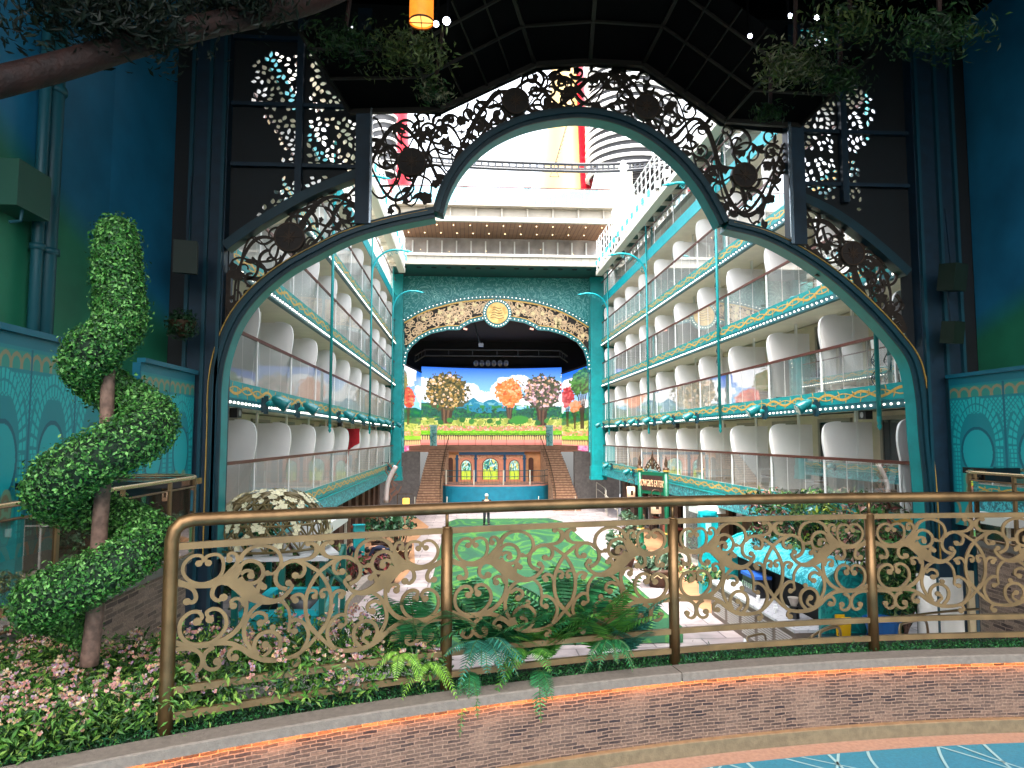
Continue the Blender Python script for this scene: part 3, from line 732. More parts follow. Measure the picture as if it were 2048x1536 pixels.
tag(MB().obox((7.0, 9.0, 4.56), (.5, .4, .08), rz=.1).obox((7.0, 9.0, 4.4), (.4, .3, .24)).build('counter_top', M('black_gloss', '0a0c12', .1)), 'black box behind the right lookout rail', 'counter')
# ======================= THE GREAT ARCH =======================
GY0, GY1 = 12.75, 13.0
def g(px, py, Y=GY0): p = at(px, py, Y=Y); return (p.x, p.z)
XZ = lambda y: (lambda q: Vector((q[0], y, q[1])))
gate = thing('garden_arch', (2.2, 13, 0), 'huge dark teal metal arch of scalloped outline framing the courtyard', 'arch')
inL = [g(*p) for p in ((420, 1120), (424, 980), (428, 860), (430, 775), (440, 712), (465, 645), (508, 586), (567, 536), (630, 500), (700, 466), (780, 442), (868, 424))]
inC = [g(*p) for p in ((875, 424), (892, 372), (925, 320), (975, 275), (1035, 245), (1100, 229), (1168, 224), (1235, 236), (1300, 265), (1360, 312), (1405, 365), (1435, 415), (1450, 445))]
inR = [g(*p) for p in ((1455, 447), (1530, 467), (1600, 502), (1670, 550), (1737, 610), (1794, 672), (1828, 722), (1843, 790), (1850, 880), (1860, 980), (1868, 1120))]
def arcrib(pts, wd, y0, y1, off=0): return MB().rib(crom(pts, 6), wd, XZ(y0), XZ(y1))
fr = MB()
for P in (inL, inC, inR): fr.rib(crom(P, 6), .21, XZ(GY0), XZ(GY1))
fr.builds('arch_frame', teal_d, gate)  # shade on the front face is put into this dark teal
sf = MB()
for P in (inL, inC, inR): sf.rib(crom(P, 6), .216, XZ(GY0 + .04), XZ(GY1 + .12))
sf.builds('arch_soffit_lit', teal, gate)  # brighter teal liner, light on the inner face put into its colour
lip = MB()
for P in (inL, inC, inR): lip.rib(crom(P, 6), .07, XZ(GY0 - .06), XZ(GY0 - .003))
lip.builds('arch_rim', M('teal_rim_shaded', '093c49', .4), gate)  # rim coloured dark to match the shaded front
tr_ = MB()
for P in (inL, inR): tr_.rib(crom([(x + (-.118 if P is inL else .118), z + .02) for x, z in P], 6), .015, XZ(GY0 - .03), XZ(GY0 - .002))
tr_.builds('gold_trim', gold, gate)
# columns at both sides and posts
for x0, x1 in ((g(368, 600)[0], g(432, 900)[0] + .02), (g(1856, 900)[0], g(1935, 800)[0])):
    m = MB().box(x0, x1, GY0 + .02, GY1 + .3, 0, 13); m.build('column', navy, gate)
    m = MB()
    for xx in (x0 + .02, (x0 + x1) / 2, x1 - .08): m.box(xx, xx + .06, GY0 - .06, GY0 + .018, 0, 13)
    m.builds('column_flange', M('flange', '0d4250', .4), gate)
oL = [g(*p) for p in ((447, 620), (449, 492), (500, 455), (560, 418), (630, 380), (718, 345))]
oR = [g(*p) for p in ((1600, 392), (1660, 420), (1720, 460), (1775, 505), (1818, 545), (1822, 650))]
MB().rib(crom(oL[1:], 4), .17, XZ(GY0 - .02), XZ(GY1)).rib(crom(oR[:-1], 4), .17, XZ(GY0 - .02), XZ(GY1)).builds('upper_band', teal_d, gate)
p1x = g(727, 300)[0]; p2x = g(1591, 300)[0]
m = MB(); m.box(p1x - .13, p1x + .13, GY0 - .1, GY1 + .02, g(0, 436)[1] - 0, 13).box(p2x - .13, p2x + .13, GY0 - .1, GY1 + .02, g(0, 462)[1], 13); m.builds('mullion_post', navy, gate)
m = MB(); m.box(p1x + .135, p1x + .17, GY0 - .14, GY0 - .1, g(0, 436)[1], 12); m.box(p2x - .2, p2x - .14, GY0 - .14, GY0 - .1, g(0, 462)[1], 12); m.builds('conduit', M('chrome_rod', '9aa6ae', .25, metal=.9), gate)
# ---- lace ----
def res(P, n):
    P = [Vector((a, b)) for a, b in P]; L = [0]
    for a, b in zip(P[:-1], P[1:]): L.append(L[-1] + (b - a).length)
    out = []
    for i in range(n):
        t = L[-1] * i / (n - 1); k = max(j for j in range(len(L)) if L[j] <= t + 1e-9); k = min(k, len(P) - 2)
        s = (t - L[k]) / max(1e-9, L[k + 1] - L[k]); q = P[k].lerp(P[k + 1], s); out.append((q.x, q.y))
    return out
cL = crom(inL, 6); cC = crom(inC, 6); cR = crom(inR, 6)
outC = [g(*p) for p in ((738, 207), (880, 217), (975, 172), (1070, 128), (1175, 118), (1285, 128), (1370, 182), (1450, 240), (1582, 256))]
inCfull = [g(738, 440), g(860, 415)] + cC + [g(1475, 447), g(1582, 478)]
BANDS = [([g(446, 720)] + [p for p in cL if p[1] > g(0, 700)[1]] and [p for p in cL if p[1] > g(0, 730)[1] and p[0] < p1x], [g(447, 610)] + oL[1:]),
         (inCfull, outC),
         ([p for p in cR if p[0] > p2x and p[1] > g(0, 690)[1]], oR)]
lm = M('lace_iron', '33261d', .55, metal=.3, var=.25, scale=20)
def spiral(c, a0, r, turns, sgn, n=16):
    out = []
    for i in range(n):
        t = i / (n - 1); rr = r * (1 - t * .82); a = a0 + sgn * turns * 2 * math.pi * t
        out.append((c[0] + rr * math.cos(a), c[1] + rr * math.sin(a)))
    return out
def leafpoly(c, a, L, wd):
    out = []
    for i in range(7): t = i / 6; out.append((L * t, wd * math.sin(math.pi * t ** .8)))
    for i in range(5, 0, -1): t = i / 6; out.append((L * t, -wd * .55 * math.sin(math.pi * t)))
    ca, sa = math.cos(a), math.sin(a)
    return [(c[0] + x * ca - y * sa, c[1] + x * sa + y * ca) for x, y in out]
MED = [(575, 470, 31), (822, 318, 30), (1032, 195, 29), (1297, 207, 28), (1495, 345, 28), (1713, 503, 27)]
MEDW = [(g(a, b), r * 12.7 / 1400) for a, b, r in MED]
random.seed(21)
lace_y = (12.93, 12.96)
for bi, (I, O) in enumerate(BANDS):
    I2, O2 = res(I, 60), res(O, 60); poly = I2 + O2[::-1]; m = MB(); area = 0
    for i in range(len(poly)): x0, y0 = poly[i - 1]; x1, y1 = poly[i]; area += (x0 * y1 - x1 * y0) / 2
    area = abs(area)
    def lp(t, s):
        t = min(max(t, 0), 1) * 59; k = min(int(t), 58); f = t - k
        a = [I2[k][j] * (1 - f) + I2[k + 1][j] * f for j in (0, 1)]; b = [O2[k][j] * (1 - f) + O2[k + 1][j] * f for j in (0, 1)]
        return (a[0] * (1 - s) + b[0] * s, a[1] * (1 - s) + b[1] * s)
    L = sum(math.dist(I2[i], I2[i + 1]) for i in range(59)); jit = [0]
    def ff():
        jit[0] = (jit[0] + 1) % 37; d = jit[0] * .0006; return XZ(lace_y[0] - d), XZ(lace_y[1] + d)
    for ph, amp, wd, fq in ((0, .36, .075, L / 2.4), (math.pi, .34, .05, L / 2.1), (1.2, .42, .03, L / 1.4), (3.9, .3, .03, L / 1.7)):
        n = int(L * 14); pts = [lp(i / n, .5 + amp * math.sin(2 * math.pi * fq * i / n + ph)) for i in range(n + 1)]
        m.rib(pts, [wd * (.7 + .5 * math.sin(i * .21 + ph) ** 2) for i in range(n + 1)], *ff())
    curls = []; tries = 0
    while len(curls) < area * 7 and tries < 20000:
        tries += 1; c = lp(R_(), U(.05, .95)); r = U(.12, .34); pts = spiral(c, U(0, 6.28), r, U(.75, 1.35), random.choice((1, -1)))
        if not all(inpoly(q, poly) for q in pts[::3]): continue
        if sum(math.dist(c, d[0]) < (r + d[1]) * .62 for d in curls) > 1: continue
        curls.append((c, r)); w_ = U(.026, .05); m.rib(crom(pts, 2), [w_ * (1.2 - .6 * i / 31) for i in range(31)], *ff())
        if R_() < .8: m.prism(leafpoly(pts[random.randint(1, 8)], U(0, 6.28), U(.12, .22), .045), *ff())
        if R_() < .4: m.disc(pts[-1], U(.04, .07), *ff(), n=10, fl=lambda t: 1 + .2 * math.cos(5 * t))
    for _ in range(int(area * 3.2)):
        c = lp(R_(), U(.08, .92))
        if not inpoly((c[0], c[1] + .1), poly): continue
        a = U(0, 6.28)
        if R_() < .5:
            for da in (-.8, 0, .8): m.prism(leafpoly(c, a + da, U(.12, .2), .05), *ff())
        else: m.disc(c, U(.07, .12), *ff(), n=20, fl=lambda t, a=a: 1 + .16 * math.cos(5 * t + a))
    for (mc, r) in MEDW:
        if inpoly(mc, poly):
            for k in range(9):
                a = k * .7 + .3; e = (mc[0] + math.cos(a) * .75, mc[1] + math.sin(a) * .75)
                if inpoly(e, poly): m.rib(crom([(mc[0] + math.cos(a) * r * .9, mc[1] + math.sin(a) * r * .9), (mc[0] + math.cos(a + .3) * .5, mc[1] + math.sin(a + .3) * .5), e], 5), .03, *ff())
    # fine four-point stars
    for _ in range(int(area * .8)):
        c = lp(R_(), U(.15, .85)); pts = []
        for i in range(8): rr = .1 if i % 2 == 0 else .022; pts.append((c[0] + rr * math.cos(i * math.pi / 4 + .78 * 0), c[1] + rr * math.sin(i * math.pi / 4)))
        m.prism(pts, *ff())
    m.build('lace_panel', lm, gate)
for (mc, r) in MEDW:
    o = MB().disc(mc, r, XZ(12.87), XZ(12.99), 32).build('medallion', M('medallion_wood', '2b1d16', .6, var=.3, scale=14), gate)
    m = MB(); pts = [(mc[0] + r * .93 * math.cos(i * math.pi / 20), mc[1] + r * .93 * math.sin(i * math.pi / 20)) for i in range(40)]
    m.rib(pts, .02, XZ(12.855), XZ(12.868), closed=True)
    pts = [(mc[0] + r * .34 * math.cos(i * math.pi / 12), mc[1] + r * .34 * math.sin(i * math.pi / 12)) for i in range(24)]
    m.rib(pts, .008, XZ(12.858), XZ(12.869), closed=True)
    pts = []
    for i in range(16):
        rr = r * (.8 if i % 4 == 0 else .55 if i % 4 == 2 else .13); pts.append((mc[0] + rr * math.cos(i * math.pi / 8), mc[1] + rr * math.sin(i * math.pi / 8)))
    m.prism(pts, XZ(12.85), XZ(12.867)).disc(mc, r * .12, XZ(12.84), XZ(12.849), 10); m.build('compass_star', M('star_bronze', '4a3526', .5, metal=.3), o)
# ---- dark screen wall with leaf-shaped cut-outs ----
WX0, WX1 = -7.6, 12.2; WZ1 = 13.6
leafreg = [[(488, 200), (495, 110), (560, 70), (600, 60), (716, 30), (716, 335), (640, 368), (560, 405), (500, 440), (485, 430), (560, 340), (535, 250), (500, 200)],
           [(1604, 165), (1660, 150), (1690, 145), (1730, 150), (1775, 200), (1770, 230), (1740, 300), (1735, 360), (1745, 420), (1700, 410), (1604, 365)]]
extra = [[(600, 40), (640, 38), (716, 20), (716, 60), (610, 66)], [(1600, 30), (1660, 20), (1680, 110), (1610, 120)]]
wallm = M('screen_wall_navy', '030c12', .6, var=.2, scale=2)
def lfhole(c, a, L, wd):
    ca, sa = math.cos(a), math.sin(a); o = []
    for i in range(8): t = i / 7; o.append((L * t, wd * math.sin(math.pi * t ** .85)))
    for i in range(6, 0, -1): t = i / 7; o.append((L * t, -wd * math.sin(math.pi * t ** .85)))
    return [(c[0] + x * ca - y * sa, c[1] + x * sa + y * ca) for x, y in o]
def sprig_holes(region, avoidx, avoidz):
    reg = [g(*p) for p in region]; out = []; ALL = np.zeros((90000, 2)); na = 0
    xs = [p[0] for p in reg]; zs = [p[1] for p in reg]
    def free(pl):
        nonlocal na
        cx = sum(p[0] for p in pl) / len(pl); cz = sum(p[1] for p in pl) / len(pl); rr = max(abs(p[0] - cx) for p in pl); rz = max(abs(p[1] - cz) for p in pl)
        if not all(inpoly(p, reg) for p in pl): return False
        if any(abs(cx - x) < rr * .8 + .06 for x in avoidx) or any(abs(cz - z) < rz * .8 + .035 for z in avoidz): return False
        q = np.array(pl + [((pl[0][0] * (1 - t) + pl[7][0] * t), (pl[0][1] * (1 - t) + pl[7][1] * t)) for t in (.12, .3, .5, .7, .88)])
        if na and (((ALL[:na, None, :] - q[None]) ** 2).sum(2).min() < .0142 ** 2): return False
        k = len(q); ALL[na:na + k] = q; na += k; return True
    def sprig(c, a, n, Lf, k):
        x, z = c; L_ = []
        st = []
        for i in range(n + 1):
            st.append((x, z))
            for sg in (1, -1):
                L_.append(lfhole((x - math.sin(a) * .016 * sg + math.cos(a) * .02, z + math.cos(a) * .016 * sg + math.sin(a) * .02), a + sg * .95, Lf * (1 - .3 * abs(i / n - .4)), Lf * .3))
            x += math.cos(a) * .092; z += math.sin(a) * .092; a += k
        L_.append(lfhole((x, z), a, Lf, Lf * .25)); return L_
    for pas, tries, nn, Lf in ((.85, 900, (4, 5, 6), .15), (.7, 900, (2, 3, 4), .14), (.3, 1500, (1, 2), .12)):
        for _ in range(tries):
            c = (U(min(xs), max(xs)), U(min(zs), max(zs)))
            if not inpoly(c, reg): continue
            L_ = sprig(c, U(.6, 2.5) + random.choice((0, 0, math.pi)), random.choice(nn), Lf, U(-.22, .22))
            # count how many would fit before cutting any
            n0 = na; ok = []
            for pl in L_:
                if free(pl): ok.append(pl)
            if len(ok) < len(L_) * pas: na = n0
            else: out += ok
    return out
random.seed(4)
holesL = sprig_holes(leafreg[0], [g(600, 200)[0], p1x], [g(0, 197)[1], g(0, 320)[1], g(0, 62)[1]])
holesR = sprig_holes(leafreg[1], [g(1690, 200)[0], p2x], [g(0, 253)[1], g(0, 360)[1]])
holesR += sprig_holes(extra[1], [p2x], [])
main = [(g(446, 1150)[0] - .1, 0)] + [(g(446, 700)[0] - .03, g(0, 700)[1])] + oL[1:] + [(p1x, oL[-1][1] + .02), (p1x, outC[0][1])] + outC + [(p2x, outC[-1][1]), (p2x, oR[0][1] + .02)] + oR + [(g(1850, 700)[0] + .02, g(0, 700)[1]), (g(1856, 900)[0] + .03, 0)]
# the wall is built as an upper sheet with the courtyard opening cut from its lower edge
outer = [(WX0, 0)] + main[:1] + main[1:-1] + main[-1:] + [(WX1, 0), (WX1, WZ1), (WX0, WZ1)]
sw = thing('screen_wall', (2.2, 13, 0), 'dark screen wall above the arch with leaf shaped cut-outs', 'wall')
fill('pierced_plate', [outer] + holesL + holesR, 13.0, 13.03, wallm, sw)
m = MB()
for a, b, c, d in ((600, 40, 600, 405), (1690, 140, 1690, 400)):
    A, B = g(a, b), g(c, d); m.box(A[0] - .06, A[0] + .06, 12.85, 12.995, B[1], 13.4)
for x0, x1, yy in ((455, 722, 197), (455, 722, 320), (455, 722, 62), (1600, 1830, 253), (1600, 1830, 360)):
    A, B = g(x0, yy), g(x1, yy); m.box(A[0], B[0], 12.9, 12.99, A[1] - .035, A[1] + .035)
m.builds('stiffener', navy, sw)

# ---- dark hood, roof and things hanging under it ----
roofm = M('dark_roof', '020203', .9, spec=.1)
tag(MB().box(-8.6, 13.3, -1.6, 13.3, 13.3, 13.5).build('roof', roofm, origin=False), 'dark roof over the lookout', 'roof')  # rear edge behind the camera placed to hold down light on the foreground
Lp = [(700, 222), (880, 217), (1070, 128), (1180, 122), (1285, 128), (1450, 240), (1600, 250)]
Up = [(600, 60), (795, 60), (1010, -60), (1195, -75), (1380, -60), (1585, 90), (1750, 100)]
hood = thing('canopy_hood', (2.3, 11, 12), 'dark faceted glazed canopy above the top of the arch', 'canopy')
Lw = [at(a, b, Y=12.7) for a, b in Lp]; Uw = [at(a, b, Y=10.6) for a, b in Up]
m = MB()
for i in range(len(Lw) - 1): m.add([Lw[i], Lw[i + 1], Uw[i + 1], Uw[i]], [(0, 1, 2, 3)])
m.build('glazing', M('dark_glazing', '020203', .8, spec=.1), hood)
m = MB()
for a, b in zip(Lw, Uw): m.bar(a - Vector((0, .02, .02)), b - Vector((0, .02, .02)), .07, .05)
dv = Vector((0, .03, .03))
for P in (Lw,):
    for a, b in zip(P[:-1], P[1:]): m.bar(a - dv, b - dv, .09, .09)
for i in range(len(Lw) - 1):
    for t in (.45, .8):
        m.bar(Lw[i].lerp(Uw[i], t) - dv, Lw[i + 1].lerp(Uw[i + 1], t) - dv, .05, .04)
    for s in (.25, .5, .75) if i in (1, 4) else ():
        m.bar(Lw[i].lerp(Lw[i + 1], s) - dv, Uw[i].lerp(Uw[i + 1], s) - dv, .03, .03)
m.build('frame_bars', M('hood_bronze', '1e1a14', .5, metal=.4), hood)
# curved boughs
bough = M('dark_bough', '2a1008', .7, var=.4, scale=8, bump=.8, bscale=20)
def boughth(P, r0, r1, lb):
    pts = crom([tuple(at(a, b, Y=y)) for a, b, y in P], 8); n = len(pts)
    t = thing('bough', pts[0], lb, 'bough')
    MB().tube(pts, [r0 + (r1 - r0) * i / n for i in range(n)], 14).build('limb', bough, t, True)
    MB().tube([(x, y - .04, z - (r0 + (r1 - r0) * i / n) * .8) for i, (x, y, z) in enumerate(pts)], .035, 8).build('ridge', M('ridge', '3a160e', .7), t, True)
boughth([(-160, 200, 6), (-20, 168, 6.2), (130, 130, 6.5), (270, 88, 6.8), (420, 50, 7.2), (620, 5, 7.8), (760, -60, 8.2)], .14, .12, 'thick dark brown curved bough crossing the top left')
0 and boughth([(1150, 25, 9.5), (1340, -20, 9), (1560, 20, 8.5), (1700, 60, 8), (1900, 62, 7), (2150, 30, 6)], .1, .17, 'dark bough running along the top right edge')
def clump(px, py, Y, s, n, cols, lb, flat=1):
    c = at(px, py, Y=Y); P, N = shell(n, lambda: ((lambda d: (c + Vector((d.x * s * 1.3, d.y * s * .8, d.z * s * flat)) * U(.35, 1.05) * (1 + .35 * math.sin(d.x * 7 + d.z * 9)), d))(Vector((U(-1, 1), U(-1, 1), U(-1, 1))).normalized())))
    t = thing('hanging_foliage', c, lb, 'foliage', 'leafy clumps hanging under the canopy')
    leaves('leaf_cluster', P, N, .1, cols, leafm, t, aspect=.3); MB().tube([c + Vector((0, 0, s * flat * .5)), c + Vector((.1, .1, s + .8))], .03, 6).build('branch', bough, t)
dkg = G('1e3a14', '2a4a1a', '162c12'); olv = G('4a5a24', '5a6430', '39481c'); gry = G('7c7a5c', '6a6c50')
for a in ((820, 105, 9.5, .5, 900, olv, 'olive green leaf clump under the lantern'), (690, 85, 9.3, .4, 700, dkg, 'dark leaf clump above the left leaf screen'),
          (870, 185, 9.8, .22, 400, gry + dkg, 'small grey green leaf tuft at the left foot of the canopy'), (1590, 130, 9, .42, 1100, olv + gry, 'grey olive leaf clump at the right foot of the canopy'),
          (1700, 45, 8.2, .45, 800, dkg + olv, 'wide green leaf clump near the top right corner'), (1880, 60, 7.6, .45, 800, dkg, 'dark green leaf clump in the top right corner'),
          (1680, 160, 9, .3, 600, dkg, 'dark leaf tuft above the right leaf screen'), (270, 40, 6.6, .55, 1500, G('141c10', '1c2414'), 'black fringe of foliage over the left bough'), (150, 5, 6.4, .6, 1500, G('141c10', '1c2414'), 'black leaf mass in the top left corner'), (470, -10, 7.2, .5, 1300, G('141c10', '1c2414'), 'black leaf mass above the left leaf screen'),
          (1540, 225, 10, .2, 300, dkg, 'dark leaf tuft at the top of the right mullion')):
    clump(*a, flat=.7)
# lantern
c = at(843, 22, Y=7.6); t = thing('hanging_lantern', c, 'round orange drum lantern hanging at the top centre', 'lantern'); r = .135
MB().tube([c + Vector((0, 0, -.13)), c + Vector((0, 0, .35))], r, 28, cap=False).build('shade', M('amber_shade', 'e07a22', .5, emit=.22, var=.2, scale=9), t, True)
MB().tube([c + Vector((0, 0, -.115)), c + Vector((0, 0, -.11))], r * .93, 28).build('diffuser', M('amber_diffuser', 'ffb45a', .5, emit=.3), t)
m = MB(); m.tube([c + Vector((0, 0, -.145)), c + Vector((0, 0, -.12))], r * 1.03, 28, cap=False).bar(c + Vector((-r, 0, -.14)), c + Vector((r, 0, -.14)), .008).bar(c + Vector((0, -r, -.14)), c + Vector((0, r, -.14)), .008).tube([c + Vector((0, 0, .3)), (c.x, c.y, 13.4)], .01, 6)
m.build('rim', bronze_dk, t)
for px, py, Y, nm, lb in ((893, 42, 9, 'spotlight', 'white lit spot lamp right of the orange lantern'), (872, 48, 8.6, 'spotlight', 'tiny bluish lamp touching the orange lantern'), (1580, 32, 9.5, 'spotlight', 'small bright lamp above the right leaf screen'), (1634, 35, 9.5, 'spotlight', 'small bright lamp beside the grey olive leaf clump'), (1500, 72, 10.5, 'spotlight', 'glaring lamp above the canopy right facet')):
    c = at(px, py, Y=Y); t = thing(nm, c, lb, 'lamp'); MB().sphere(c, .035 if px != 893 else .05, 10, 6).build('bulb', M('cool_bulb', 'dfe6ff', .4, emit=5), t, True)
    MB().tube([c + Vector((0, .02, .02)), c + Vector((.02, .1, .2)), (c.x, c.y + .1, 13.35)], .02, 8).build('bracket', roofm, t)

# ======================= CANYON OF BALCONIES =======================
YF = 46.9
FL = [3.34, 6.1, 8.85, 11.6, 14.36]
ordn = ['lowest', 'second', 'third', 'fourth', 'top']
sidew = {1: 'right', -1: 'left'}
def vine(m, X, s, z, y0, y1, h):
    """gold vine ribbons on the fascia; plane x = const"""
    f0 = lambda q: Vector((X - s * .003, q[0], q[1])); f1 = lambda q: Vector((X + s * .0, q[0], q[1]))
    f0b = lambda q: Vector((X - s * .005, q[0], q[1])); n = int((y1 - y0) / .16)
    for ph, am, w_ in ((0, .27, .062), (math.pi, .22, .026)):
        pts = [(y0 + (y1 - y0) * i / n, z + h * am * math.sin(2 * math.pi * (y1 - y0) * i / n / 1.55 + ph)) for i in range(n + 1)]
        m.rib(pts, w_, f0 if ph == 0 else f0b, f1)
        for i in range(0, n, 2):
            a = math.atan2(pts[i + 1][1] - pts[i][1], .16) + (1.1 if (i // 2) % 2 else -1.1)
            m.prism(leafpoly(pts[i], a, U(.09, .15), .026), f0, f1)
div_me = {}; gl_me = {}; dr_me = {}
def prof_div(s):
    # rounded privacy divider, outline in (depth, height): bulging top towards the courtyard
    P = [(1.33, .12), (1.33, 2.05)] + crom([(.5, 2.05), (.3, 2.045), (.13, 1.98), (.045, 1.83), (.03, 1.5), (.12, .9), (.17, .12)], 5)
    return P
random.seed(3)
for s, X in ((1, XR), (-1, XL)):
    y00 = 13.5
    yd = [17.4 - 3.13 + 3.13 * i for i in range(11)] if s > 0 else [16.35 - 3.13 + 3.13 * i for i in range(11)]
    yd = [y for y in yd if y < 46.2]
    for n, F in enumerate(FL):
        ystart = y00
        row = thing('balcony_row', (X + s * .5, 30, F), f'{ordn[n]} row of white cabin balconies on the {sidew[s]} side of the courtyard', 'balcony', 'rows of cabin balconies around the courtyard')
        a0, a1 = sorted((X + s * .045, X + s * 1.8))
        MB().box(a0, a1, ystart, YF, F - .4, F - .02).build('floor_slab', cream, row)
        a0, a1 = sorted((X, X + s * .04))
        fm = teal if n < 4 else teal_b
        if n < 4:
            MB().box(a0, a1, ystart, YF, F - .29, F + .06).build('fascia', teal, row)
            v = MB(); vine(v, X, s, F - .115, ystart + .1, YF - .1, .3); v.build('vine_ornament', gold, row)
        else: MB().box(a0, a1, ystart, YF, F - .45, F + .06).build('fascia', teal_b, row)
        if 0 < n < 4:
            a0, a1 = sorted((X - s * .03, X + s * .1)); MB().box(a0, a1, ystart, YF, F - .47, F - .3).build('lamp_rail', M('lamp_rail_teal', '0a5660', .4), row)
            b = MB()
            for i in range(int((YF - ystart) / .25)): b.sphere((X - s * .04, ystart + .1 + i * .25, F - .385), .026, 6, 4)
            tag(b.build('light_string', bulb, row), kind='stuff')
        a0, a1 = sorted((X + s * 1.4, X + s * 1.6)); MB().box(a0, a1, ystart, YF, F - .02, F + 2.32).build('cabin_wall', M('cabin_wall_beige', 'c8bda4', .65, var=.05, scale=3), row)
        a0, a1 = sorted((X + s * .02, X + s * .075)); MB().box(a0, a1, ystart, YF, F + 1.1, F + 1.17).build('handrail', maroon, row)
        for i, y in enumerate(yd):
            key = s
            if key not in div_me:
                P = prof_div(s)
                m = MB().prism([(a, b) for a, b in P], lambda q: Vector((s * q[0], -.025, q[1])), lambda q: Vector((s * q[0], .025, q[1])))
                o = m.build('divider', white, row); o.location = (0, 0, 0); div_me[key] = o.data; o.data.transform(Matrix.Translation(wl(row))); bpy.data.objects.remove(o)
                m = MB(); q_ = crom([(.5, 2.06), (.3, 2.055), (.125, 1.99), (.04, 1.83), (.025, 1.5), (.115, .9), (.165, .12)], 4)
                m.rib([(a, b) for a, b in q_], .03, lambda q: Vector((s * q[0], -.035, q[1])), lambda q: Vector((s * q[0], .035, q[1])))
                m.box(*sorted((s * .9, s * .95)), -.05, .05, .05, 2.38)
                me = bpy.data.meshes.new('edge_trim'); me.from_pydata(m.v, [], m.f); me.materials.append(whitem); div_me[(key, 'e')] = me
                m = MB()
                for yy in (.02, 1.06, 2.1): m.add([(s * .045, yy, .07), (s * .045, yy + 1.0, .07), (s * .045, yy + 1.0, 1.1), (s * .045, yy, 1.1)], [(0, 1, 2, 3)])
                me = bpy.data.meshes.new('glass_panel'); me.from_pydata(m.v, [], m.f); me.materials.append(glass); gl_me[key] = me
                m = MB().box(*sorted((s * 1.37, s * 1.395)), 1.1, 2.7, .02, 2.1)
                me = bpy.data.meshes.new('balcony_door'); me.from_pydata(m.v, [], m.f); me.materials.append(dglass); dr_me[key] = me
                m = MB()
                m.box(*sorted((s * 1.34, s * 1.399)), 1.0, 1.098, .0, 2.18).box(*sorted((s * 1.34, s * 1.399)), 2.702, 2.8, .0, 2.18).box(*sorted((s * 1.34, s * 1.399)), 1.0, 2.8, 2.1, 2.2)
                for kk, bb_ in (('c', (*sorted((s * 1.355, s * 1.368)), 1.15 + .0, 1.9, .05, 2.08)), ('v', (*sorted((s * 1.25, s * 1.399)), .5, .66, 1.2, 1.5)), ('g', (*sorted((s * .03, s * .08)), -.03, .03, .06, 1.1))):
                    mm_ = MB().box(*bb_); me = bpy.data.meshes.new('piece'); me.from_pydata(mm_.v, [], mm_.f); me.materials.append(M('vent_grey', '7a756c', .5) if kk == 'v' else M('curtain_linen', 'b8ae9c', .8, var=.2, scale=14) if kk == 'c' else whitem); dr_me[(key, kk)] = me
                me = bpy.data.meshes.new('door_frame'); me.from_pydata(m.v, [], m.f); me.materials.append(M('door_frame_grey', '8f897c', .5)); dr_me[(key, 'f')] = me
            base = Vector((X, y, F)) - wl(row)
            for nm, me in (('divider', div_me[key]), ('glass_panel', gl_me[key]), ('balcony_door', dr_me[key]), ('air_vent', dr_me[(key, 'v')]), ('curtain', dr_me[(key, 'c')]), ('glass_post', dr_me[(key, 'g')])):
                o = bpy.data.objects.new(nm, me); C.objects.link(o); o.parent = row; o.location = base
                if nm in ('divider', 'balcony_door'):
                    e = bpy.data.objects.new('edge_trim' if nm == 'divider' else 'door_frame', div_me[(key, 'e')] if nm == 'divider' else dr_me[(key, 'f')]); C.objects.link(e); e.parent = o
            # ceiling light over each cabin
        row_n = row
    # outer shell behind the cabins so that nothing shows through
    a0, a1 = sorted((X + s * 1.96, X + s * 4)); tag(MB().box(a0, a1, 13.4, YF, 3.0, 17 if s > 0 else 16.6).build('ship_hull', cream), f'plain cream hull wall behind the {sidew[s]} balconies', 'building')
    # frieze under the lowest row
    fz_ = thing('ground_frieze', (X, 30, 2.5), f'carved turquoise frieze under the lowest {sidew[s]} balconies', 'frieze')
    a0, a1 = sorted((X - s * .06, X + s * .1)); frm = M('carved_frieze', '0a5f6c', .4, scale=5, col2='3fb8c0', lo=.49, hi=.53, dist=2.2, bump=.5)
    MB().box(a0, a1, ystart + (0 if s < 0 else 5), YF, 2.52, 2.95).build('carved_board', frm, fz_)
    m = MB()
    for z in (2.5, 2.953): m.box(a0 - .02, a1 + .02, ystart + (0 if s < 0 else 5), YF, z, z + .05)
    m.build('moulding', teal, fz_)
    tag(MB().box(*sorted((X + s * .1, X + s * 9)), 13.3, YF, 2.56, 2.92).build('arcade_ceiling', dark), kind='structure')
    # vertical facade posts with scrolls
    for i, y in enumerate(([14.7] if s > 0 else []) + [24.3, 34.1, 43.8]):
        nm = {14.7: 'nearest the arch', 24.3: 'nearest the arch' if s < 0 else 'second from the arch', 34.1: 'in the middle of the courtyard', 43.8: 'closest to the stage'}[y]
        xx = X - s * .1; t = thing('facade_post', (xx, y, 5.2), f'slim teal post with scrolls on the {sidew[s]} balconies {nm}', 'post', 'teal posts running up the balconies')
        MB().tube([(xx, y, 5.45), (xx, y, 15.3)], .05, 10).build('shaft', teal, t, True)
        MB().lathe([(.002, 0), (.035, .05), (.055, .1), (.03, .16), (.05, .2), (.05, .3), (.04, .34)], (xx, y, 5.15), 10).lathe([(.055, 0), (.06, .05), (.03, .12), (.05, .2), (.002, .42)], (xx, y, 15.3), 10).build('finial', teal, t, True)
        m = MB()
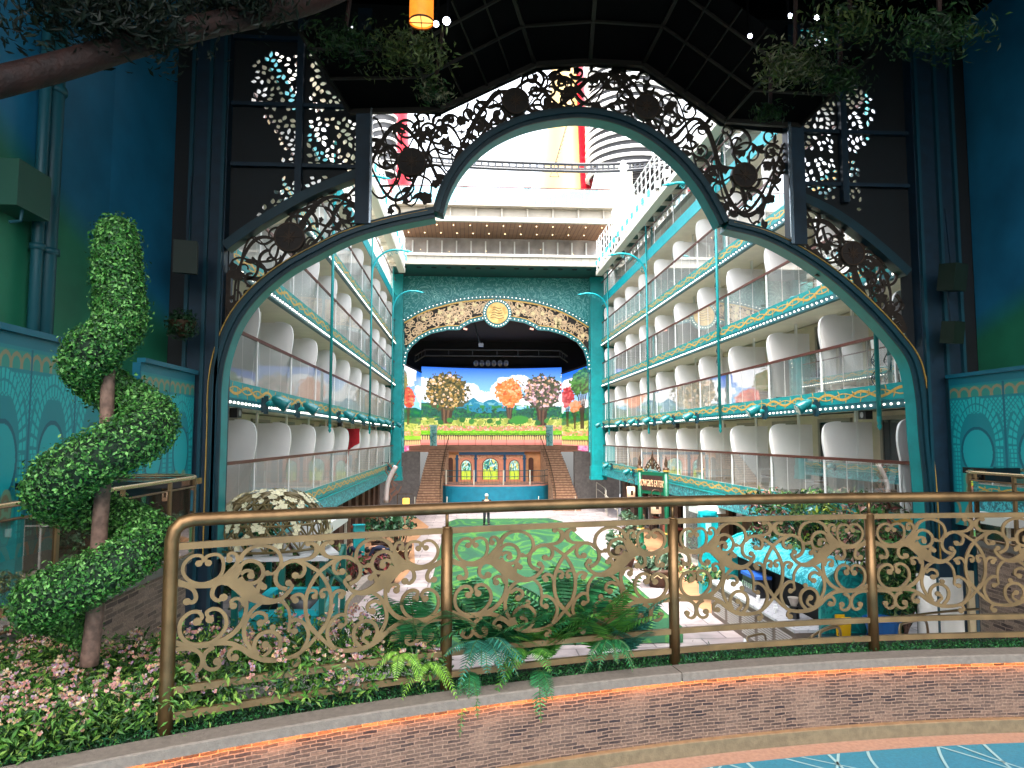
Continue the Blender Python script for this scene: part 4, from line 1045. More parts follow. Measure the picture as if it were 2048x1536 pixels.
        for k in range(1, 4):
            z0 = FL[k]
            for zz in (z0 + .35, z0 + 1.75):
                if zz > 13: continue
                P = [(0, 0), (.14, .1), (.2, .22), (.1, .32), (-.02, .4), (.1, .5), (.19, .6), (.1, .7), (0, .78)]
                m.tube([(xx, y + .05 + a * .9, zz - .35 + b) for a, b in crom(P, 4)], .012, 5)
                for c_ in ((.1, .2), (.1, .58)): m.tube([(xx, y + .05 + c_[0] + .06 * math.cos(a) * (1 - a / 9), zz - .35 + c_[1] + .06 * math.sin(a) * (1 - a / 9)) for a in np.linspace(0, 7, 12)], .01, 5)
        m.builds('scroll_iron', teal_d, t)
        # bracket arm over the courtyard
        t2 = thing('scroll_bracket', (xx, y, 13.2), f'curved teal scroll bracket on the {sidew[s]} facade post {nm}', 'bracket', 'scroll brackets arching over the courtyard')
        A = [(0, 12.7), (.05, 13.3), (.3, 13.8), (.75, 14.12), (1.3, 14.2), (1.75, 14.12)]
        MB().tube([(xx - s * a, y, b) for a, b in crom(A, 5)], .05, 8).tube([(xx - s * 1.7, y, 14.13), (xx - s * 1.95, y, 14.1)], [.07, .01], 8).build('arm', teal_b, t2, True)
        m = MB()
        for a, b, r in ((.22, 13.35, .16), (.5, 13.75, .15), (.85, 13.95, .13), (1.2, 14.05, .1)):
            m.tube([(xx - s * (a + r * math.cos(q) * (1 - q / 9)), y, b + r * math.sin(q) * (1 - q / 9)) for q in np.linspace(0, 7.5, 16)], .014, 5)
        m.builds('scroll_iron', teal, t2)
# stage lights on the second row fascia
def make_spot(s, loc, lb):
    t = thing('stage_light', loc, lb, 'stage light', 'teal stage lights along the balconies'); x, y, z = loc
    MB().obox((x - s * .06, y, z), (.12, .16, .34)).obox((x - s * .1, y - .06, z), (.1, .03, .42)).build('clamp', teal_d, t)
    MB().tube([(x - s * .1, y, z + .02), (x - s * .3, y - .16, z + .03)], .07, 12).build('yoke', teal, t, True)
    d = Vector((-s * .8, .12, -.5)).normalized(); c = Vector((x - s * .38, y - .1, z + .1))
    o = MB().tube([c - d * .16, c - d * .1, c + d * .02, c + d * .2, c + d * .26], [.03, .1, .13, .155, .155], 16).build('lamp_head', M('lamp_teal', '026c70', .35), t, True)
    MB().tube([c + d * .262, c + d * .268], .135, 16).build('lens', M('lens_white', 'cfd4d0', .15, metal=.3), o)
    return t
wd_ = ['nearest the arch', 'second from the arch', 'third from the arch', 'fourth from the arch', 'fifth from the arch', 'sixth from the arch', 'seventh from the arch', 'last before the stage']
for s, X, y0 in ((1, XR, 17.45), (-1, XL, 16.6)):
    for k, i in enumerate((0, 1, 3, 4, 5, 6, 7, 9)):
        make_spot(s, (X - s * .03, y0 + 3.13 * i, 5.75), f'teal stage light clamped under the second {sidew[s]} balcony row, {wd_[k]}')
for s, X, y, z, lb in ((1, XR, 17.2, 3.1, 'teal stage light low on the right behind the planter greenery'), (1, XR, 43.2, 3.2, 'teal stage light on the lowest right fascia by the stage'), (1, XR, 37.5, 3.1, 'teal stage light on the lowest right fascia left of the shop sign'), (-1, XL, 42.5, 3.15, 'teal stage light on the lowest left fascia by the stage'), (-1, XL, 16.8, 3.2, 'small teal stage light beside the blossom dome')):
    make_spot(s, (X - s * .03, y, z), lb)
for s, X, y in ((1, XR, 15.6), (1, XR, 30.2), (-1, XL, 15.2), (-1, XL, 27.5)):
    t = thing('ceiling_speaker', (X + s * .12, y, 5.5), f'small black round-coned speaker under the second row on the {sidew[s]}, {"near the arch" if y < 20 else "in mid courtyard"}', 'speaker')
    MB().obox((X + s * .12, y, 5.52), (.16, .3, .2)).build('cabinet', M('black_plastic', '101012', .5), t)
    MB().tube([(X + s * .035, y, 5.52), (X + s * .03, y, 5.52)], .07, 12).build('cone', M('grey_cone', '8a8a88', .5), t)
# furniture on the near right balconies
def chair0():
    t = thing('balcony_chair', (0, 0, 0), 'x', 'chair', 'white metal armchairs on the balconies')
    m = MB()
    for x in (-.28, .28):
        for y in (-.27, .27): m.box(x - .015, x + .015, y - .015, y + .015, 0, .62)
        m.box(x - .02, x + .02, -.29, .29, .62, .65).box(x - .014, x + .014, -.25, .25, .36, .39)
    m.build('frame', whitem, t)
    MB().obox((0, 0, .41), (.5, .52, .035), rx=.06).build('seat', M('mesh_white', 'cfcfd2', .6), t)
    MB().obox((0, .3, .68), (.5, .03, .5), rx=-.22).build('backrest', M('mesh_white', 'cfcfd2', .6), t)
    return t
def table0():
    t = thing('balcony_table', (0, 0, 0), 'x', 'table', 'small round tables on the balconies')
    MB().lathe([(.001, .44), (.24, .44), (.24, .47), (.001, .472)], (0, 0, 0), 20).build('table_top', M('taupe_top', '9a8672', .5), t)
    MB().lathe([(.17, 0), (.13, .2), (.1, .44)], (0, 0, 0), 16).build('pedestal', whitem, t, True)
    return t
c0, t0_ = chair0(), table0(); first = [True, True]
for n in range(4):
    for k in range(3):
        yb = 17.4 - 3.13 + 3.13 * k
        for j, (dy, rz) in enumerate(((.65, -1.2), (2.3, -1.9))):
            lb = f'white armchair on the {ordn[n]} right balcony, {["beside the arch", "second cabin from the arch", "third cabin from the arch"][k]}, {"nearer the camera" if j == 0 else "farther from the camera"}'
            o = c0 if first[0] else copy_tree(c0); first[0] = False; o.location = (XR + .85 + .1 * j, yb + dy, FL[n] - .02); o.rotation_euler.z = rz; o['label'] = lb
        o = t0_ if first[1] else copy_tree(t0_); first[1] = False; o.location = (XR + .75, yb + 1.45, FL[n] - .02)
        o['label'] = f'pedestal table between armchairs, {ordn[n]} right balcony, {["beside the arch", "second cabin from arch", "third cabin from arch"][k]}'
m = MB(); ydd = 16.35 + 3.13 * 6 - 3.13
f0 = lambda q: Vector((XL - q[0], ydd - .045 + .0, 3.34 + q[1])); f1 = lambda q: Vector((XL - q[0], ydd - .028, 3.34 + q[1]))
m.prism([(.05, 2.06), (.85, 2.06), (.8, 1.2), (.75, .5), (.62, .5), (.45, 1.15), (.25, 1.3), (.04, 1.4)], f0, f1); tag(m.build('red_towel', M('red_cloth', 'a3101f', .8, var=.15, scale=8), origin=True), 'red towel hung over a white divider on the lowest left balconies', 'towel')
# ======================= STAGE AND PROSCENIUM =======================
PY = 47.0
def h(px, py, Y=PY): p = at(px, py, Y=Y); return (p.x, p.z)
lacew = bpy.data.materials.new('turquoise_lace_print'); lacew.use_nodes = True; n = lacew.node_tree; b = n.nodes['Principled BSDF']
tc = n.nodes.new('ShaderNodeTexCoord'); no = n.nodes.new('ShaderNodeTexNoise'); no.inputs['Scale'].default_value = 1.15; no.inputs['Detail'].default_value = 2; no.inputs['Distortion'].default_value = 3.5
n.links.new(tc.outputs['Object'], no.inputs['Vector'])
rp = n.nodes.new('ShaderNodeValToRGB'); e = rp.color_ramp.elements; e[0].position = .44; e[1].position = .58
e[0].color = e[1].color = lin('0a7c7c') + [1]
for p_, c_ in ((.475, '0a7c7c'), (.49, '9ad6d0'), (.51, '0c8484'), (.53, '0c8484'), (.545, '90d0ca'), (.56, '0a7c7c')):
    q = e.new(p_); q.color = lin(c_) + [1]
n.links.new(no.outputs[0], rp.inputs[0]); n.links.new(rp.outputs[0], b.inputs['Base Color']); b.inputs['Roughness'].default_value = .45
pro = thing('stage_arch', (2.2, PY, 0), 'turquoise patterned stage arch with a gold lattice band and a round gold plaque', 'stage arch')
inn = [h(*p) for p in ((808, 900), (808, 730), (812, 705), (822, 690), (838, 676), (862, 664), (895, 657), (918, 657), (924, 652), (940, 643), (966, 637), (994, 636), (1022, 638), (1050, 643), (1070, 652), (1076, 657), (1100, 659), (1130, 668), (1155, 682), (1170, 700), (1177, 722), (1178, 745), (1178, 900))]
out_ = [h(*p) for p in ((809, 686), (809, 646), (850, 624), (910, 607), (960, 601), (994, 600), (1024, 602), (1075, 610), (1130, 628), (1177, 655), (1177, 700))]
xl, xr = XL - 1.2, XR + 1.2; zt = 15.9
fill('lace_wall', [[(inn[0][0], 4)] + inn[1:-1] + [(inn[-1][0], 4), (xr, 4), (xr, zt), (xl, zt), (xl, 4)]], PY + .0, PY + .3, lacew, pro)
band = [p for p in inn[2:-2]]
bandpoly = [out_[0]] + out_[1:-1] + [out_[-1]] + [(x, z + .18) for x, z in band[::-1]]
fill('gold_band_back', [bandpoly], PY - .05, PY - .01, M('lattice_back', '1c120c', .7), pro)
m = MB(); random.seed(11); jj = 0
xs = [p[0] for p in bandpoly]; zs = [p[1] for p in bandpoly]; fl = MB()
goldl = M('lattice_gold', 'd2b088', .45, metal=.15, var=.2, scale=6)
cnt = 0
for _ in range(2600):
    if cnt > 240: break
    c = (U(min(xs), max(xs)), U(min(zs), max(zs)))
    if not inpoly(c, bandpoly): continue
    r = U(.16, .36); P = spiral(c, U(0, 6.28), r, U(.7, 1.2), random.choice((1, -1)), 12)
    if sum(inpoly(q, bandpoly) for q in P[::2]) < 6: continue
    cnt += 1; jj = (jj + 1) % 29; m.rib(P, .055, XZ(PY - .075 - jj * .0008), XZ(PY - .055))
    m.prism(leafpoly(P[4], U(0, 6.28), .24, .06), XZ(PY - .1), XZ(PY - .056))
    if cnt % 9 == 0: fl.disc(c, .14, XZ(PY - .13), XZ(PY - .105), 20, lambda t: 1 + .25 * math.cos(5 * t))
m.build('gold_lattice', goldl, pro); fl.builds('cream_flower', M('cream_flower', 'e8cf98', .5), pro)
m = MB(); m.rib(crom(out_[1:-1], 3), .1, XZ(PY - .12), XZ(PY - .0)).rib(crom(bandpoly[len(out_):], 2), .06, XZ(PY - .11), XZ(PY - .0)); m.build('gold_edge', gold, pro)
m = MB(); m.rib([(x, z) for x, z in inn[1:-1]], .26, XZ(PY - .16), XZ(PY - .002)); m.rib([(x, z + .18) for x, z in crom(out_[1:-1], 3)], .24, XZ(PY - .14), XZ(PY - .002)); m.build('arch_moulding', M('moulding_teal', '0e6c70', .4), pro)
b = MB()
def along(P, st):
    acc = 0; o = []
    for a, c in zip(P[:-1], P[1:]):
        L = math.dist(a, c); t = (st - acc) % st
        while t < L: o.append((a[0] + (c[0] - a[0]) * t / L, a[1] + (c[1] - a[1]) * t / L)); t += st
        acc = (acc + L) % st
    return o
for x, z in along([(x, z) for x, z in inn[1:-1]], .27) + along([(x, z + .2) for x, z in crom(out_[1:-1], 3)], .27): b.sphere((x, PY - .17, z), .026, 6, 4)
mc = h(994, 628); R0 = .86
for i in range(30): a = i * math.pi / 15; b.sphere((mc[0] + math.cos(a) * R0 * 1.0, PY - .36, mc[1] + math.sin(a) * R0 * 1.0), .028, 6, 4)
b.build('light_bulbs', bulb, pro)
pq = MB().disc(mc, R0 * 1.12, XZ(PY - .34), XZ(PY - .003), 40).build('plaque', M('moulding_teal', '0e6c70', .4), pro)
MB().disc(mc, R0 * .84, XZ(PY - .4), XZ(PY - .342), 40).build('gold_disc', M('antique_gold', 'b98d45', .4, metal=.3, var=.25, scale=3, col2='d9b870'), pq)
m = MB()   # plain embossed compass-free wave relief
for k in range(5):
    m.rib(crom([(mc[0] - .5 + .2 * k * .3, mc[1] - .35 + k * .17), (mc[0] - .2, mc[1] - .28 + k * .17), (mc[0] + .1, mc[1] - .38 + k * .17), (mc[0] + .45 - .05 * k, mc[1] - .3 + k * .16)], 5), .035, XZ(PY - .42), XZ(PY - .402))
m.build('embossed_lines', M('gold_shade', '6d4d24', .5), pq)
# side pilasters
for px0, px1 in ((785, 805), (1180, 1206)):
    a, c = h(px0, 800)[0], h(px1, 800)[0]; m = MB().box(a, c, PY - .5, PY - .02, 2.6, 15.9); m.box(a - .06, c + .06, PY - .6, PY + .0, 2.4, 3.1).box(a - .1, c + .1, PY - .64, PY + .02, 2.2, 2.42).box(a + .1, c - .1, PY - .53, PY - .502, 3.4, 15.5)
    m.build('pilaster', teal, pro)
    m = MB(); 
# black stage house
tag(MB().box(-6.5, 10.8, PY + .35, 61, 13.4, 13.6).box(-6.7, -6.5, PY + .35, 61, 4, 13.4).box(10.8, 11, PY + .35, 61, 4, 13.4).box(-6.5, 10.8, 61, 61.2, 4, 13.4).build('stage_house', dark, origin=False), 'black stage house enclosing the screens', 'stage')
tr1 = thing('lighting_truss', (2, 50, 11.5), 'black curved lighting truss above the big screen', 'truss')
m = MB(); A = [at(830, 723, Y=52), at(850, 711, Y=51), at(994, 712, Y=50.5), at(1120, 713, Y=51), at(1135, 724, Y=52)]
m.tube(A, .05, 6).tube([p + Vector((0, 0, .45)) for p in A], .05, 6)
for p in [A[i].lerp(A[i + 1], t) for i in range(4) for t in (0, .33, .66)]: m.bar(p, p + Vector((0, 0, .45)), .04)
m.build('truss_frame', M('truss_grey', '3a3d44', .5, metal=.4), tr1)
m = MB()
for i in range(6): m.tube([at(952 + i * 12, 729, Y=51), at(952 + i * 12, 724, Y=50.7)], .16, 10)
m.build('lamps', M('lamp_grey', '565a66', .3, metal=.3), tr1)
tag(MB().tube([at(948, 645, Y=50), at(958, 680, Y=50), at(960, 690, Y=50)], .06, 8).obox(at(962, 690, Y=50), (.35, .2, .25)).build('ceiling_fixture', M('lamp_grey', '565a66', .3)), 'grey projector box on a bent pipe under the stage ceiling', 'light fixture')
for px, lb in ((927, 'small pink lamp at the left notch of the stage arch'), (1060, 'small pink lamp at the right notch of the stage arch')):
    c = at(px, 657, Y=47.6); tag(MB().tube([c, c + Vector((.25, 0, -.06))], .06, 8).build('stage_lamp', M('pink_lamp', 'f0a898', .4, emit=.3)), lb, 'lamp')
# ---- painted screen (drawn in numbers, no image file) ----
W0, W1, H0, H1, K = 800, 1182, 722, 892, 2.6
sw_, sh_ = int((W1 - W0) * K), int((H1 - H0) * K)
py_, px_ = np.mgrid[0:sh_, 0:sw_]; px_ = px_ / K + W0; py_ = py_ / K + H0
def vnoise(sc, seed, oct_=3):
    r = np.random.default_rng(seed); out = np.zeros((sh_, sw_)); amp = 1; tot = 0
    for o in range(oct_):
        s = sc / 2 ** o; gw, gh = int((W1 - W0) / s) + 3, int((H1 - H0) / s) + 3; g_ = r.random((gh, gw))
        x = (px_ - W0) / s; y = (py_ - H0) / s; xi = x.astype(int); yi = y.astype(int); fx = x - xi; fy = y - yi; fx = fx * fx * (3 - 2 * fx); fy = fy * fy * (3 - 2 * fy)
        v = (g_[yi, xi] * (1 - fx) + g_[yi, xi + 1] * fx) * (1 - fy) + (g_[yi + 1, xi] * (1 - fx) + g_[yi + 1, xi + 1] * fx) * fy
        out += v * amp; tot += amp; amp *= .5
    return out / tot
N1, N2, N3 = vnoise(14, 1), vnoise(5, 2), vnoise(2.4, 3, 2)
im = np.zeros((sh_, sw_, 3))
t = np.clip((py_ - 730) / 80, 0, 1)[..., None]
im[:] = srgb((14, 92, 214)) * (1 - t) ** 1.5 + srgb((150, 212, 245)) * (1 - (1 - t) ** 1.5)
def put(mask, c, a=1.):
    m_ = (mask * a)[..., None] if not isinstance(mask, np.ndarray) or mask.dtype != bool else mask[..., None] * a
    im[:] = im * (1 - m_) + srgb(c) * m_
def ell(x, y, rx, ry, nz=.0, N=N2): return (((px_ - x) / rx) ** 2 + ((py_ - y) / ry) ** 2 + (N - .5) * nz) < 1
for x, y, rx, ry in ((848, 772, 16, 18), (862, 786, 24, 20), (936, 776, 22, 13), (950, 786, 24, 10), (1010, 762, 20, 12), (1036, 758, 26, 11), (1062, 772, 22, 14), (1000, 775, 22, 12), (990, 792, 34, 12), (1105, 770, 20, 12), (1120, 790, 20, 16), (815, 735, 16, 26), (838, 766, 10, 14), (1140, 750, 20, 12), (1165, 800, 20, 12), (1045, 800, 40, 10), (930, 800, 60, 10), (1100, 805, 30, 10)):
    put(ell(x, y, rx, ry, 1.1), (255, 252, 250), .92)
def mtn(P, c, jag=6):
    xs = [p[0] for p in P]; yv = np.interp(px_[0], xs, [p[1] for p in P]); yv = yv + (N1[10] - .5) * jag; put(py_ > yv[None, :], c)
mtn([(800, 812), (870, 812), (905, 818), (925, 806), (938, 796), (946, 792), (955, 799), (965, 803), (975, 797), (984, 795), (996, 801), (1010, 812), (1040, 816), (1090, 812), (1182, 806)], (28, 128, 158))
put((py_ > 802) & (N2 > .58) & (py_ < 832) & (px_ > 915) & (px_ < 1025), (110, 176, 190))
mtn([(800, 806), (840, 802), (870, 808), (905, 812), (960, 824), (1000, 820), (1040, 818), (1090, 812), (1130, 810), (1182, 804)], (24, 92, 74), 9)
put((py_ > 808) & (N2 > .55) & (py_ < 845), (42, 128, 58)); put((py_ > 812) & (N3 > .62) & (py_ < 845), (14, 66, 50))
mtn([(800, 832), (845, 838), (880, 840), (940, 836), (990, 834), (1050, 840), (1100, 838), (1182, 830)], (176, 184, 84), 5)
put((py_ > 834) & (N2 > .56) & (py_ < 852), (214, 206, 118)); put((py_ > 832) & (N3 > .64) & (py_ < 854), (82, 128, 44))
def tree(x, y, rx, ry, cols, trunk, tw, ybase, seed):
    r = np.random.default_rng(seed)
    for i in range(5): put((np.abs(px_ - (x + (i - 2) * tw * .7 * (1 - np.clip((ybase - py_) / (ybase - y), 0, 1)) * .6 + (i - 2) * rx * .3 * np.clip((ybase - py_) / (ybase - y), 0, 1) ** 2)) < tw * .34) & (py_ > y) & (py_ < ybase), trunk if i % 2 else [c * .6 for c in trunk])
    put(ell(x, y, rx, ry, 1.5), cols[0])
    for k in range(int(rx * ry * .22)):
        a = r.random() * 6.28; q = math.sqrt(r.random()); cx_, cy_ = x + math.cos(a) * q * rx * .95, y + math.sin(a) * q * ry * .95; s = r.uniform(1, 3.4)
        put(ell(cx_, cy_, s, s * .85, .8, N3), cols[r.integers(1, len(cols))])
tree(893, 781, 42, 36, [(84, 78, 42), (60, 66, 30), (206, 170, 110), (236, 196, 170), (124, 104, 50), (44, 52, 30), (170, 130, 60)], (116, 84, 56), 9, 846, 3)
tree(1018, 782, 27, 28, [(228, 120, 50), (240, 150, 90), (250, 180, 130), (206, 90, 40), (232, 134, 70)], (110, 80, 58), 4, 846, 5)
tree(1083, 781, 38, 34, [(70, 72, 50), (232, 186, 190), (96, 90, 60), (46, 60, 36), (204, 160, 130), (140, 100, 110)], (104, 70, 50), 8, 850, 6)
tree(816, 784, 13, 20, [(196, 50, 40), (226, 84, 60), (160, 34, 30), (220, 130, 80)], (90, 66, 50), 2, 838, 7)
tree(806, 750, 8, 20, [(96, 110, 40), (140, 120, 60)], (90, 66, 50), 2, 838, 17)
tree(1135, 776, 14, 22, [(186, 44, 56), (220, 90, 90), (160, 30, 40)], (70, 44, 40), 2, 840, 8)
tree(1164, 752, 22, 26, [(34, 92, 34), (52, 124, 44), (20, 62, 26), (80, 140, 60)], (74, 50, 40), 3, 846, 9)
tree(1150, 800, 12, 12, [(206, 120, 70), (230, 150, 110)], (74, 50, 40), 1.5, 846, 10)
for x in range(860, 1110, 16): put(ell(x + (x * 7) % 11, 838 + (x * 5) % 7, 6, 5, 1), ((40, 104, 44), (62, 130, 52), (150, 160, 70))[x // 16 % 3])
put(ell(1038, 838, 18, 9, 1.2), (60, 140, 50))
put((py_ > 850) & (py_ < 862) & (N3 > .35), (222, 130, 110)); put((py_ > 850) & (py_ < 862) & (N3 > .62), (120, 170, 60)); put((py_ > 850) & (py_ < 861) & (N3 < .3), (240, 190, 170))
put((py_ > 860) & (py_ < 868), (116, 186, 24)); put((py_ > 860) & (py_ < 868) & (N3 > .6), (150, 214, 50))
put((py_ > 868) & (py_ < 879), (54, 60, 44)); pk = np.abs(((px_ / 4.6) % 1) - .5) * 2
put((py_ > 868.5 + pk * 5) & (py_ < 878) & (pk < .72), (232, 192, 128)); put((py_ > 878), (226, 150, 134)); put((py_ > 884), (206, 120, 108))
sd = (px_ < 843) | (px_ > 1123); put(sd & (py_ > 880), (214, 70, 130)); put(sd & (py_ > 880) & (N3 > .5), (246, 170, 200))
scrm = MVC('led_screen', .3, emit=.2)
def sub(x0, x1, y0, y1):
    c0, c1, r0, r1 = [int(v) for v in ((x0 - W0) * K, (x1 - W0) * K, (y0 - H0) * K, (y1 - H0) * K)]; return im[r0:r1, c0:c1]
scr = thing('led_screen', (2, 60, 4.4), 'large lit screen at the back of the stage showing a flowery park with trees', 'screen')
A, B = at(843, 733, Y=60), at(1123, 735, Y=60); zb = at(900, 890, Y=60).z
grid_paint('screen_image', lambda u, v: (A.x + (B.x - A.x) * u, 60 - .0 + .5 * math.sin(math.pi * u), zb + (A.z - .1 * math.sin(math.pi * u) - zb) * v), 0, 0, sub(843, 1123, 733, 889), scrm, scr)
MB().box(A.x - .1, B.x + .1, 60.6, 60.75, zb - .2, A.z + .1).build('screen_cabinet', dark, scr)
for x0, y0, x1, y1, ya, yb2, lb, base in ((803, 716, 843, 733, 52.2, 59.9, 'lit side screen with a red tree at the left of the stage', 916), (1123, 735, 1181, 722, 59.9, 51.8, 'lit side screen with a tall green tree at the right of the stage', 914)):
    P, Q = at(x0, (y0 + y1) / 2, Y=ya), at(x1, (y0 + y1) / 2, Y=yb2); t = thing('side_screen', P, lb, 'screen'); zt_ = (P.z + Q.z) / 2 + .3; zb_ = 3.6 if True else 0
    near = P if P.y < Q.y else Q; zb_ = at(0, 905, Y=near.y).z; zt_ = at(0, 722, Y=near.y).z
    grid_paint('screen_image', lambda u, v: (P.x + (Q.x - P.x) * u, P.y + (Q.y - P.y) * u, zb_ + (zt_ - zb_) * v), 0, 0, sub(x0, min(x1, 1180), 724, 891), scrm, t)
    MB().bar(P + Vector((0, .12, zt_ - P.z + .1)), Q + Vector((0, .12, zt_ - Q.z + .1)), .1, .1).build('screen_frame', dark, t)
# upper stage terrace
ter = M('terrace_brown', '96705a', .7, var=.2, scale=2)
tag(MB().box(-5.2, 9.6, 55.2, 60.5, 3.9, 4.35).build('upper_stage', ter), 'brown raised upper stage floor in front of the big screen', 'stage')
for px, lb in ((866, 'turquoise gate pier left of the picket fence on the upper stage'), (1098, 'turquoise gate pier right of the picket fence on the upper stage')):
    c = at(px, 892, Y=55.6); t = thing('gate_pier', (c.x, c.y, 4.35), lb, 'pier'); MB().box(c.x - .22, c.x + .22, c.y - .2, c.y + .2, 4.35, 5.85).build('shaft', M('pier_teal', '2a8c92', .5, col2='7fc0bc', scale=7, lo=.45, hi=.5), t)
    MB().box(c.x - .3, c.x + .3, c.y - .28, c.y + .28, 5.852, 5.98).box(c.x + .222, c.x + .3, c.y - .2, c.y + .2, 4.35, 5.85).build('cap', M('pier_trim', 'a8d6d4', .5), t)
st = thing('stage_railing', (2, 55.3, 4.35), 'thin arched balustrade on the edge of the upper stage', 'railing')
m = MB(); xs = [at(p_, 880, Y=55.25).x for p_ in (866, 889, 917, 951, 983, 1013, 1048, 1070, 1098)]
m.bar((xs[0], 55.25, 5.3), (xs[-1], 55.25, 5.3), .03)
for x in xs: m.bar((x, 55.25, 4.35), (x, 55.25, 5.3), .03)
for a, c in zip(xs[:-1], xs[1:]): m.tube([(a + (c - a) * t_, 55.25, 5.05 + .22 * math.sin(math.pi * t_)) for t_ in np.linspace(0, 1, 9)], .012, 5)
m.build('rail_frame', bronze_dk, st)
# lower backdrop (z 1.6 .. 4.1)
bd = thing('stage_backdrop', (2, 55, 1.6), 'low stage facade with three stained glass arched windows between blue columns', 'facade')
Yb = 54.6; k_ = lambda px, py, Y=Yb: at(px, py, Y=Y)
ochre = M('ochre_wall', 'd0905c', .6, var=.25, scale=1.2); pinkw = M('salmon_wall_glow', 'd98a6a', .6, var=.1, scale=3, emit=.04)  # salmon wall glows faintly, emission added without a lamp
xa, xb = k_(918, 930).x, k_(1049, 930).x
MB().box(k_(884, 930).x, xa - .02, Yb + .05, Yb + .3, 1.5, 3.88).box(xb + .02, k_(1090, 930).x, Yb + .05, Yb + .3, 1.5, 3.88).build('side_wall', ochre, bd)
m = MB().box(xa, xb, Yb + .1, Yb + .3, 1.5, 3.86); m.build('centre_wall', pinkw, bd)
m = MB().box(xa, xb, Yb - .12, Yb + .0, 3.66, 3.87)
for px in (919.5, 955, 1010, 1047.5): x = k_(px, 0).x; m.box(x - .09, x + .09, Yb - .1, Yb + .09, 1.6, 3.65).box(x - .14, x + .14, Yb - .15, Yb + .09, 3.3, 3.42)
m.build('blue_columns', M('column_blue', '1a5276', .5), bd)
m = MB()
for a, c in ((922, 953), (958, 1007), (1013, 1046)):
    x0, x1 = k_(a, 0).x, k_(c, 0).x; P = [(x0, 3.64), (x1, 3.64), (x1, 3.28)] + [(x1 - (x1 - x0) * t_, 3.28 + .18 * math.sin(math.pi * t_)) for t_ in np.linspace(0, 1, 9)] + [(x0, 3.28)]
    m.prism(P, XZ(Yb + .04), XZ(Yb + .09))
m.build('valance', M('valance_cream', 'f0b890', .6, emit=.0, col2='c07a58', scale=9), bd)
gi = MVC('stained_glass', .2, emit=.2)
for px, w2, hh in ((937, 9.5, 3.22), (983, 14.5, 3.36), (1028.5, 9.5, 3.22)):
    x = k_(px, 0).x; hw = w2 * 54.6 / 1400; nx, nz = 40, 64; yy, xx = np.mgrid[0:nz, 0:nx]; v = 1 - yy / (nz - 1); u = xx / (nx - 1) * 2 - 1
    rr = np.random.default_rng(int(px)); img = np.zeros((nz, nx, 3)); img[:] = srgb((210, 220, 90)); img[v < .55] = srgb((190, 205, 60)); img[v > .5] = srgb((150, 200, 200))
    for _ in range(60):
        cx_, cy_, s_ = rr.uniform(-.8, .8), rr.uniform(.5, .95), rr.uniform(.05, .16); img[((u - cx_) ** 2 + ((v - cy_) * 1.6) ** 2) < s_ ** 2] = srgb([(30, 110, 110), (60, 150, 120), (240, 200, 90), (20, 80, 90), (200, 235, 220)][rr.integers(5)])
    img[(np.abs(u) > .8) & (((v * 12) % 1) > .5)] = srgb((120, 150, 50)); img[(np.abs(u - .1 * np.sin(v * 9)) < .06) & (v < .6)] = srgb((60, 110, 60))
    z0 = 1.75
    grid_paint('stained_glass', lambda uu, vv: (x + hw * (2 * uu - 1) * (1 if vv < .7 else math.sqrt(max(0, 1 - ((vv - .7) / .3) ** 2)) * .999 + .001), Yb + .08, z0 + (hh - z0) * vv), 0, 0, img, gi, bd)
    P = [(x - hw - .04, z0)] + [(x - (hw + .04) * math.cos(a), z0 + (hh - z0) * .7 + ((hh - z0) * .3 + .04) * math.sin(a)) for a in np.linspace(0, math.pi, 13)] + [(x + hw + .04, z0)]
    MB().rib(P, .06, XZ(Yb + .02), XZ(Yb + .098)).build('window_frame', M('window_brown', '7a3c30', .6), bd)
m = MB()
for px in (907, 1060):
    x = k_(px, 0).x; P = [(x - .2, 1.6)] + [(x - .2 * math.cos(a), 3.25 + .2 * math.sin(a)) for a in np.linspace(0, math.pi, 11)] + [(x + .2, 1.6)]; m.prism(P, XZ(Yb + .0), XZ(Yb + .045))
m.builds('niche', M('niche_brown', '5a3424', .7), bd)
tag(MB().box(-5.1, 9.5, Yb - .3, Yb + 1.2, 3.89, 4.0).build('cornice', M('cornice_brown', '9a6a50', .6)), 'long brown cornice above the stage facade', 'cornice')
# lower platform: blue curved riser, railing
pl = thing('stage_platform', (2, 51, 0), 'low round fronted stage with a plain blue front', 'stage')
xA, xB = at(878, 990, Y=51.5).x, at(1102, 990, Y=51.5).x; xc_, hw = (xA + xB) / 2, (xB - xA) / 2
arc_ = [(xA, 53.6), (xA, 52.4)] + [(xc_ - hw * .9 * math.cos(a), 51.6 - 1.3 * math.sin(a)) for a in np.linspace(.1, math.pi - .1, 21)] + [(xB, 52.4), (xB, 53.6)]
m = MB(); m.prism([(x, y) for x, y in arc_] + [(xB, 54.5), (xA, 54.5)], lambda q: Vector((q[0], q[1], .12)), lambda q: Vector((q[0], q[1], 1.5))); m.build('blue_front', M('stage_blue', '0d7c96', .55, var=.12, scale=2), pl)
m = MB(); m.prism([(x, y + (.0 if i else 0)) for i, (x, y) in enumerate(arc_)] + [(xB, 54.5), (xA, 54.5)], lambda q: Vector((q[0], q[1], 1.503)), lambda q: Vector((q[0], q[1], 1.6))); m.build('stage_floor', M('stage_floor_pink', 'c08a78', .6), pl)
sr = thing('platform_railing', (2, 51, 1.6), 'teal mesh balustrade with pale posts around the low stage', 'railing')
P3 = [(x, y) for x, y in arc_[1:-1]]
m = MB()
for z in (1.66, 2.2, 2.62): m.tube([(x, y + .08, z) for x, y in P3], .025, 6)
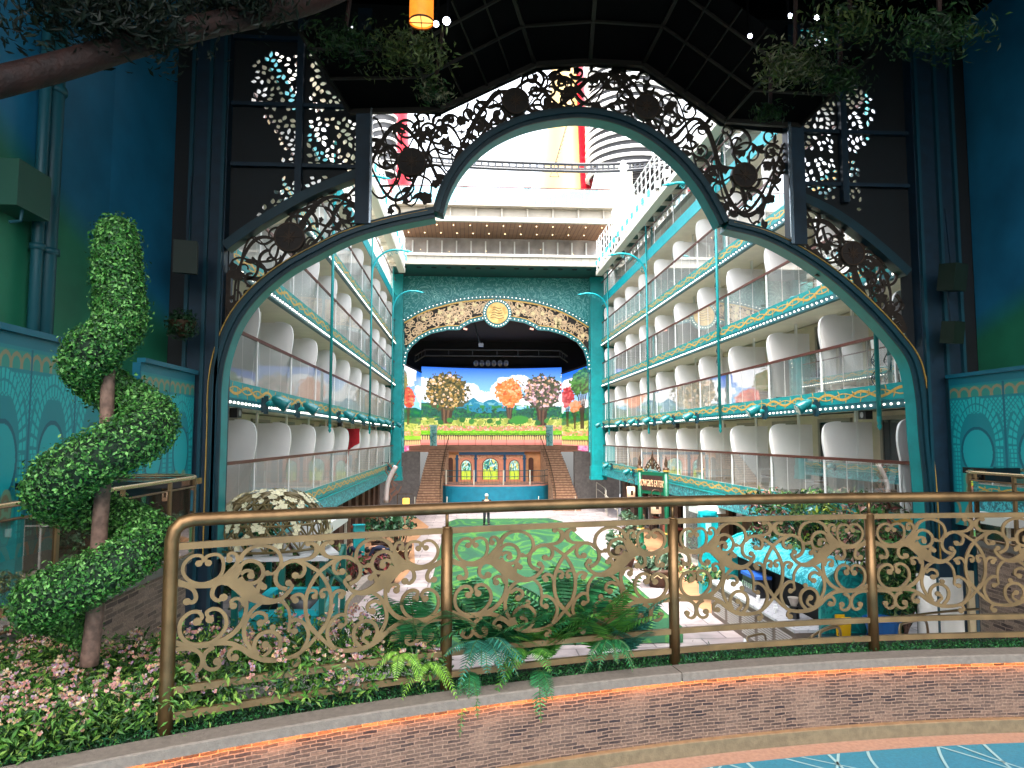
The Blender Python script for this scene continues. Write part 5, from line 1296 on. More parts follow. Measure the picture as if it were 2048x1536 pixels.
for i in range(0, len(P3) - 1):
    for t_ in (0, .5): a = Vector((*P3[i], 0)).lerp(Vector((*P3[i + 1], 0)), t_); m.bar((a.x, a.y + .08, 1.62), (a.x, a.y + .08, 2.6), .014)
m.build('rail_frame', M('rail_teal_dark', '124a4e', .5), sr)
m = MB()
for i in (0, 2, 8, 12, 16, 22, len(P3) - 1):
    if i < len(P3): x, y = P3[i]; m.box(x - .045, x + .045, y + .02, y + .12, 1.6, 2.66)
m.builds('post', M('post_pale', 'c8c0ac', .5), sr)
# curved stairs
brickst = M('stair_terracotta', 'a88468', .7, var=.25, scale=6)
def stairs(s, lb):
    # from upper stage edge (z 4.1) down to the plaza in a curve outward-inward
    t = thing('curved_stairs', (2.2, 50, 0), lb, 'stairs'); m = MB(); ri = MB(); n = 25
    top_i, top_o = ((872, 912), (1078, 900)) if s < 0 else (0, 0), None
    for i in range(n):
        u = i / (n - 1)
        cx_ = (2.15 + s * (4.3 + .55 * math.sin(u * math.pi * .55) * 1.2 - .25 * u)); y = 54.4 - 6.2 * u * 1.0; wd = 1.35 + .5 * max(0, u - .6) * 2
        z = 4.1 * (1 - (i + 1) / (n + .0)) + .0
        if s < 0: x0, x1 = cx_ - wd * .55, cx_ + wd * .55
        else: x0, x1 = cx_ - wd * .55, cx_ + wd * .55
        m.box(x0, x1, y - .26, y + .02, 0, z + .1); ri.box(x0 - .01, x1 + .01, y - .29, y - .262, z + .1, z + .14)
    m.build('steps', brickst, t); ri.build('step_edges', M('stair_edge', '5a3426', .7), t)
    m = MB(); P = [(2.15 + s * (3.55 + .55 * math.sin(u * math.pi * .55) * 1.2 - .25 * u), 54.4 - 6.2 * u, 4.1 * (1 - u) + 1.0) for u in np.linspace(0, 1, 14)]
    m.tube(P, .03, 6)
    for p in P: m.bar(p, (p[0], p[1], p[2] - .95), .02)
    m.build('stair_rail', bronze_dk, t)
stairs(-1, 'terracotta curved stairs down the left side of the low stage'); stairs(1, 'terracotta curved stairs down the right side of the low stage')
gw = M('grey_render_wall', '5a5450', .85, var=.18, scale=6, bump=.3)
tag(MB().box(-6.6, -3.35, 50.4, 50.9, 0, 4.0).build('stage_side_wall', gw), 'grey rendered wall left of the stage stairs', 'wall')
tag(MB().box(7.75, 11, 50.4, 50.9, 0, 4.0).build('stage_side_wall', gw), 'grey rendered wall right of the stage stairs', 'wall')
for px, lb in ((838, 'thin pale bollard post at the foot of the left stairs'), (897, 'thin pale bollard post in front of the blue stage front, left'), (1067, 'thin pale bollard post in front of the blue stage front, right'), (1136, 'thin pale bollard post at the foot of the right stairs')):
    p = at(px, 1013, Z=0); tag(MB().tube([(p.x, min(p.y, 47.5), 0), (p.x, min(p.y, 47.5), 1.05)], .03, 8).lathe([(.001, 0), (.06, 0), (.05, .03), (.001, .04)], (p.x, min(p.y, 47.5), 0), 10).build('bollard', M('post_pale', 'c8c0ac', .5)), lb, 'bollard')
m = MB()
for z in (1.0, .55): m.tube(crom([(9.0, 48.6, z + .9), (9.2, 46.5, z + .6), (8.9, 44.5, z + .25), (9.3, 43.2, z)], 4), .03, 6)
for x, y, z in ((9.0, 48.6, 1.9), (9.2, 46.5, 1.6), (8.9, 44.5, 1.25), (9.3, 43.2, 1.0)): m.bar((x, y, 0), (x, y, z), .04)
tag(m.build('curved_handrail', M('pale_rail', 'b0a898', .4)), 'curved pale handrail at the right of the stage', 'handrail')

# ======================= BRIDGES ABOVE THE STAGE =======================
BY = 43.6
br = thing('bridge_deck', (2.2, BY + 2, 15.9), 'lower cream bridge deck with a strip of windows under a timber ceiling', 'bridge')
x0, x1 = XL - .3, XR + .3
edge = M('bridge_white', 'a8a195', .6, var=.05, scale=2)
MB().box(x0, x1, BY, BY + .25, 15.9, 16.55).box(x0, x1, BY - .12, BY - .0, 16.42, 16.58).build('parapet', edge, br)
MB().box(x0, x1, BY + .26, PY + .6, 15.95, 16.1).build('soffit', M('green_soffit', '084440', .5), br)
m = MB()
for i in range(14): m.disc((x0 + 1 + i * .95 + (i > 6) * .6, BY + 1.1), .18, lambda q: Vector((q[0], q[1], 15.93)), lambda q: Vector((q[0], q[1], 15.945)))
m.build('soffit_vent', dark, br)
m = MB()
for i in range(26): x = x0 + .2 + i * .55; m.box(x, x + .03, BY - .02, BY - .002, 16.0, 16.4)
m.build('panel_joint', M('joint_grey', '8f897c', .6), br)
MB().box(x0, x1, 47.6, 47.75, 16.2, 18.74).build('window_band', M('brown_glass', 'a8a09c', .12, spec=.8, var=.3, scale=1), br)
m = MB()
for i in range(15): x = x0 + .3 + i * 1.0; m.box(x - .045, x + .045, 47.4, 47.55, 16.2, 18.5)
m.box(x0, x1, 47.45, 47.58, 16.2, 16.9); m.builds('window_post', whitem, br)
m = MB()
for i in range(18):
    for j in (0, 1): m.sphere((x0 + .8 + i * .75 + j * .3, 47.35, 17.2 + U(0, .8)), .025, 6, 4) if R_() < .4 else None
m.build('interior_lamps', M('warm_lamp', 'ffe0a8', .4, emit=.8), br)
ub = thing('bridge_deck', (2.2, BY + 2, 18.5), 'upper white bridge deck with glass railing against the sky', 'bridge')
wood = bpy.data.materials.new('timber_ceiling'); wood.use_nodes = True; n = wood.node_tree; b_ = n.nodes['Principled BSDF']
tc = n.nodes.new('ShaderNodeTexCoord'); wv = n.nodes.new('ShaderNodeTexWave'); wv.inputs['Scale'].default_value = 1.15; wv.bands_direction = 'X'; wv.wave_profile = 'SAW'; n.links.new(tc.outputs['Object'], wv.inputs[0])
rp = n.nodes.new('ShaderNodeValToRGB'); rp.color_ramp.elements[0].color = lin('4a2c1e') + [1]; rp.color_ramp.elements[1].color = lin('a8785a') + [1]; rp.color_ramp.elements[1].position = .18
n.links.new(wv.outputs[0], rp.inputs[0]); n.links.new(rp.outputs[0], b_.inputs['Base Color'])
MB().box(x0, x1, BY + .3, 48, 18.75, 18.85).build('timber_ceiling', wood, ub)
m = MB()
for i in range(13):
    for j in (0, 1): m.sphere((x0 + .9 + i * 1.08 + j * .2, BY + 1.0 + j * 1.8, 18.73), .035, 6, 4)
m.build('downlight', M('warm_lamp', 'ffe0a8', .4, emit=.8), ub)
MB().box(x0, x1, BY, BY + .28, 18.7, 19.0).box(x0, x1, BY + .5, 48, 18.87, 19.7).box(x0, x1, BY - .05, 48.2, 19.72, 19.86).build('deck_slab', edge, ub)
m = MB()
for i in range(9): x = x0 + .6 + i * 1.65; m.box(x, x + .1, BY + .3, BY + .48, 19.01, 19.7)
m.builds('bracket', edge, ub)
MB().box(x0, x1, BY, BY + .05, 20.92, 20.98).build('handrail', maroon, ub)
m = MB(); m2 = MB()
for i in range(14):
    x = x0 + .3 + i * 1.02; m.box(x - .02, x + .02, BY, BY + .05, 19.86, 20.9); m2.box(x + .04, x + .98, BY + .02, BY + .03, 19.9, 20.9)
m.builds('railing_post', whitem, ub); m2.builds('glass_panel', MGLASS('aqua_glass', (.6, .88, .93), refl=.15, base=.3, dc=(.2, .55, .62)), ub)
MB().box(x0, x1, 45.5, 45.6, 19.87, 20.2).build('aqua_kerb', M('aqua_paint', '3fa8bd', .5), ub)
# gantries along the top of both sides
for s, X in ((1, XR), (-1, XL)):
    t = thing('roof_gantry', (X - s * .7, 30, 15.5), f'white roof edge gantry with lamps and railing over the {sidew[s]} balconies', 'gantry')
    a0, a1 = sorted((X - s * .85, X - s * .45)); MB().box(a0, a1, 13.4, BY + .2, 15.35, 15.62).build('edge_beam', M('gantry_cream', 'cfcabd', .6), t)
    a0, a1 = sorted((X - s * .44, X + s * (2 if s > 0 else .15))); MB().box(a0, a1 if s > 0 else a1, 13.4, BY + .2, 15.9, 16.0).build('soffit', M('green_soffit', '084440', .5) if s > 0 else cream, t)  # left soffit cut narrow and cream to brighten the view through leaf cut-outs
    m = MB()
    for i in range(20): y = 14 + i * 1.55; m.box(a0, a1, y, y + .12, 15.7, 15.88)
    m.builds('soffit_rib', M('gantry_cream', 'cfcabd', .6), t)
    m = MB(); xr_ = X - s * .8
    for z in (17.55, 17.2, 16.0, 16.35): m.tube([(xr_, 13.4, z), (xr_, BY, z)], .025, 6)
    for i in range(40): y = 13.6 + i * .77; m.box(xr_ - .02, xr_ + .02, y, y + .04, 15.62, 17.6)
    m.tube([(xr_ - s * .15, 13.4, 16.5), (xr_ - s * .15, BY, 16.5)], .03, 6)
    m.build('railing', whitem, t)
    m = MB()
    for i in range(24): y = 14 + i * 1.24; m.obox((xr_ - s * .12, y, 15.85), (.2, .35, .3), rx=.3)
    m.builds('lamp_bracket', M('lamp_white', 'c9c9c6', .4), t)
    m = MB()
    for i in range(13 if s > 0 else 18): y = 30 + i * 1.05 if s > 0 else 20 + i * 1.3; m.obox((xr_ - s * .24, y, 15.85), (.06, .3, .24))
    m.builds('aqua_lamp', M('aqua_lamp', '22c4e0', .3, emit=.15), t)
# things on and beyond the upper deck
colw = M('column_white', '8e9093', .5)
for px, lb in ((928, 'leftmost cast iron column carrying the dark track'), (1055, 'cast iron column carrying the dark track in the middle of the deck'), (1190, 'cast iron column carrying the dark track at the right')):
    c = at(px, 405, Y=47); x, y = c.x, c.y; t = thing('deck_column', (x, y, 19.86), lb, 'column', 'columns carrying the dark track')
    MB().lathe([(.001, 0), (.3, 0), (.3, .3), (.15, .4), (.13, .8), (.2, .9), (.13, 1.0), (.12, 2.1), (.2, 2.2), (.28, 2.4), (.001, 2.45)], (x, y, 19.86), 14).build('shaft', colw, t, True)
    MB().box(x - .35, x + .35, y - .3, y + .3, 19.87, 20.3).build('base_box', M('aqua_paint', '3fa8bd', .5), t)
tk = thing('tube_track', (2, 47, 22.4), 'dark ladder like ride track crossing above the upper deck', 'ride track')
m = MB(); P = [at(px, py, Y=47) for px, py in ((770, 306), (850, 313), (950, 321), (1060, 326), (1170, 329), (1260, 326), (1340, 318), (1450, 300))]
P = [Vector(p) for p in crom([tuple(p) for p in P], 8)]; Q = [p + Vector((0, 0, -.5)) for p in P]
m.tube(P, .11, 6).tube(Q, .11, 6).tube([p + Vector((0, .8, 0)) for p in P], .06, 6)
for i in range(0, len(P), 1): m.bar(P[i], Q[i], .12)
m.build('track_frame', M('track_dark', '23262c', .4), tk)
fu = lambda px, py, Y: at(px, py, Y=Y)
for (pxc, lb, s) in ((1136, 'tall red ship funnel behind the bridge, its lit side coloured cream', 1), (792, 'second red ship funnel seen through the left lace', .55)):
    Yf = 78; t = thing('ship_funnel', (fu(pxc, 400, Yf).x, Yf, 20), lb, 'funnel')
    prof = []
    for py_k, w_ in ((415, 62), (340, 52), (245, 40), (150, 34), (60, 30)):
        p = fu(pxc, py_k, Yf); prof.append((p.z, w_ * s * Yf / 1400))
    m = MB(); n_ = 40; k0 = len(m.v)
    for z, r in prof:
        for j in range(n_): a = 2 * math.pi * j / n_; m.v.append((fu(pxc, 400, Yf).x + r * math.cos(a), Yf + r * 1.5 * math.sin(a), z))
    for i in range(len(prof) - 1):
        for j in range(n_): m.f.append((i * n_ + j, i * n_ + (j + 1) % n_, (i + 1) * n_ + (j + 1) % n_, (i + 1) * n_ + j))
    fm = bpy.data.materials.new('funnel_paint_and_light'); fm.use_nodes = True; nn_ = fm.node_tree; bb = nn_.nodes['Principled BSDF']; bb.inputs['Roughness'].default_value = .4
    ge = nn_.nodes.new('ShaderNodeTexCoord'); sp_ = nn_.nodes.new('ShaderNodeSeparateXYZ'); nn_.links.new(ge.outputs['Object'], sp_.inputs[0]); rr_ = nn_.nodes.new('ShaderNodeValToRGB')
    mp_ = nn_.nodes.new('ShaderNodeMapRange'); mp_.inputs[1].default_value = -3.5; mp_.inputs[2].default_value = 3.5; nn_.links.new(sp_.outputs[0], mp_.inputs[0]); nn_.links.new(mp_.outputs[0], rr_.inputs[0])
    e = rr_.color_ramp.elements; e[0].position = .58; e[1].position = .6
    if s == 1: e[0].color = lin('bf9c5c') + [1]; e[1].color = lin('c00c20') + [1]  # red funnel; cream puts the glare of its lit side into colour
    else: e[0].color = e[1].color = lin('d0142c') + [1]
    nn_.links.new(rr_.outputs[0], bb.inputs['Base Color'])
    o = m.build('funnel_body', fm, t, True)
    m = MB(); m.lathe([(prof[0][1] * 1.05, 0), (prof[0][1] * 1.1, .6), (.01, .7)], (fu(pxc, 400, Yf).x, Yf, prof[0][0] - .2), 24); m.build('funnel_base', whitem, t)
Yt = 72
for px, hwp, lb, y0, y1 in ((1264, 97, 'black louvred exhaust tower ringed with white fins behind the bridge', 328, 60), (768, 26, 'striped black and white tower seen through the left lace', 330, 215)):
    t = thing('louvred_tower', (fu(px, 330, Yt).x, Yt, 20), lb, 'tower'); x = fu(px, 330, Yt).x; r = hwp * Yt / 1400
    MB().lathe([(r * .93, fu(0, y0, Yt).z - 22), (r * .93, fu(0, y1, Yt).z - 22)], (x, Yt, 22), 40).build('core', M('tower_black', '1a1b1f', .5), t, True)
    m = MB(); zA, zB_ = fu(0, y0, Yt).z, fu(0, y1, Yt).z; n_ = int((y0 - y1) / 15)
    for i in range(n_ + 1): z = zA + (zB_ - zA) * i / n_; m.lathe([(r * .92, z - .12), (r, z - .1), (r, z + .1), (r * .92, z + .12)], (x, Yt, 0), 40)
    m.build('white_fin', whitem, t, True)
t = thing('deck_house', (11, 58, 20), 'pale deck house with a sloping stair and a blue slide behind the right gantry', 'deck house')
a = at(1172, 410, Y=58); c = at(1206, 325, Y=58)
MB().prism([(a.x - .8, 19.9), (at(1260, 0, Y=58).x, 19.9), (at(1260, 0, Y=58).x, c.z), (c.x - .3, c.z)], XZ(58), XZ(60)).build('stair_wall', M('deckhouse_grey', 'a9a89c', .6), t)
MB().bar((a.x - 1, 57.9, 19.9), (c.x - .4, 57.9, c.z), .12).build('stair_rail', whitem, t)
MB().prism([(at(1196 + 46 * (1 - math.cos(q)), 0, Y=56).x, 19.9 + 2.4 * math.sin(q)) for q in np.linspace(0, math.pi, 12)], XZ(56), XZ(57)).build('blue_slide', M('slide_blue', '2f9ad0', .35), t)
for px, ph_, lb in ((1247, 335, 'tall white capped vent pipe at the right end of the upper deck'), (1226, 388, 'shorter white vent pipe leaning at the right end of the upper deck')):
    p = at(px, ph_, Y=45.5); t = tag(MB().tube([(p.x, 45.5, 19.8), (p.x, 45.5, p.z)], .22, 14).tube([(p.x, 45.5, p.z - .1), (p.x, 45.5, p.z + .1)], .32, 14).sphere((p.x, 45.5, p.z + .3), .2).build('vent_pipe', whitem, smooth=False), lb, 'pipe')
for px, lb in ((910, 'small black floodlight on the upper deck, left'), (1106, 'small black floodlight on the upper deck, right'), (1073, 'slim lamp post on the upper deck')):
    p = at(px, 395, Y=45.2); tag(MB().tube([(p.x, 45.2, 19.87), (p.x, 45.2, 20.35)], .04, 6).obox((p.x, 45.2, 20.5), (.28, .2, .3), rx=.3).build('floodlight', M('black_plastic', '101012', .5)), lb, 'lamp')
m = MB(); a, c = at(1138, 235, Y=46.5), at(1108, 335, Y=46.5); m.tube([a, c], .035, 5)
for i in range(12): p = a.lerp(c, i / 12); m.bar(p, p + Vector((.18, 0, .18)), .03)
d = c + Vector((-.3, 0, -.65)); e_ = c + Vector((.35, 0, -.65)); m.bar(c, d, .04).bar(d, e_, .04).bar(e_, c, .04)
tag(m.build('rigging_line', M('track_dark', '23262c', .4)), 'taut dark rigging line with a triangle at its end above the bridge', 'rigging')
tag(MB().box(-14, 22, 48.3, 95, 19.3, 19.8).build('upper_deck', M('deck_pale', '8a867c', .7)), kind='structure')
tag(MB().box(-9, 0, 62, 63, 19.8, 22).build('aqua_screen', M('slide_blue', '2f9ad0', .35)), 'pale blue wind screen at the left end of the upper deck', 'screen wall')
# ======================= PLAZA =======================
def gp(px, py, z=0.): return at(px, py, Z=z)
flo = bpy.data.materials.new('plaza_paving'); flo.use_nodes = True; n = flo.node_tree; b_ = n.nodes['Principled BSDF']
tc = n.nodes.new('ShaderNodeTexCoord'); br_ = n.nodes.new('ShaderNodeTexBrick'); n.links.new(tc.outputs['Object'], br_.inputs[0])
br_.inputs['Color1'].default_value = lin('a79b99') + [1]; br_.inputs['Color2'].default_value = lin('8b7f80') + [1]; br_.inputs['Mortar'].default_value = lin('50484a') + [1]
br_.inputs['Scale'].default_value = 1; br_.inputs['Brick Width'].default_value = 1.3; br_.inputs['Row Height'].default_value = .65; br_.inputs['Mortar Size'].default_value = .018
no = n.nodes.new('ShaderNodeTexNoise'); no.inputs['Scale'].default_value = 1.2; no.inputs['Detail'].default_value = 9; no.inputs['Distortion'].default_value = 1.5; n.links.new(tc.outputs['Object'], no.inputs['Vector'])
mx = n.nodes.new('ShaderNodeMix'); mx.data_type = 'RGBA'; mx.blend_type = 'OVERLAY'; mx.inputs['Factor'].default_value = .75
n.links.new(br_.outputs['Color'], mx.inputs['A']); n.links.new(no.outputs[0], mx.inputs['B']); n.links.new(mx.outputs['Result'], b_.inputs['Base Color']); b_.inputs['Roughness'].default_value = .45
tag(MB().add([(-20, 5, 0), (25, 5, 0), (25, 62, 0), (-20, 62, 0)], [(0, 1, 2, 3)]).build('plaza_floor', flo, origin=False), kind='structure')
sand = M('sand_floor', 'a07450', .7, var=.1, scale=2)
def sheet(name, P, z, mat, kind='structure'):
    me = bpy.data.meshes.new(name); me.from_pydata([(x, y, z) for x, y in P], [], [tuple(range(len(P)))]); return tag(link(name, me, mat), kind=kind)
def pxpoly(P): return [tuple(gp(a, b).xy) for a, b in P]
sheet('sand_path', [(-7, 24), (-2.4, 24), (-2.0, 28), (-2.5, 34), (-2.1, 40), (-3.2, 45), (-7, 45)], .004, sand)
sheet('sand_path', [(13, 20), (6.9, 20), (6.6, 24), (6.9, 29), (7.5, 36), (13, 42)], .004, sand)
# carpet with painted swirls
cw_, ch_ = 160, 560; yy, xx = np.mgrid[0:ch_, 0:cw_]; X_ = (xx / cw_ - .5) * 6.9; Y_ = yy / ch_ * 26.5
r = np.random.default_rng(2)
def lown(sx, sy, seed):
    rr = np.random.default_rng(seed); g_ = rr.random((int(26.5 / sy) + 3, int(6.9 / sx) + 3)); x = (X_ + 3.45) / sx; y = Y_ / sy; xi = x.astype(int); yi = y.astype(int); fx = x - xi; fy = y - yi; fx = fx * fx * (3 - 2 * fx); fy = fy * fy * (3 - 2 * fy)
    return (g_[yi, xi] * (1 - fx) + g_[yi, xi + 1] * fx) * (1 - fy) + (g_[yi + 1, xi] * (1 - fx) + g_[yi + 1, xi + 1] * fx) * fy
f = lown(1.7, 2.2, 4) + .3 * lown(.7, 1.1, 9) + .25 * np.cos(np.abs(X_) * 2.2 + np.sin(Y_ * .55) * 2.4)
ci = np.zeros((ch_, cw_, 3)); ci[:] = srgb((10, 78, 44)); ci[np.abs((f * 2.6) % 1 - .5) < .16] = srgb((60, 112, 34)); ci[np.abs((f * 2.6) % 1 - .5) < .05] = srgb((26, 94, 42)); ci[(f * 1.3 % 1) < .12] = srgb((6, 68, 44))
ci[(np.abs(X_) > 3.33)] = srgb((20, 84, 40))
ci = np.clip(ci * .8 * r.uniform(.8, 1.2, (ch_, cw_, 1)), 0, 1)
ca = thing('green_carpet', (2.25, 30, 0), 'long green carpet with swirling leaf green pattern in the middle of the plaza', 'carpet')
grid_paint('carpet_surface', lambda u, v: (2.25 + (u - .5) * 6.9 * (1 - max(0, (v - .93) / .07) * .18 - max(0, (.05 - v) / .05) * .12), 17.2 + 26.5 * v, .016), 0, 0, ci, MVC('carpet', .85), ca)
text_mesh('floor_inscription', 'T R I', .42, M('inscription', '3a3434', .7), Matrix.Translation(gp(747, 1243) + Vector((0, 0, .006))), ext=.001)
tag(bpy.data.objects['floor_inscription'], 'dark letters set in the paving left of the carpet', 'floor lettering')
# people
skin = M('skin', 'b98a70', .6)
def body(pts_edges, name, mat, parent, lv=1):
    V, E, Rr = pts_edges; me = bpy.data.meshes.new(name); me.from_pydata(V, E, []); ob = bpy.data.objects.new(name, me); C.objects.link(ob)
    md_ = ob.modifiers.new('s', 'SKIN'); md_.use_smooth_shade = True
    for i, rr in enumerate(Rr): ob.data.skin_vertices[0].data[i].radius = (rr, rr) if not isinstance(rr, tuple) else rr
    ob.data.skin_vertices[0].data[0].use_root = True
    sb = ob.modifiers.new('b', 'SUBSURF'); sb.levels = lv; sb.render_levels = lv
    dg = bpy.context.evaluated_depsgraph_get(); m2 = bpy.data.meshes.new_from_object(ob.evaluated_get(dg)); bpy.data.objects.remove(ob); m2.materials.clear(); m2.name = name
    return link(name, m2, mat, parent, True)
def person(loc, rz, lb, pose, top, legs, haircol):
    t = thing('person', loc, lb, 'person', rz=0); L = Vector(loc); Rz = Matrix.Rotation(rz, 3, 'Z')
    w3 = lambda p: tuple(L + Rz @ Vector(p))
    J = POSE[pose]
    E = [(0, 1), (1, 2), (2, 3), (3, 4), (0, 5), (5, 6), (6, 7), (7, 8), (0, 9), (9, 10), (10, 11), (11, 12), (2, 13), (13, 14), (14, 15), (15, 16), (2, 17), (17, 18), (18, 19), (19, 20), (4, 21)]
    Rr = [(.15, .11), (.13, .1), (.15, .1), .06, .085, (.09, .1), .065, .05, .04, (.09, .1), .065, .05, .04, .06, .045, .035, .028, .06, .045, .035, .028, .08]
    body(([w3(p) for p in J], E, Rr), 'body', skin, t)
    clV = [w3(J[i]) for i in (0, 1, 2, 13, 14, 15, 17, 18, 19)]; body((clV, [(0, 1), (1, 2), (2, 3), (3, 4), (4, 5), (2, 6), (6, 7), (7, 8)], [(.18, .135), (.17, .13), (.175, .125), .09, .07, .055, .09, .07, .055]), 'shirt', top, t)
    clV = [w3(J[i]) for i in (0, 5, 6, 7, 9, 10, 11)]; body((clV, [(0, 1), (1, 2), (2, 3), (0, 4), (4, 5), (5, 6)], [(.17, .13), .11, .085, .07, .11, .085, .07]), 'trousers', legs, t)
    hp = Vector(w3(J[21])); nk = (Vector(w3(J[21])) - Vector(w3(J[3]))).normalized(); MB().sphere(hp + nk * .03 + Rz @ Vector((0, .02, 0)), .108, 12, 8, 1.1).build('hair', haircol, t, True)
    MB().sphere(Vector(w3(J[8])) + Vector((0, 0, .03)), .06, 8, 5).sphere(Vector(w3(J[12])) + Vector((0, 0, .03)), .06, 8, 5).obox(Vector(w3(J[8])) + Vector((0, 0, .035)), (.1, .26, .07), rz=rz).obox(Vector(w3(J[12])) + Vector((0, 0, .035)), (.1, .26, .07), rz=rz).build('shoe', M('shoe_black', '0c0c0e', .6), t)
    return t
# joints: hip, waist, chest, neck, headbase, hipL, kneeL, ankleL, toeL, hipR.., shoulderL, elbow, wrist, hand, shoulderR.., head top
POSE = {
 'stand': [(0, 0, .95), (0, 0, 1.12), (0, .01, 1.36), (0, 0, 1.5), (0, .0, 1.58), (-.1, 0, .9), (-.11, -.03, .5), (-.12, .02, .09), (-.13, .1, .04), (.1, 0, .9), (.12, .02, .5), (.13, -.12, .09), (.14, -.02, .04), (-.19, 0, 1.4), (-.33, .02, 1.16), (-.24, .16, 1.08), (-.14, .2, 1.1), (.19, 0, 1.4), (.33, .02, 1.16), (.24, .16, 1.08), (.14, .2, 1.1), (0, .01, 1.66)],
 'bend': [(0, 0, .82), (0, .18, .95), (0, .42, .98), (0, .54, .96), (0, .6, .93), (-.1, 0, .8), (-.12, .08, .44), (-.12, -.06, .09), (-.12, .04, .04), (.1, 0, .8), (.14, .14, .44), (.14, .1, .09), (.14, .2, .04), (-.18, .42, .93), (-.2, .55, .68), (-.16, .7, .5), (-.14, .74, .42), (.18, .42, .93), (.2, .55, .68), (.16, .7, .5), (.14, .74, .42), (0, .66, .88)],
 'crouch': [(0, 0, .6), (0, .1, .78), (0, .2, 1.0), (0, .24, 1.12), (0, .26, 1.18), (-.1, 0, .56), (-.15, .32, .5), (-.14, .1, .09), (-.14, .2, .04), (.1, 0, .56), (.16, .3, .46), (.15, .06, .09), (.15, .16, .04), (-.18, .2, 1.0), (-.22, .38, .84), (-.12, .56, .82), (-.1, .64, .82), (.18, .2, 1.0), (.22, .38, .84), (.12, .56, .82), (.1, .64, .82), (0, .28, 1.25)],
}
nv = M('navy_cloth', '141d38', .8); blk = M('black_cloth', '101216', .8); gry_ = M('charcoal_cloth', '2c3038', .8); wh = M('grey_hair', 'c2beb8', .8); bh = M('black_hair', '120d0b', .7)
p = gp(973, 1052); person((p.x, p.y, .02), math.pi, 'grey haired man in dark jumper standing alone on the green carpet', 'stand', blk, gry_, wh)
p = gp(752, 1134); bd_ = Vector((gp(716, 1150).x, gp(716, 1150).y, 0))
person((bd_.x - .45, bd_.y + .0, .005), -1.4, 'worker in navy uniform crouching left of the turquoise board', 'crouch', nv, nv, bh)
person((bd_.x + 1.0, bd_.y + .1, .005), 1.45, 'worker in navy uniform bending right of the turquoise board', 'bend', nv, nv, bh)
hB = (5 + (at(715, 1050, Y=bd_.y).z - 5)); t = thing('turquoise_board', bd_, 'tall folded turquoise board being handled by two workers on the left', 'board')
MB().obox((bd_.x, bd_.y + .05, hB / 2), (.42, .2, hB), rz=.2).build('board_panel', teal, t); MB().obox((bd_.x, bd_.y + .02, hB + .005), (.46, .26, .03), rz=.2).obox((bd_.x - .12, bd_.y - .1, hB / 2), (.03, .05, hB * .98), rz=.2).build('board_edge', teal_b, t)
# planters
potm = M('dark_terracotta', '4e3528', .7, var=.2, scale=8); zig = M('cream_zigzag', 'b8a27c', .7)
def pot(px, py, r, hgt, lb, kind='leafy', ph=1.2, plant=True):
    p = gp(px, py); t = thing('potted_plant', (p.x, p.y, 0), lb, 'plant', 'potted plants around the plaza')
    o = MB().lathe([(.001, .0), (r * .62, 0), (r * .95, hgt * .8), (r, hgt * .82), (r, hgt), (r * .88, hgt), (r * .85, hgt * .9), (.001, hgt * .9)], (p.x, p.y, 0), 20).build('pot', potm, t, True)
    m = MB(); k = 26
    for i in range(k):
        a0, a1 = 2 * math.pi * i / k, 2 * math.pi * (i + 1) / k; rz_ = r * .92 + .012
        z0, z1 = (hgt * .58, hgt * .74) if i % 2 else (hgt * .74, hgt * .58)
        m.bar((p.x + rz_ * math.cos(a0), p.y + rz_ * math.sin(a0), z0), (p.x + rz_ * math.cos(a1), p.y + rz_ * math.sin(a1), z1), .03)
    m.build('zigzag_band', zig, o)
    st_ = MB(); Pl = []; Nl = []
    for i in range(7):
        a = U(0, 6.28); q = Vector((p.x + math.cos(a) * r * .4, p.y + math.sin(a) * r * .4, hgt)); e = q + Vector((math.cos(a) * r * .7, math.sin(a) * r * .7, ph * U(.5, 1)))
        st_.tube([q, (q + e) / 2 + Vector((0, 0, .08)), e], [.03, .022, .012], 5)
        for j in range(26):
            d = Vector((U(-1, 1), U(-1, 1), U(-.5, 1))).normalized(); Pl.append(q.lerp(e, U(.3, 1)) + d * U(.1, .36)); Nl.append(d)
    st_.build('stem', bark, t)
    cols = {'leafy': G('1f4a2c', '2c6a3c', '16341f', '6f9a78'), 'red': G('6a2a2e', '8c3a36', '3a1c1c', '4a5a2c'), 'pale': G('5a7a62', '8aa88c', '2c4a34', '3e5a3e')}[kind]
    leaves('foliage', Pl, Nl, .3 if kind != 'red' else .22, cols, leafm, t, aspect=.5)
pot(800, 1118, .5, .62, 'zigzag banded pot with a dark broad leaved plant left of the carpet', 'leafy', 1.5)
pot(762, 1110, .42, .55, 'pot with a glossy rubber plant beside the zigzag pot', 'leafy', 1.3)
pot(770, 1172, .42, .5, 'low dark pot in front of the plaza pots on the left', 'red', .5)
pot(1248, 1135, .5, .66, 'brown pot with a wide pale leaved shrub right of the carpet', 'pale', .9)
pot(1318, 1172, .52, .6, 'brown pot with carved band beside the middle railing post', 'pale', .4)
pot(1262, 1075, .45, .5, 'small pot with grey green shrub by the foot of the sign post', 'pale', .7)
pot(1400, 1120, .42, .5, 'dark pot with a dense shrub under the right arcade', 'leafy', .8)
pot(700, 1175, .5, .35, 'clump of red leaved plants by the paved edge on the left', 'red', .6)
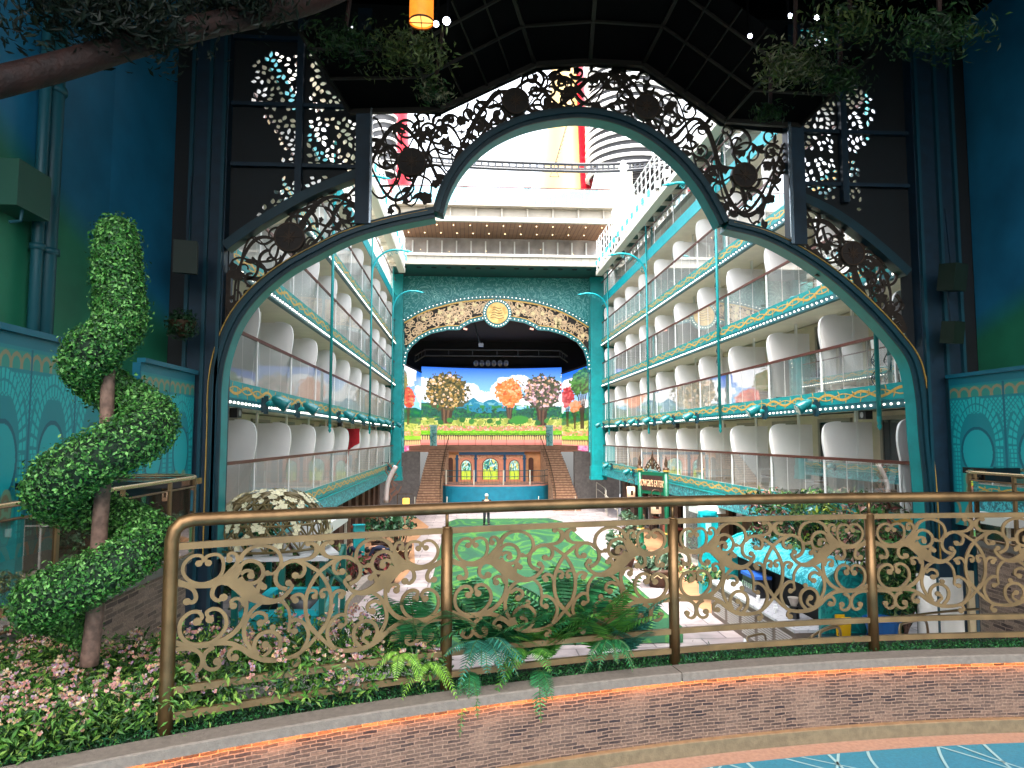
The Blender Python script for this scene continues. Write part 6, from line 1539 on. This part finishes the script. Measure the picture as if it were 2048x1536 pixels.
# planter kerbs
tag(MB().rib(crom([tuple(gp(*q).xy) for q in ((655, 1260), (690, 1225), (740, 1175), (775, 1150), (800, 1140))], 5), .3, lambda q: Vector((q[0], q[1], .45)), lambda q: Vector((q[0], q[1], 0.0))).build('planter_kerb', M('kerb_stone', '8b8178', .8, var=.15, scale=10)), 'curved stone kerb of the planted bed on the left', 'kerb')
tk_ = thing('planter_kerb', gp(1450, 1190), 'brown stone kerb of the long planted bed on the right', 'kerb')
K1 = [tuple(gp(*q).xy) for q in ((1345, 1135), (1400, 1165), (1460, 1195), (1540, 1232))]
MB().rib(K1, .35, lambda q: Vector((q[0] + .15, q[1], .5)), lambda q: Vector((q[0] + .15, q[1], 0))).build('kerb_face', stone2m if 'stone2m' in globals() else M('brown_kerb', '8a5a40', .8, var=.4, scale=12), tk_)
MB().rib(K1, .45, lambda q: Vector((q[0] + .15, q[1], .56)), lambda q: Vector((q[0] + .15, q[1], .503))).build('kerb_cap', M('kerb_stone', '8b8178', .8), tk_)
def bush(name, px, py, Y, s, n_, cols, lb, sz=.17, grp='shrubs along the plaza edge'):
    s = tuple(q * 1.2 for q in s); n_ = int(n_ * 1.9)
    c = at(px, py, Y=Y); t = thing(name, c - Vector((0, 0, s[2])), lb, 'shrub', grp); P = []; N = []
    lobes = [Vector((U(-1, 1) * s[0] * .6, U(-1, 1) * s[1] * .6, U(-.6, .6) * s[2])) for _ in range(9)]
    for i in range(n_):
        l = lobes[i % 9]; d = Vector((U(-1, 1), U(-1, 1), U(-1, 1))).normalized(); P.append(c + l + Vector((d.x * s[0], d.y * s[1], d.z * s[2])) * .45 * U(.5, 1.05)); N.append(d)
    leaves('foliage', P, N, sz, cols, leafm, t, aspect=.4); m = MB()
    for l in lobes[:5]: m.tube([c - Vector((0, 0, s[2] * 1.0)), c + l * .8], [.03, .01], 5)
    m.build('stem', bark, t)
gb = G('1f4a26', '2f6a30', '4a7a3a', '16341c', '8a9a5c'); rb = G('6a3a34', '9a6a5c', '4a2c24', '3a5a2c', 'c09a8c')
bush('shrub', 1470, 1170, 21, (1.6, .8, .6), 900, gb + G('a8a878'), 'low mixed shrubs inside the brown kerb on the right', .18)
bush('shrub', 1600, 1040, 18.5, (1.6, .8, .9), 1300, rb + gb, 'mixed red and green shrubs above the turquoise kiosk')
bush('shrub', 1690, 1060, 17, (1.2, .8, .8), 1200, gb + G('9aa83c'), 'yellow green shrubs right of the kiosk roof')
bush('shrub', 1790, 1090, 14.5, (1.3, .8, 1.0), 1600, gb + rb, 'dense bush between the kiosk and the white column')
bush('shrub', 1808, 1170, 13.5, (.4, .5, .8), 900, gb, 'green bush hanging left of the white column')
bush('shrub', 1885, 1080, 13.6, (.6, .5, .4), 600, gb + G('c8d8dc'), 'pale spotted plant above the white column')
bush('shrub', 1680, 1010, 17.4, (2.0, .5, .35), 900, gb, 'fringe of leaves below the lowest right balcony')
bush('shrub', 470, 1110, 15.6, (.7, .5, .8), 900, gb, 'dense green shrubs behind the turquoise frame on the left')
bush('shrub', 560, 1150, 16.5, (1.4, .7, .7), 1500, gb + rb, 'flowering shrubs inside the turquoise frame')
# blossom dome and teal frame kiosk (left)
KY = 13.9; c = at(545, 1080, Y=KY); cx_, cy_ = c.x, KY
dm = thing('blossom_dome', (cx_, cy_, 2.95), 'brass lattice dome covered with white blossoms on the left', 'dome'); R1 = 1.08; zb_ = 2.96; Hd = .98
m = MB()
def dpt(a, v): rr = R1 * math.cos(v * math.pi / 2) ** .72 if v > 0 else R1; return Vector((cx_ + rr * math.cos(a), cy_ + rr * math.sin(a), zb_ + Hd * math.sin(v * math.pi / 2)))
for i in range(22):
    for sg in (1, -1): m.tube([dpt(i * 2 * math.pi / 22 + sg * v * 1.1, v) for v in np.linspace(0, .97, 12)], .02, 5)
    m.tube([dpt(i * 2 * math.pi / 22, v) for v in np.linspace(0, .97, 12)], .014, 5)
for v in (0, .3, .62): m.tube([dpt(a, v) for a in np.linspace(0, 2 * math.pi, 40)], .025, 5)
m.build('lattice', M('brass_lattice', '7a6a44', .45, metal=.3), dm)
m = MB(); random.seed(8)
for _ in range(190):
    a, v = U(0, 6.28), U(.05, .98); p = dpt(a, v); nrm = (p - Vector((cx_, cy_, zb_ + .1))).normalized(); a1, b1 = frame_of(nrm); p = p + nrm * .05; s_ = U(.06, .1)
    for k in range(5):
        t_ = k * 1.257 + U(0, .3); d1 = a1 * math.cos(t_) + b1 * math.sin(t_); d2 = nrm.cross(d1); q = [p, p + d1 * s_ * .6 + d2 * s_ * .4 + nrm * .01, p + d1 * s_ + nrm * .02, p + d1 * s_ * .6 - d2 * s_ * .4 + nrm * .01]; m.add(q, [(0, 1, 2, 3)])
m.build('blossoms', M('blossom_cream', 'e8dfb8', .6, var=.15, scale=3), dm)
kf = thing('garden_kiosk', (cx_ + .2, cy_ + .2, 0), 'turquoise timber frame with white slatted canopy under the blossom dome', 'kiosk')
X0, X1, Y0, Y1 = cx_ - .55, at(662, 1150, Y=KY).x, KY - .6, KY + 1.6
m = MB()
for x in (X0, (X0 + X1) / 2, X1 - .1):
    for y in (Y0, Y1): m.box(x, x + .1, y, y + .1, 0, 2.7)
m.builds('post', M('frame_teal', '0a6a60', .45), kf)
m = MB(); m.bar((X1 - .05, Y0 + .05, 1.9), (X1 - .05, Y1, 2.65), .06).bar((X1 - .05, Y1, 1.9), (X1 - .05, Y0 + .05, 2.65), .06).bar(((X0 + X1) / 2, Y1 + .05, 1.9), (X1, Y1 + .05, 2.65), .06).bar((X1, Y1 + .07, 1.9), ((X0 + X1) / 2, Y1 + .07, 2.65), .06); m.build('cross_brace', M('frame_teal', '0a6a60', .45), kf)
m = MB()
zl = 1.72
m.box(X0 + .11, X1 - .11, Y1 - .25, Y1 + .0, zl, zl + .1).box(X0 + .11, X1 - .11, Y0 + .1, Y0 + .22, zl, zl + .1).box(X1 - .3, X1 - .11, Y0 + .23, Y1 - .26, zl, zl + .1).box(X0 + .11, X0 + .3, Y0 + .23, Y1 - .26, zl, zl + .1)
m.build('bright_ledge', M('ledge_cyan', '18b8c4', .35), kf)
MB().box(X0 + .12, X1 - .12, Y0 + .12, Y0 + .2, 1.2, zl - .01).box(X1 - .2, X1 - .12, Y0 + .21, Y1 - .1, 1.2, zl - .01).build('side_board', teal, kf)
MB().tube([(X0 + .25, KY + .45, 1.35), (X1 - .25, KY + .45, 1.35)], .45, 20).build('dark_drum', M('drum_black', '16181c', .4), kf, True)
m = MB(); m.box(X0 - .3, X1 + .1, Y0 - .3, Y0 - .18, 2.78, 2.86)
for i in range(5): x = X0 - .2 + i * .42; m.obox((x, KY + .2, 2.86), (.28, 1.8, .04), rz=.35)
m.build('canopy_slats', M('canopy_white', 'd8d8d6', .5), kf)
# left arcade shops
wd_m = M('shop_timber', '5c4438', .7, var=.35, scale=3)
t = thing('shop', (XL - 1, 35, 0), 'dark timber shop fronts under the left balconies', 'shop')
m = MB(); m2 = MB()
for i in range(12):
    y = 20 + i * 2.2; m.box(XL - 1.0, XL - .7, y, y + .9, 0, 2.55); m2.box(XL - .95, XL - .9, y + .91, y + 2.19, 0, 2.55)
m.builds('pier', wd_m, t); m2.builds('shop_window', dglass, t)
t = thing('shop', (XR + 1, 35, 0), 'dark timber shop fronts under the right balconies', 'shop')
m = MB(); m2 = MB()
for i in range(12):
    y = 20 + i * 2.2; m.box(XR + 1.0, XR + 1.3, y, y + .9, 0, 2.55); m2.box(XR + 1.15, XR + 1.2, y + .91, y + 2.19, 0, 2.55)
m.builds('pier', wd_m, t); m2.builds('shop_window', dglass, t)
p = at(680, 1012, Y=22); t = thing('shop_canopy', p, 'white flat canopy projecting from the left shops', 'canopy'); MB().obox((XL + .2, 22.5, 2.35), (1.2, 3.2, .3)).build('canopy_roof', M('canopy_white', 'd8d8d6', .5), t)
m = MB()
for y in (21.0, 24.0): m.box(XL + .7, XL + .78, y, y + .08, 0, 2.2)
m.builds('canopy_post', M('pale_rail', 'b0a898', .4), t)
# white leaning slab with tree pattern by the left pier
p0, p1_ = at(772, 1005, Y=36), at(792, 932, Y=36); t = thing('leaning_frame', p0, 'white curved leaning frame with carved branches beside the left pilaster', 'sculpture')
MB().tube(crom([tuple(p0), tuple(at(776, 965, Y=36)), tuple(p1_)], 4), .12, 8).build('curved_edge', M('bone_white', 'c8b8b4', .6), t, True)
m = MB()
for i in range(16): a = at(778 + i % 4 * 3, 1005 - i * 4.3, Y=36.1); m.tube([a, a + Vector((U(-.2, .3), 0, .25)), a + Vector((U(-.3, .4), 0, .5))], .03, 5)
m.build('branches', M('branch_brown', '7a5240', .7), t)
p = at(812, 1005, Y=42); t = thing('paper_lantern', p, 'glowing yellow lantern by the left stage wall', 'lantern'); MB().tube([p - Vector((0, 0, .25)), p + Vector((0, 0, .25))], .2, 10).build('shade', M('yellow_glow', 'ffc94a', .5, emit=.3), t); MB().bar(p + Vector((-.5, 0, .5)), p + Vector((.4, 0, .5)), .04).bar(p + Vector((0, 0, .25)), p + Vector((0, 0, .5)), .03).bar((p.x - .5, p.y, 0), (p.x - .5, p.y, p.z + .5), .05).build('stand', bronze_dk, t)
# cafe furniture
def cafe(px, py, col, lb):
    p = gp(px, py); t = thing('cafe_table', (p.x, p.y, 0), lb, 'table', 'café tables on the plaza'); MB().box(p.x - .45, p.x + .45, p.y - .4, p.y + .4, .72, .76).build('table_top', col, t)
    m = MB()
    for a in (-.4, .4):
        for b in (-.35, .35): m.box(p.x + a - .02, p.x + a + .02, p.y + b - .02, p.y + b + .02, 0, .718)
    m.builds('leg', bronze_dk, t)
    for a, w_ in ((-.8, 'left'), (.8, 'right')):
        q = thing('cafe_chair', (p.x + a, p.y, 0), lb.replace('table', 'chair') + f', {w_} of its table', 'chair', 'café chairs on the plaza'); m = MB()
        for i in (-.2, .2):
            for j in (-.2, .2): m.box(p.x + a + i - .015, p.x + a + i + .015, p.y + j - .015, p.y + j + .015, 0, .44)
        m.builds('leg', bronze_dk, q); MB().box(p.x + a - .22, p.x + a + .22, p.y - .22, p.y + .22, .441, .48).box(p.x + a + (.2 if a > 0 else -.23), p.x + a + (.23 if a > 0 else -.2), p.y - .22, p.y + .22, .5, .9).build('seat', col, q)
orn = M('orange_wood', 'b8703a', .6); rd = M('red_wood', '9a4a38', .6)
cafe(735, 1062, orn, 'orange café table near the left arcade'); cafe(712, 1085, rd, 'red café table by the white canopy')
cafe(1325, 1062, rd, 'red café table beyond the sign posts'); cafe(1372, 1090, rd, 'red café table under the right arcade'); cafe(1345, 1040, rd, 'red café table farthest under the right arcade')
# sign between two green posts
gpn = M('sign_green', '0b5c40', .4, var=.1, scale=4)
A = Vector((gp(1282, 1102).x, gp(1282, 1102).y, 0)); zA = at(1277, 948, Y=A.y).z
B = Vector((at(1333, 990, Y=A.y - 1.7).x, A.y - 1.7, 0)); 
t = thing('shop_sign', (A + B) / 2, 'green framed eatery sign hung between two green posts on the right', 'sign')
for p in (A, B):
    MB().tube([p, p + Vector((0, 0, zA + .25))], .1, 14).lathe([(.001, 0), (.24, 0), (.24, .2), (.15, .32), (.13, .9), (.16, .95), (.1, 1.0)], p, 16).build('post', gpn, t, True)
    MB().lathe([(.13, 0), (.13, .07), (.06, .1), (.07, .18), (.085, .26), (.05, .42), (.002, .6)], p + Vector((0, 0, zA + .25)), 12).build('finial', bronze_dk, t, True)
    MB().lathe([(.14, 0), (.14, .06), (.1, .065)], p + Vector((0, 0, zA + .18)), 12).lathe([(.17, 0), (.17, .06), (.1, .065)], p + Vector((0, 0, .95)), 12).build('gold_ring', gold, t)
dx = (B - A); Ld = dx.length; ang = math.atan2(dx.y, dx.x); mid = (A + B) / 2; zs = zA - .35
MB().obox(mid + Vector((0, 0, zs)), (Ld - .22, .08, .95), rz=ang).build('sign_board', gpn, t)
nrm = Vector((math.sin(ang), -math.cos(ang), 0)); 
MB().obox(mid + Vector((0, 0, zs)) + nrm * .045, (Ld - .4, .02, .66), rz=ang).build('sign_panel', M('sign_brown', '3a2420', .6, var=.3, scale=6), t)
M4 = Matrix.Translation(mid + Vector((0, 0, zs - .02)) + nrm * .065) @ Matrix.Rotation(ang, 4, 'Z') @ Matrix.Rotation(math.pi / 2, 4, 'X') @ Matrix.Diagonal((.72, 1.35, 1, 1))
text_mesh('sign_lettering', "MOWGLI'S EATERY", .3, M('letter_cream', 'e8b890', .5), M4, t, .008)
m = MB()
for i in range(9): a = i / 8; cpt = mid + Vector((0, 0, zs + .5)) + dx.normalized() * (a - .5) * .9; m.tube([cpt + dx.normalized() * .1 * math.cos(q) + Vector((0, 0, .12 + (.5 - abs(a - .5)) * .8 + .1 * math.sin(q))) for q in np.linspace(0, 6.28, 9)], .025, 5)
m.lathe([(.06, .1), (.08, .3), (.03, .5), (.06, .6), (.002, .95)], mid + Vector((0, 0, zs + .5)), 8); m.build('crest', bronze_dk, t)
for px, py, Y, lb in ((1262, 985, 34, 'cream paper lantern with a brown leaf left of the sign posts'), (1312, 1012, 27, 'cream paper lantern with a brown leaf between the sign posts')):
    p = at(px, py, Y=Y); t = thing('paper_lantern', p, lb, 'lantern', 'cream lanterns by the sign'); MB().tube([p - Vector((0, 0, .28)), p + Vector((0, 0, .28))], .2, 16).build('shade', M('cream_lantern', 'f0c8a8', .6, emit=.08), t, True)
    MB().obox(p + Vector((0, -.2, 0)), (.12, .02, .22)).build('leaf_motif', bronze_dk, t); MB().tube([p + Vector((.18 * math.sin(q), 0, .28 + .18 - .18 * math.cos(q))) for q in np.linspace(0, 5.5, 12)], .015, 5).bar((p.x, p.y + .02, p.z + .45), (p.x, p.y + .02, 2.56), .02).build('hanger', bronze_dk, t)
# glass booth and turquoise totem on the right
p = gp(1400, 1185); t = thing('glass_booth', (p.x + .3, p.y + 2, 0), 'slender white framed glass booth with a white roof block on the right', 'booth'); bx, by = p.x + .2, p.y + 2.2
m = MB()
for a in (0, .55, 1.1): m.box(bx + a, bx + a + .06, by, by + .06, 0, 2.6)
m.box(bx, bx + 1.16, by, by + .06, 2.0, 2.06); m.build('frame', whitem, t); MB().box(bx + .06, bx + 1.1, by + .02, by + .04, 0, 2.6).build('glass', glass, t); MB().box(bx + .5, bx + 1.5, by - .1, by + 1, 2.28, 2.55).build('roof_block', whitem, t)
p = gp(1420, 1190); t = thing('information_totem', (p.x, p.y, 0), 'turquoise totem with a white emblem panel on the right', 'totem'); zt_ = at(0, 1040, Y=p.y).z
MB().box(p.x - .28, p.x + .28, p.y - .1, p.y + .25, 0, zt_).lathe([(.3, 0), (.3, .1), (.001, .14)], (p.x, p.y + .08, zt_ + .002), 20).build('body', teal_b, t)
MB().box(p.x - .13, p.x + .05, p.y - .115, p.y - .102, zt_ - .5, zt_ - .25).build('emblem_panel', M('pale_cyan', 'a8e0e4', .5), t)
# turquoise barrel-roof coffee kiosk
kx = gp(1500, 1240); YK0, YK1 = 14.6, 20.0
t = thing('coffee_kiosk', (7.7, 17.2, 0), 'turquoise barrel roofed coffee kiosk with louvred grey counter on the right', 'kiosk')
xl_ = at(1640, 1200, Y=YK0).x; xw = 1.7; zr = 1.75; ro = MB(); n_ = 18
for a in range(n_ + 1):
    q = math.pi * a / n_; ro.v += [(xl_ + xw / 2 - xw / 2 * math.cos(q), YK0, zr + .5 * math.sin(q)), (xl_ + xw / 2 - xw / 2 * math.cos(q), YK1, zr + .5 * math.sin(q))]
for a in range(n_): ro.f.append((2 * a, 2 * a + 2, 2 * a + 3, 2 * a + 1))
roofw = M('rippled_turquoise', '0f9fae', .35, scale=4, col2='6fdcea', lo=.5, hi=.52, dist=3)
ro.build('barrel_roof', roofw, t, True)
MB().prism([(xl_ - .05, 0), (xl_ + xw + .05, 0)] + [(xl_ + xw / 2 + (xw / 2 + .05) * math.cos(q), zr + .55 * math.sin(q)) for q in np.linspace(0, math.pi, 16)], XZ(YK0 - .12), XZ(YK0 - .01)).build('end_panel', M('kiosk_pattern', '0a6f72', .4, scale=3, col2='17938f', lo=.48, hi=.52, dist=3), t)
MB().prism([(xl_ - .05, 0), (xl_ + xw + .05, 0)] + [(xl_ + xw / 2 + (xw / 2 + .05) * math.cos(q), zr + .55 * math.sin(q)) for q in np.linspace(0, math.pi, 16)], XZ(YK1 + .01), XZ(YK1 + .12)).build('end_panel', teal, t)
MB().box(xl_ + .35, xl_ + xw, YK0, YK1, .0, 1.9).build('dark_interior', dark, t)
ct = MB().box(xl_ - .55, xl_ + .3, YK0 + .05, YK1 - .1, .9, .96).build('countertop', M('speckled_marble', 'cfcdd0', .25, scale=14, col2='9a98a2', lo=.55, hi=.7), t)
MB().box(xl_ - .5, xl_ + .25, YK0 + .1, YK1 - .15, 0, .898).build('counter_body', M('taupe_counter', '77695e', .6), t)
m = MB()
for k in range(5):
    y = YK0 + .25 + k * .98
    for j in range(12): m.obox((xl_ - .512, y + .4, .14 + j * .055), (.02, .78, .034), ry=.5)
m.build('louvre', M('louvre_grey', 'b4aca6', .5), t)
m = MB()
for i in range(6): m.lathe([(.03, 0), (.045, .12), (.04, .12), (.001, .01)], (xl_ - .3 + (i % 2) * .12, 16.1 + i * .25, .965), 10)
for i in range(5): m.lathe([(.04, 0), (.06, .16), (.05, .16), (.001, .01)], (xl_ - .25 + (i % 3) * .14, 18.6 + (i // 3) * .2, .965), 10)
tag(m.build('paper_cups', whitem), 'white cups standing on the coffee kiosk counter', 'cups', kind='stuff')
e = thing('coffee_machine', (xl_ + .1, 18.0, .97), 'black and steel coffee machine with blue top on the kiosk counter', 'coffee machine'); MB().box(xl_ - .15, xl_ + .25, 17.5, 18.4, .97, 1.42).build('machine_body', M('machine_black', '15171c', .3), e); MB().box(xl_ - .2, xl_ + .25, 17.5, 18.4, 1.423, 1.5).build('blue_top', M('machine_blue', '2a62c0', .4), e)
m = MB()
for i in range(6): m.box(xl_ - .2, xl_ - .155, 17.55 + i * .14, 17.63 + i * .14, 1.15, 1.28)
m.build('steel_group', M('steel', 'c0c4c8', .25, metal=.9), e)
e = thing('espresso_grinder', (xl_ - .1, 15.6, .97), 'dark grinder with pale hopper near the front of the kiosk counter', 'grinder'); MB().lathe([(.12, 0), (.1, .25), (.001, .26)], (xl_ - .1, 15.6, .97), 12).build('base', M('machine_black', '15171c', .3), e); MB().lathe([(.06, .262), (.13, .45), (.001, .46)], (xl_ - .1, 15.6, .97), 12).build('hopper', M('hopper_pale', 'a89c90', .3), e)
sheet('tiled_floor', pxpoly([(1495, 1215), (1640, 1300), (1660, 1345), (1480, 1345)]), .006, M('white_tiles', 'c8ced2', .4, scale=6, col2='8fa4b4', lo=.55, hi=.6))
# yellow sign, bins, blue tub, column, stair rails
p = at(1697, 1258, Y=14); t = thing('floor_sign', (p.x, 14, 1.05), 'yellow folding caution board in front of the kiosk end', 'caution sign'); 
MB().obox((p.x, 14.1, p.z), (.2, .03, .42), rx=.12).obox((p.x, 14.3, p.z), (.2, .03, .42), rx=-.12).build('sign_leaves', M('safety_yellow', 'e8b40c', .5), t)
t = thing('storage_box', (p.x + .1, 14.3, 0), 'dark turquoise cabinet carrying the yellow board', 'cabinet'); MB().box(p.x - .5, p.x + .9, 13.9, 14.5, 0, p.z - .22).build('cabinet_body', teal_d, t)
p = at(1765, 1255, Y=13.5); tag(MB().lathe([(.25, 0), (.34, .3), (.36, .32), (.3, .3), (.001, .1)], (p.x, 13.5, p.z - .15), 18).lathe([(.3, 0), (.3, p.z - .16)], (p.x, 13.5, 0), 14).build('blue_tub', M('tub_blue', '155a9c', .4)), 'blue round tub right of the kiosk', 'tub')
p = at(1880, 1210, Y=13.0); t = thing('white_column', (p.x, 13, 0), 'stout round white column at the lower right', 'column'); MB().tube([(p.x, 13.0, 0), (p.x, 13.0, at(1880, 1150, Y=13).z)], .38, 28).build('shaft', M('column_cream', 'eeeae2', .5), t, True); MB().box(p.x + .36, p.x + .5, 12.7, 13.1, 0, at(0, 1160, Y=13).z).build('edge_strip', M('cream_strip', 'd8c49c', .6), t)
hrm = M('stair_rail_bronze', '8a7352', .35, metal=.6)
def hr(P, Y, lb, r=.02):
    pts = [at(a, b, Y=Y + k * .15) for k, (a, b) in enumerate(P)]; m = MB().tube(crom([tuple(p) for p in pts], 4), r, 8)
    for q in (pts[0], pts[-1]): m.bar(q, (q.x, q.y, 0), r * 1.6)
    tag(m.build('stair_handrail', hrm, smooth=True), lb, 'handrail', 'handrails of the stairs below the kiosk')
hr([(1496, 1284), (1496, 1274), (1525, 1268), (1531, 1276), (1531, 1284)], 11.5, 'short black looped handrail end in front of the tiled floor')
hr([(1620, 1275), (1670, 1250), (1760, 1240), (1900, 1222), (2047, 1213), (2120, 1205)], 10.5, 'long pale handrail rising to the right below the kiosk')
hr([(1640, 1280), (1642, 1264), (1672, 1254), (1680, 1262), (1682, 1285)], 10.2, 'looped handrail end in front of the yellow board')
hr([(1802, 1285), (1800, 1254), (1810, 1246), (1845, 1240), (1854, 1250), (1857, 1285)], 10, 'looped handrail end in front of the white column')
for side_, xx0 in ((1, 11),):
    tag(MB().box(9.3, 14, 12.9, 13.3, 0, 3.3).build('retaining_wall', M('dark_planter_wall', '1d1c18', .9), origin=False), 'dark wall behind the shrubs on the right', 'wall')
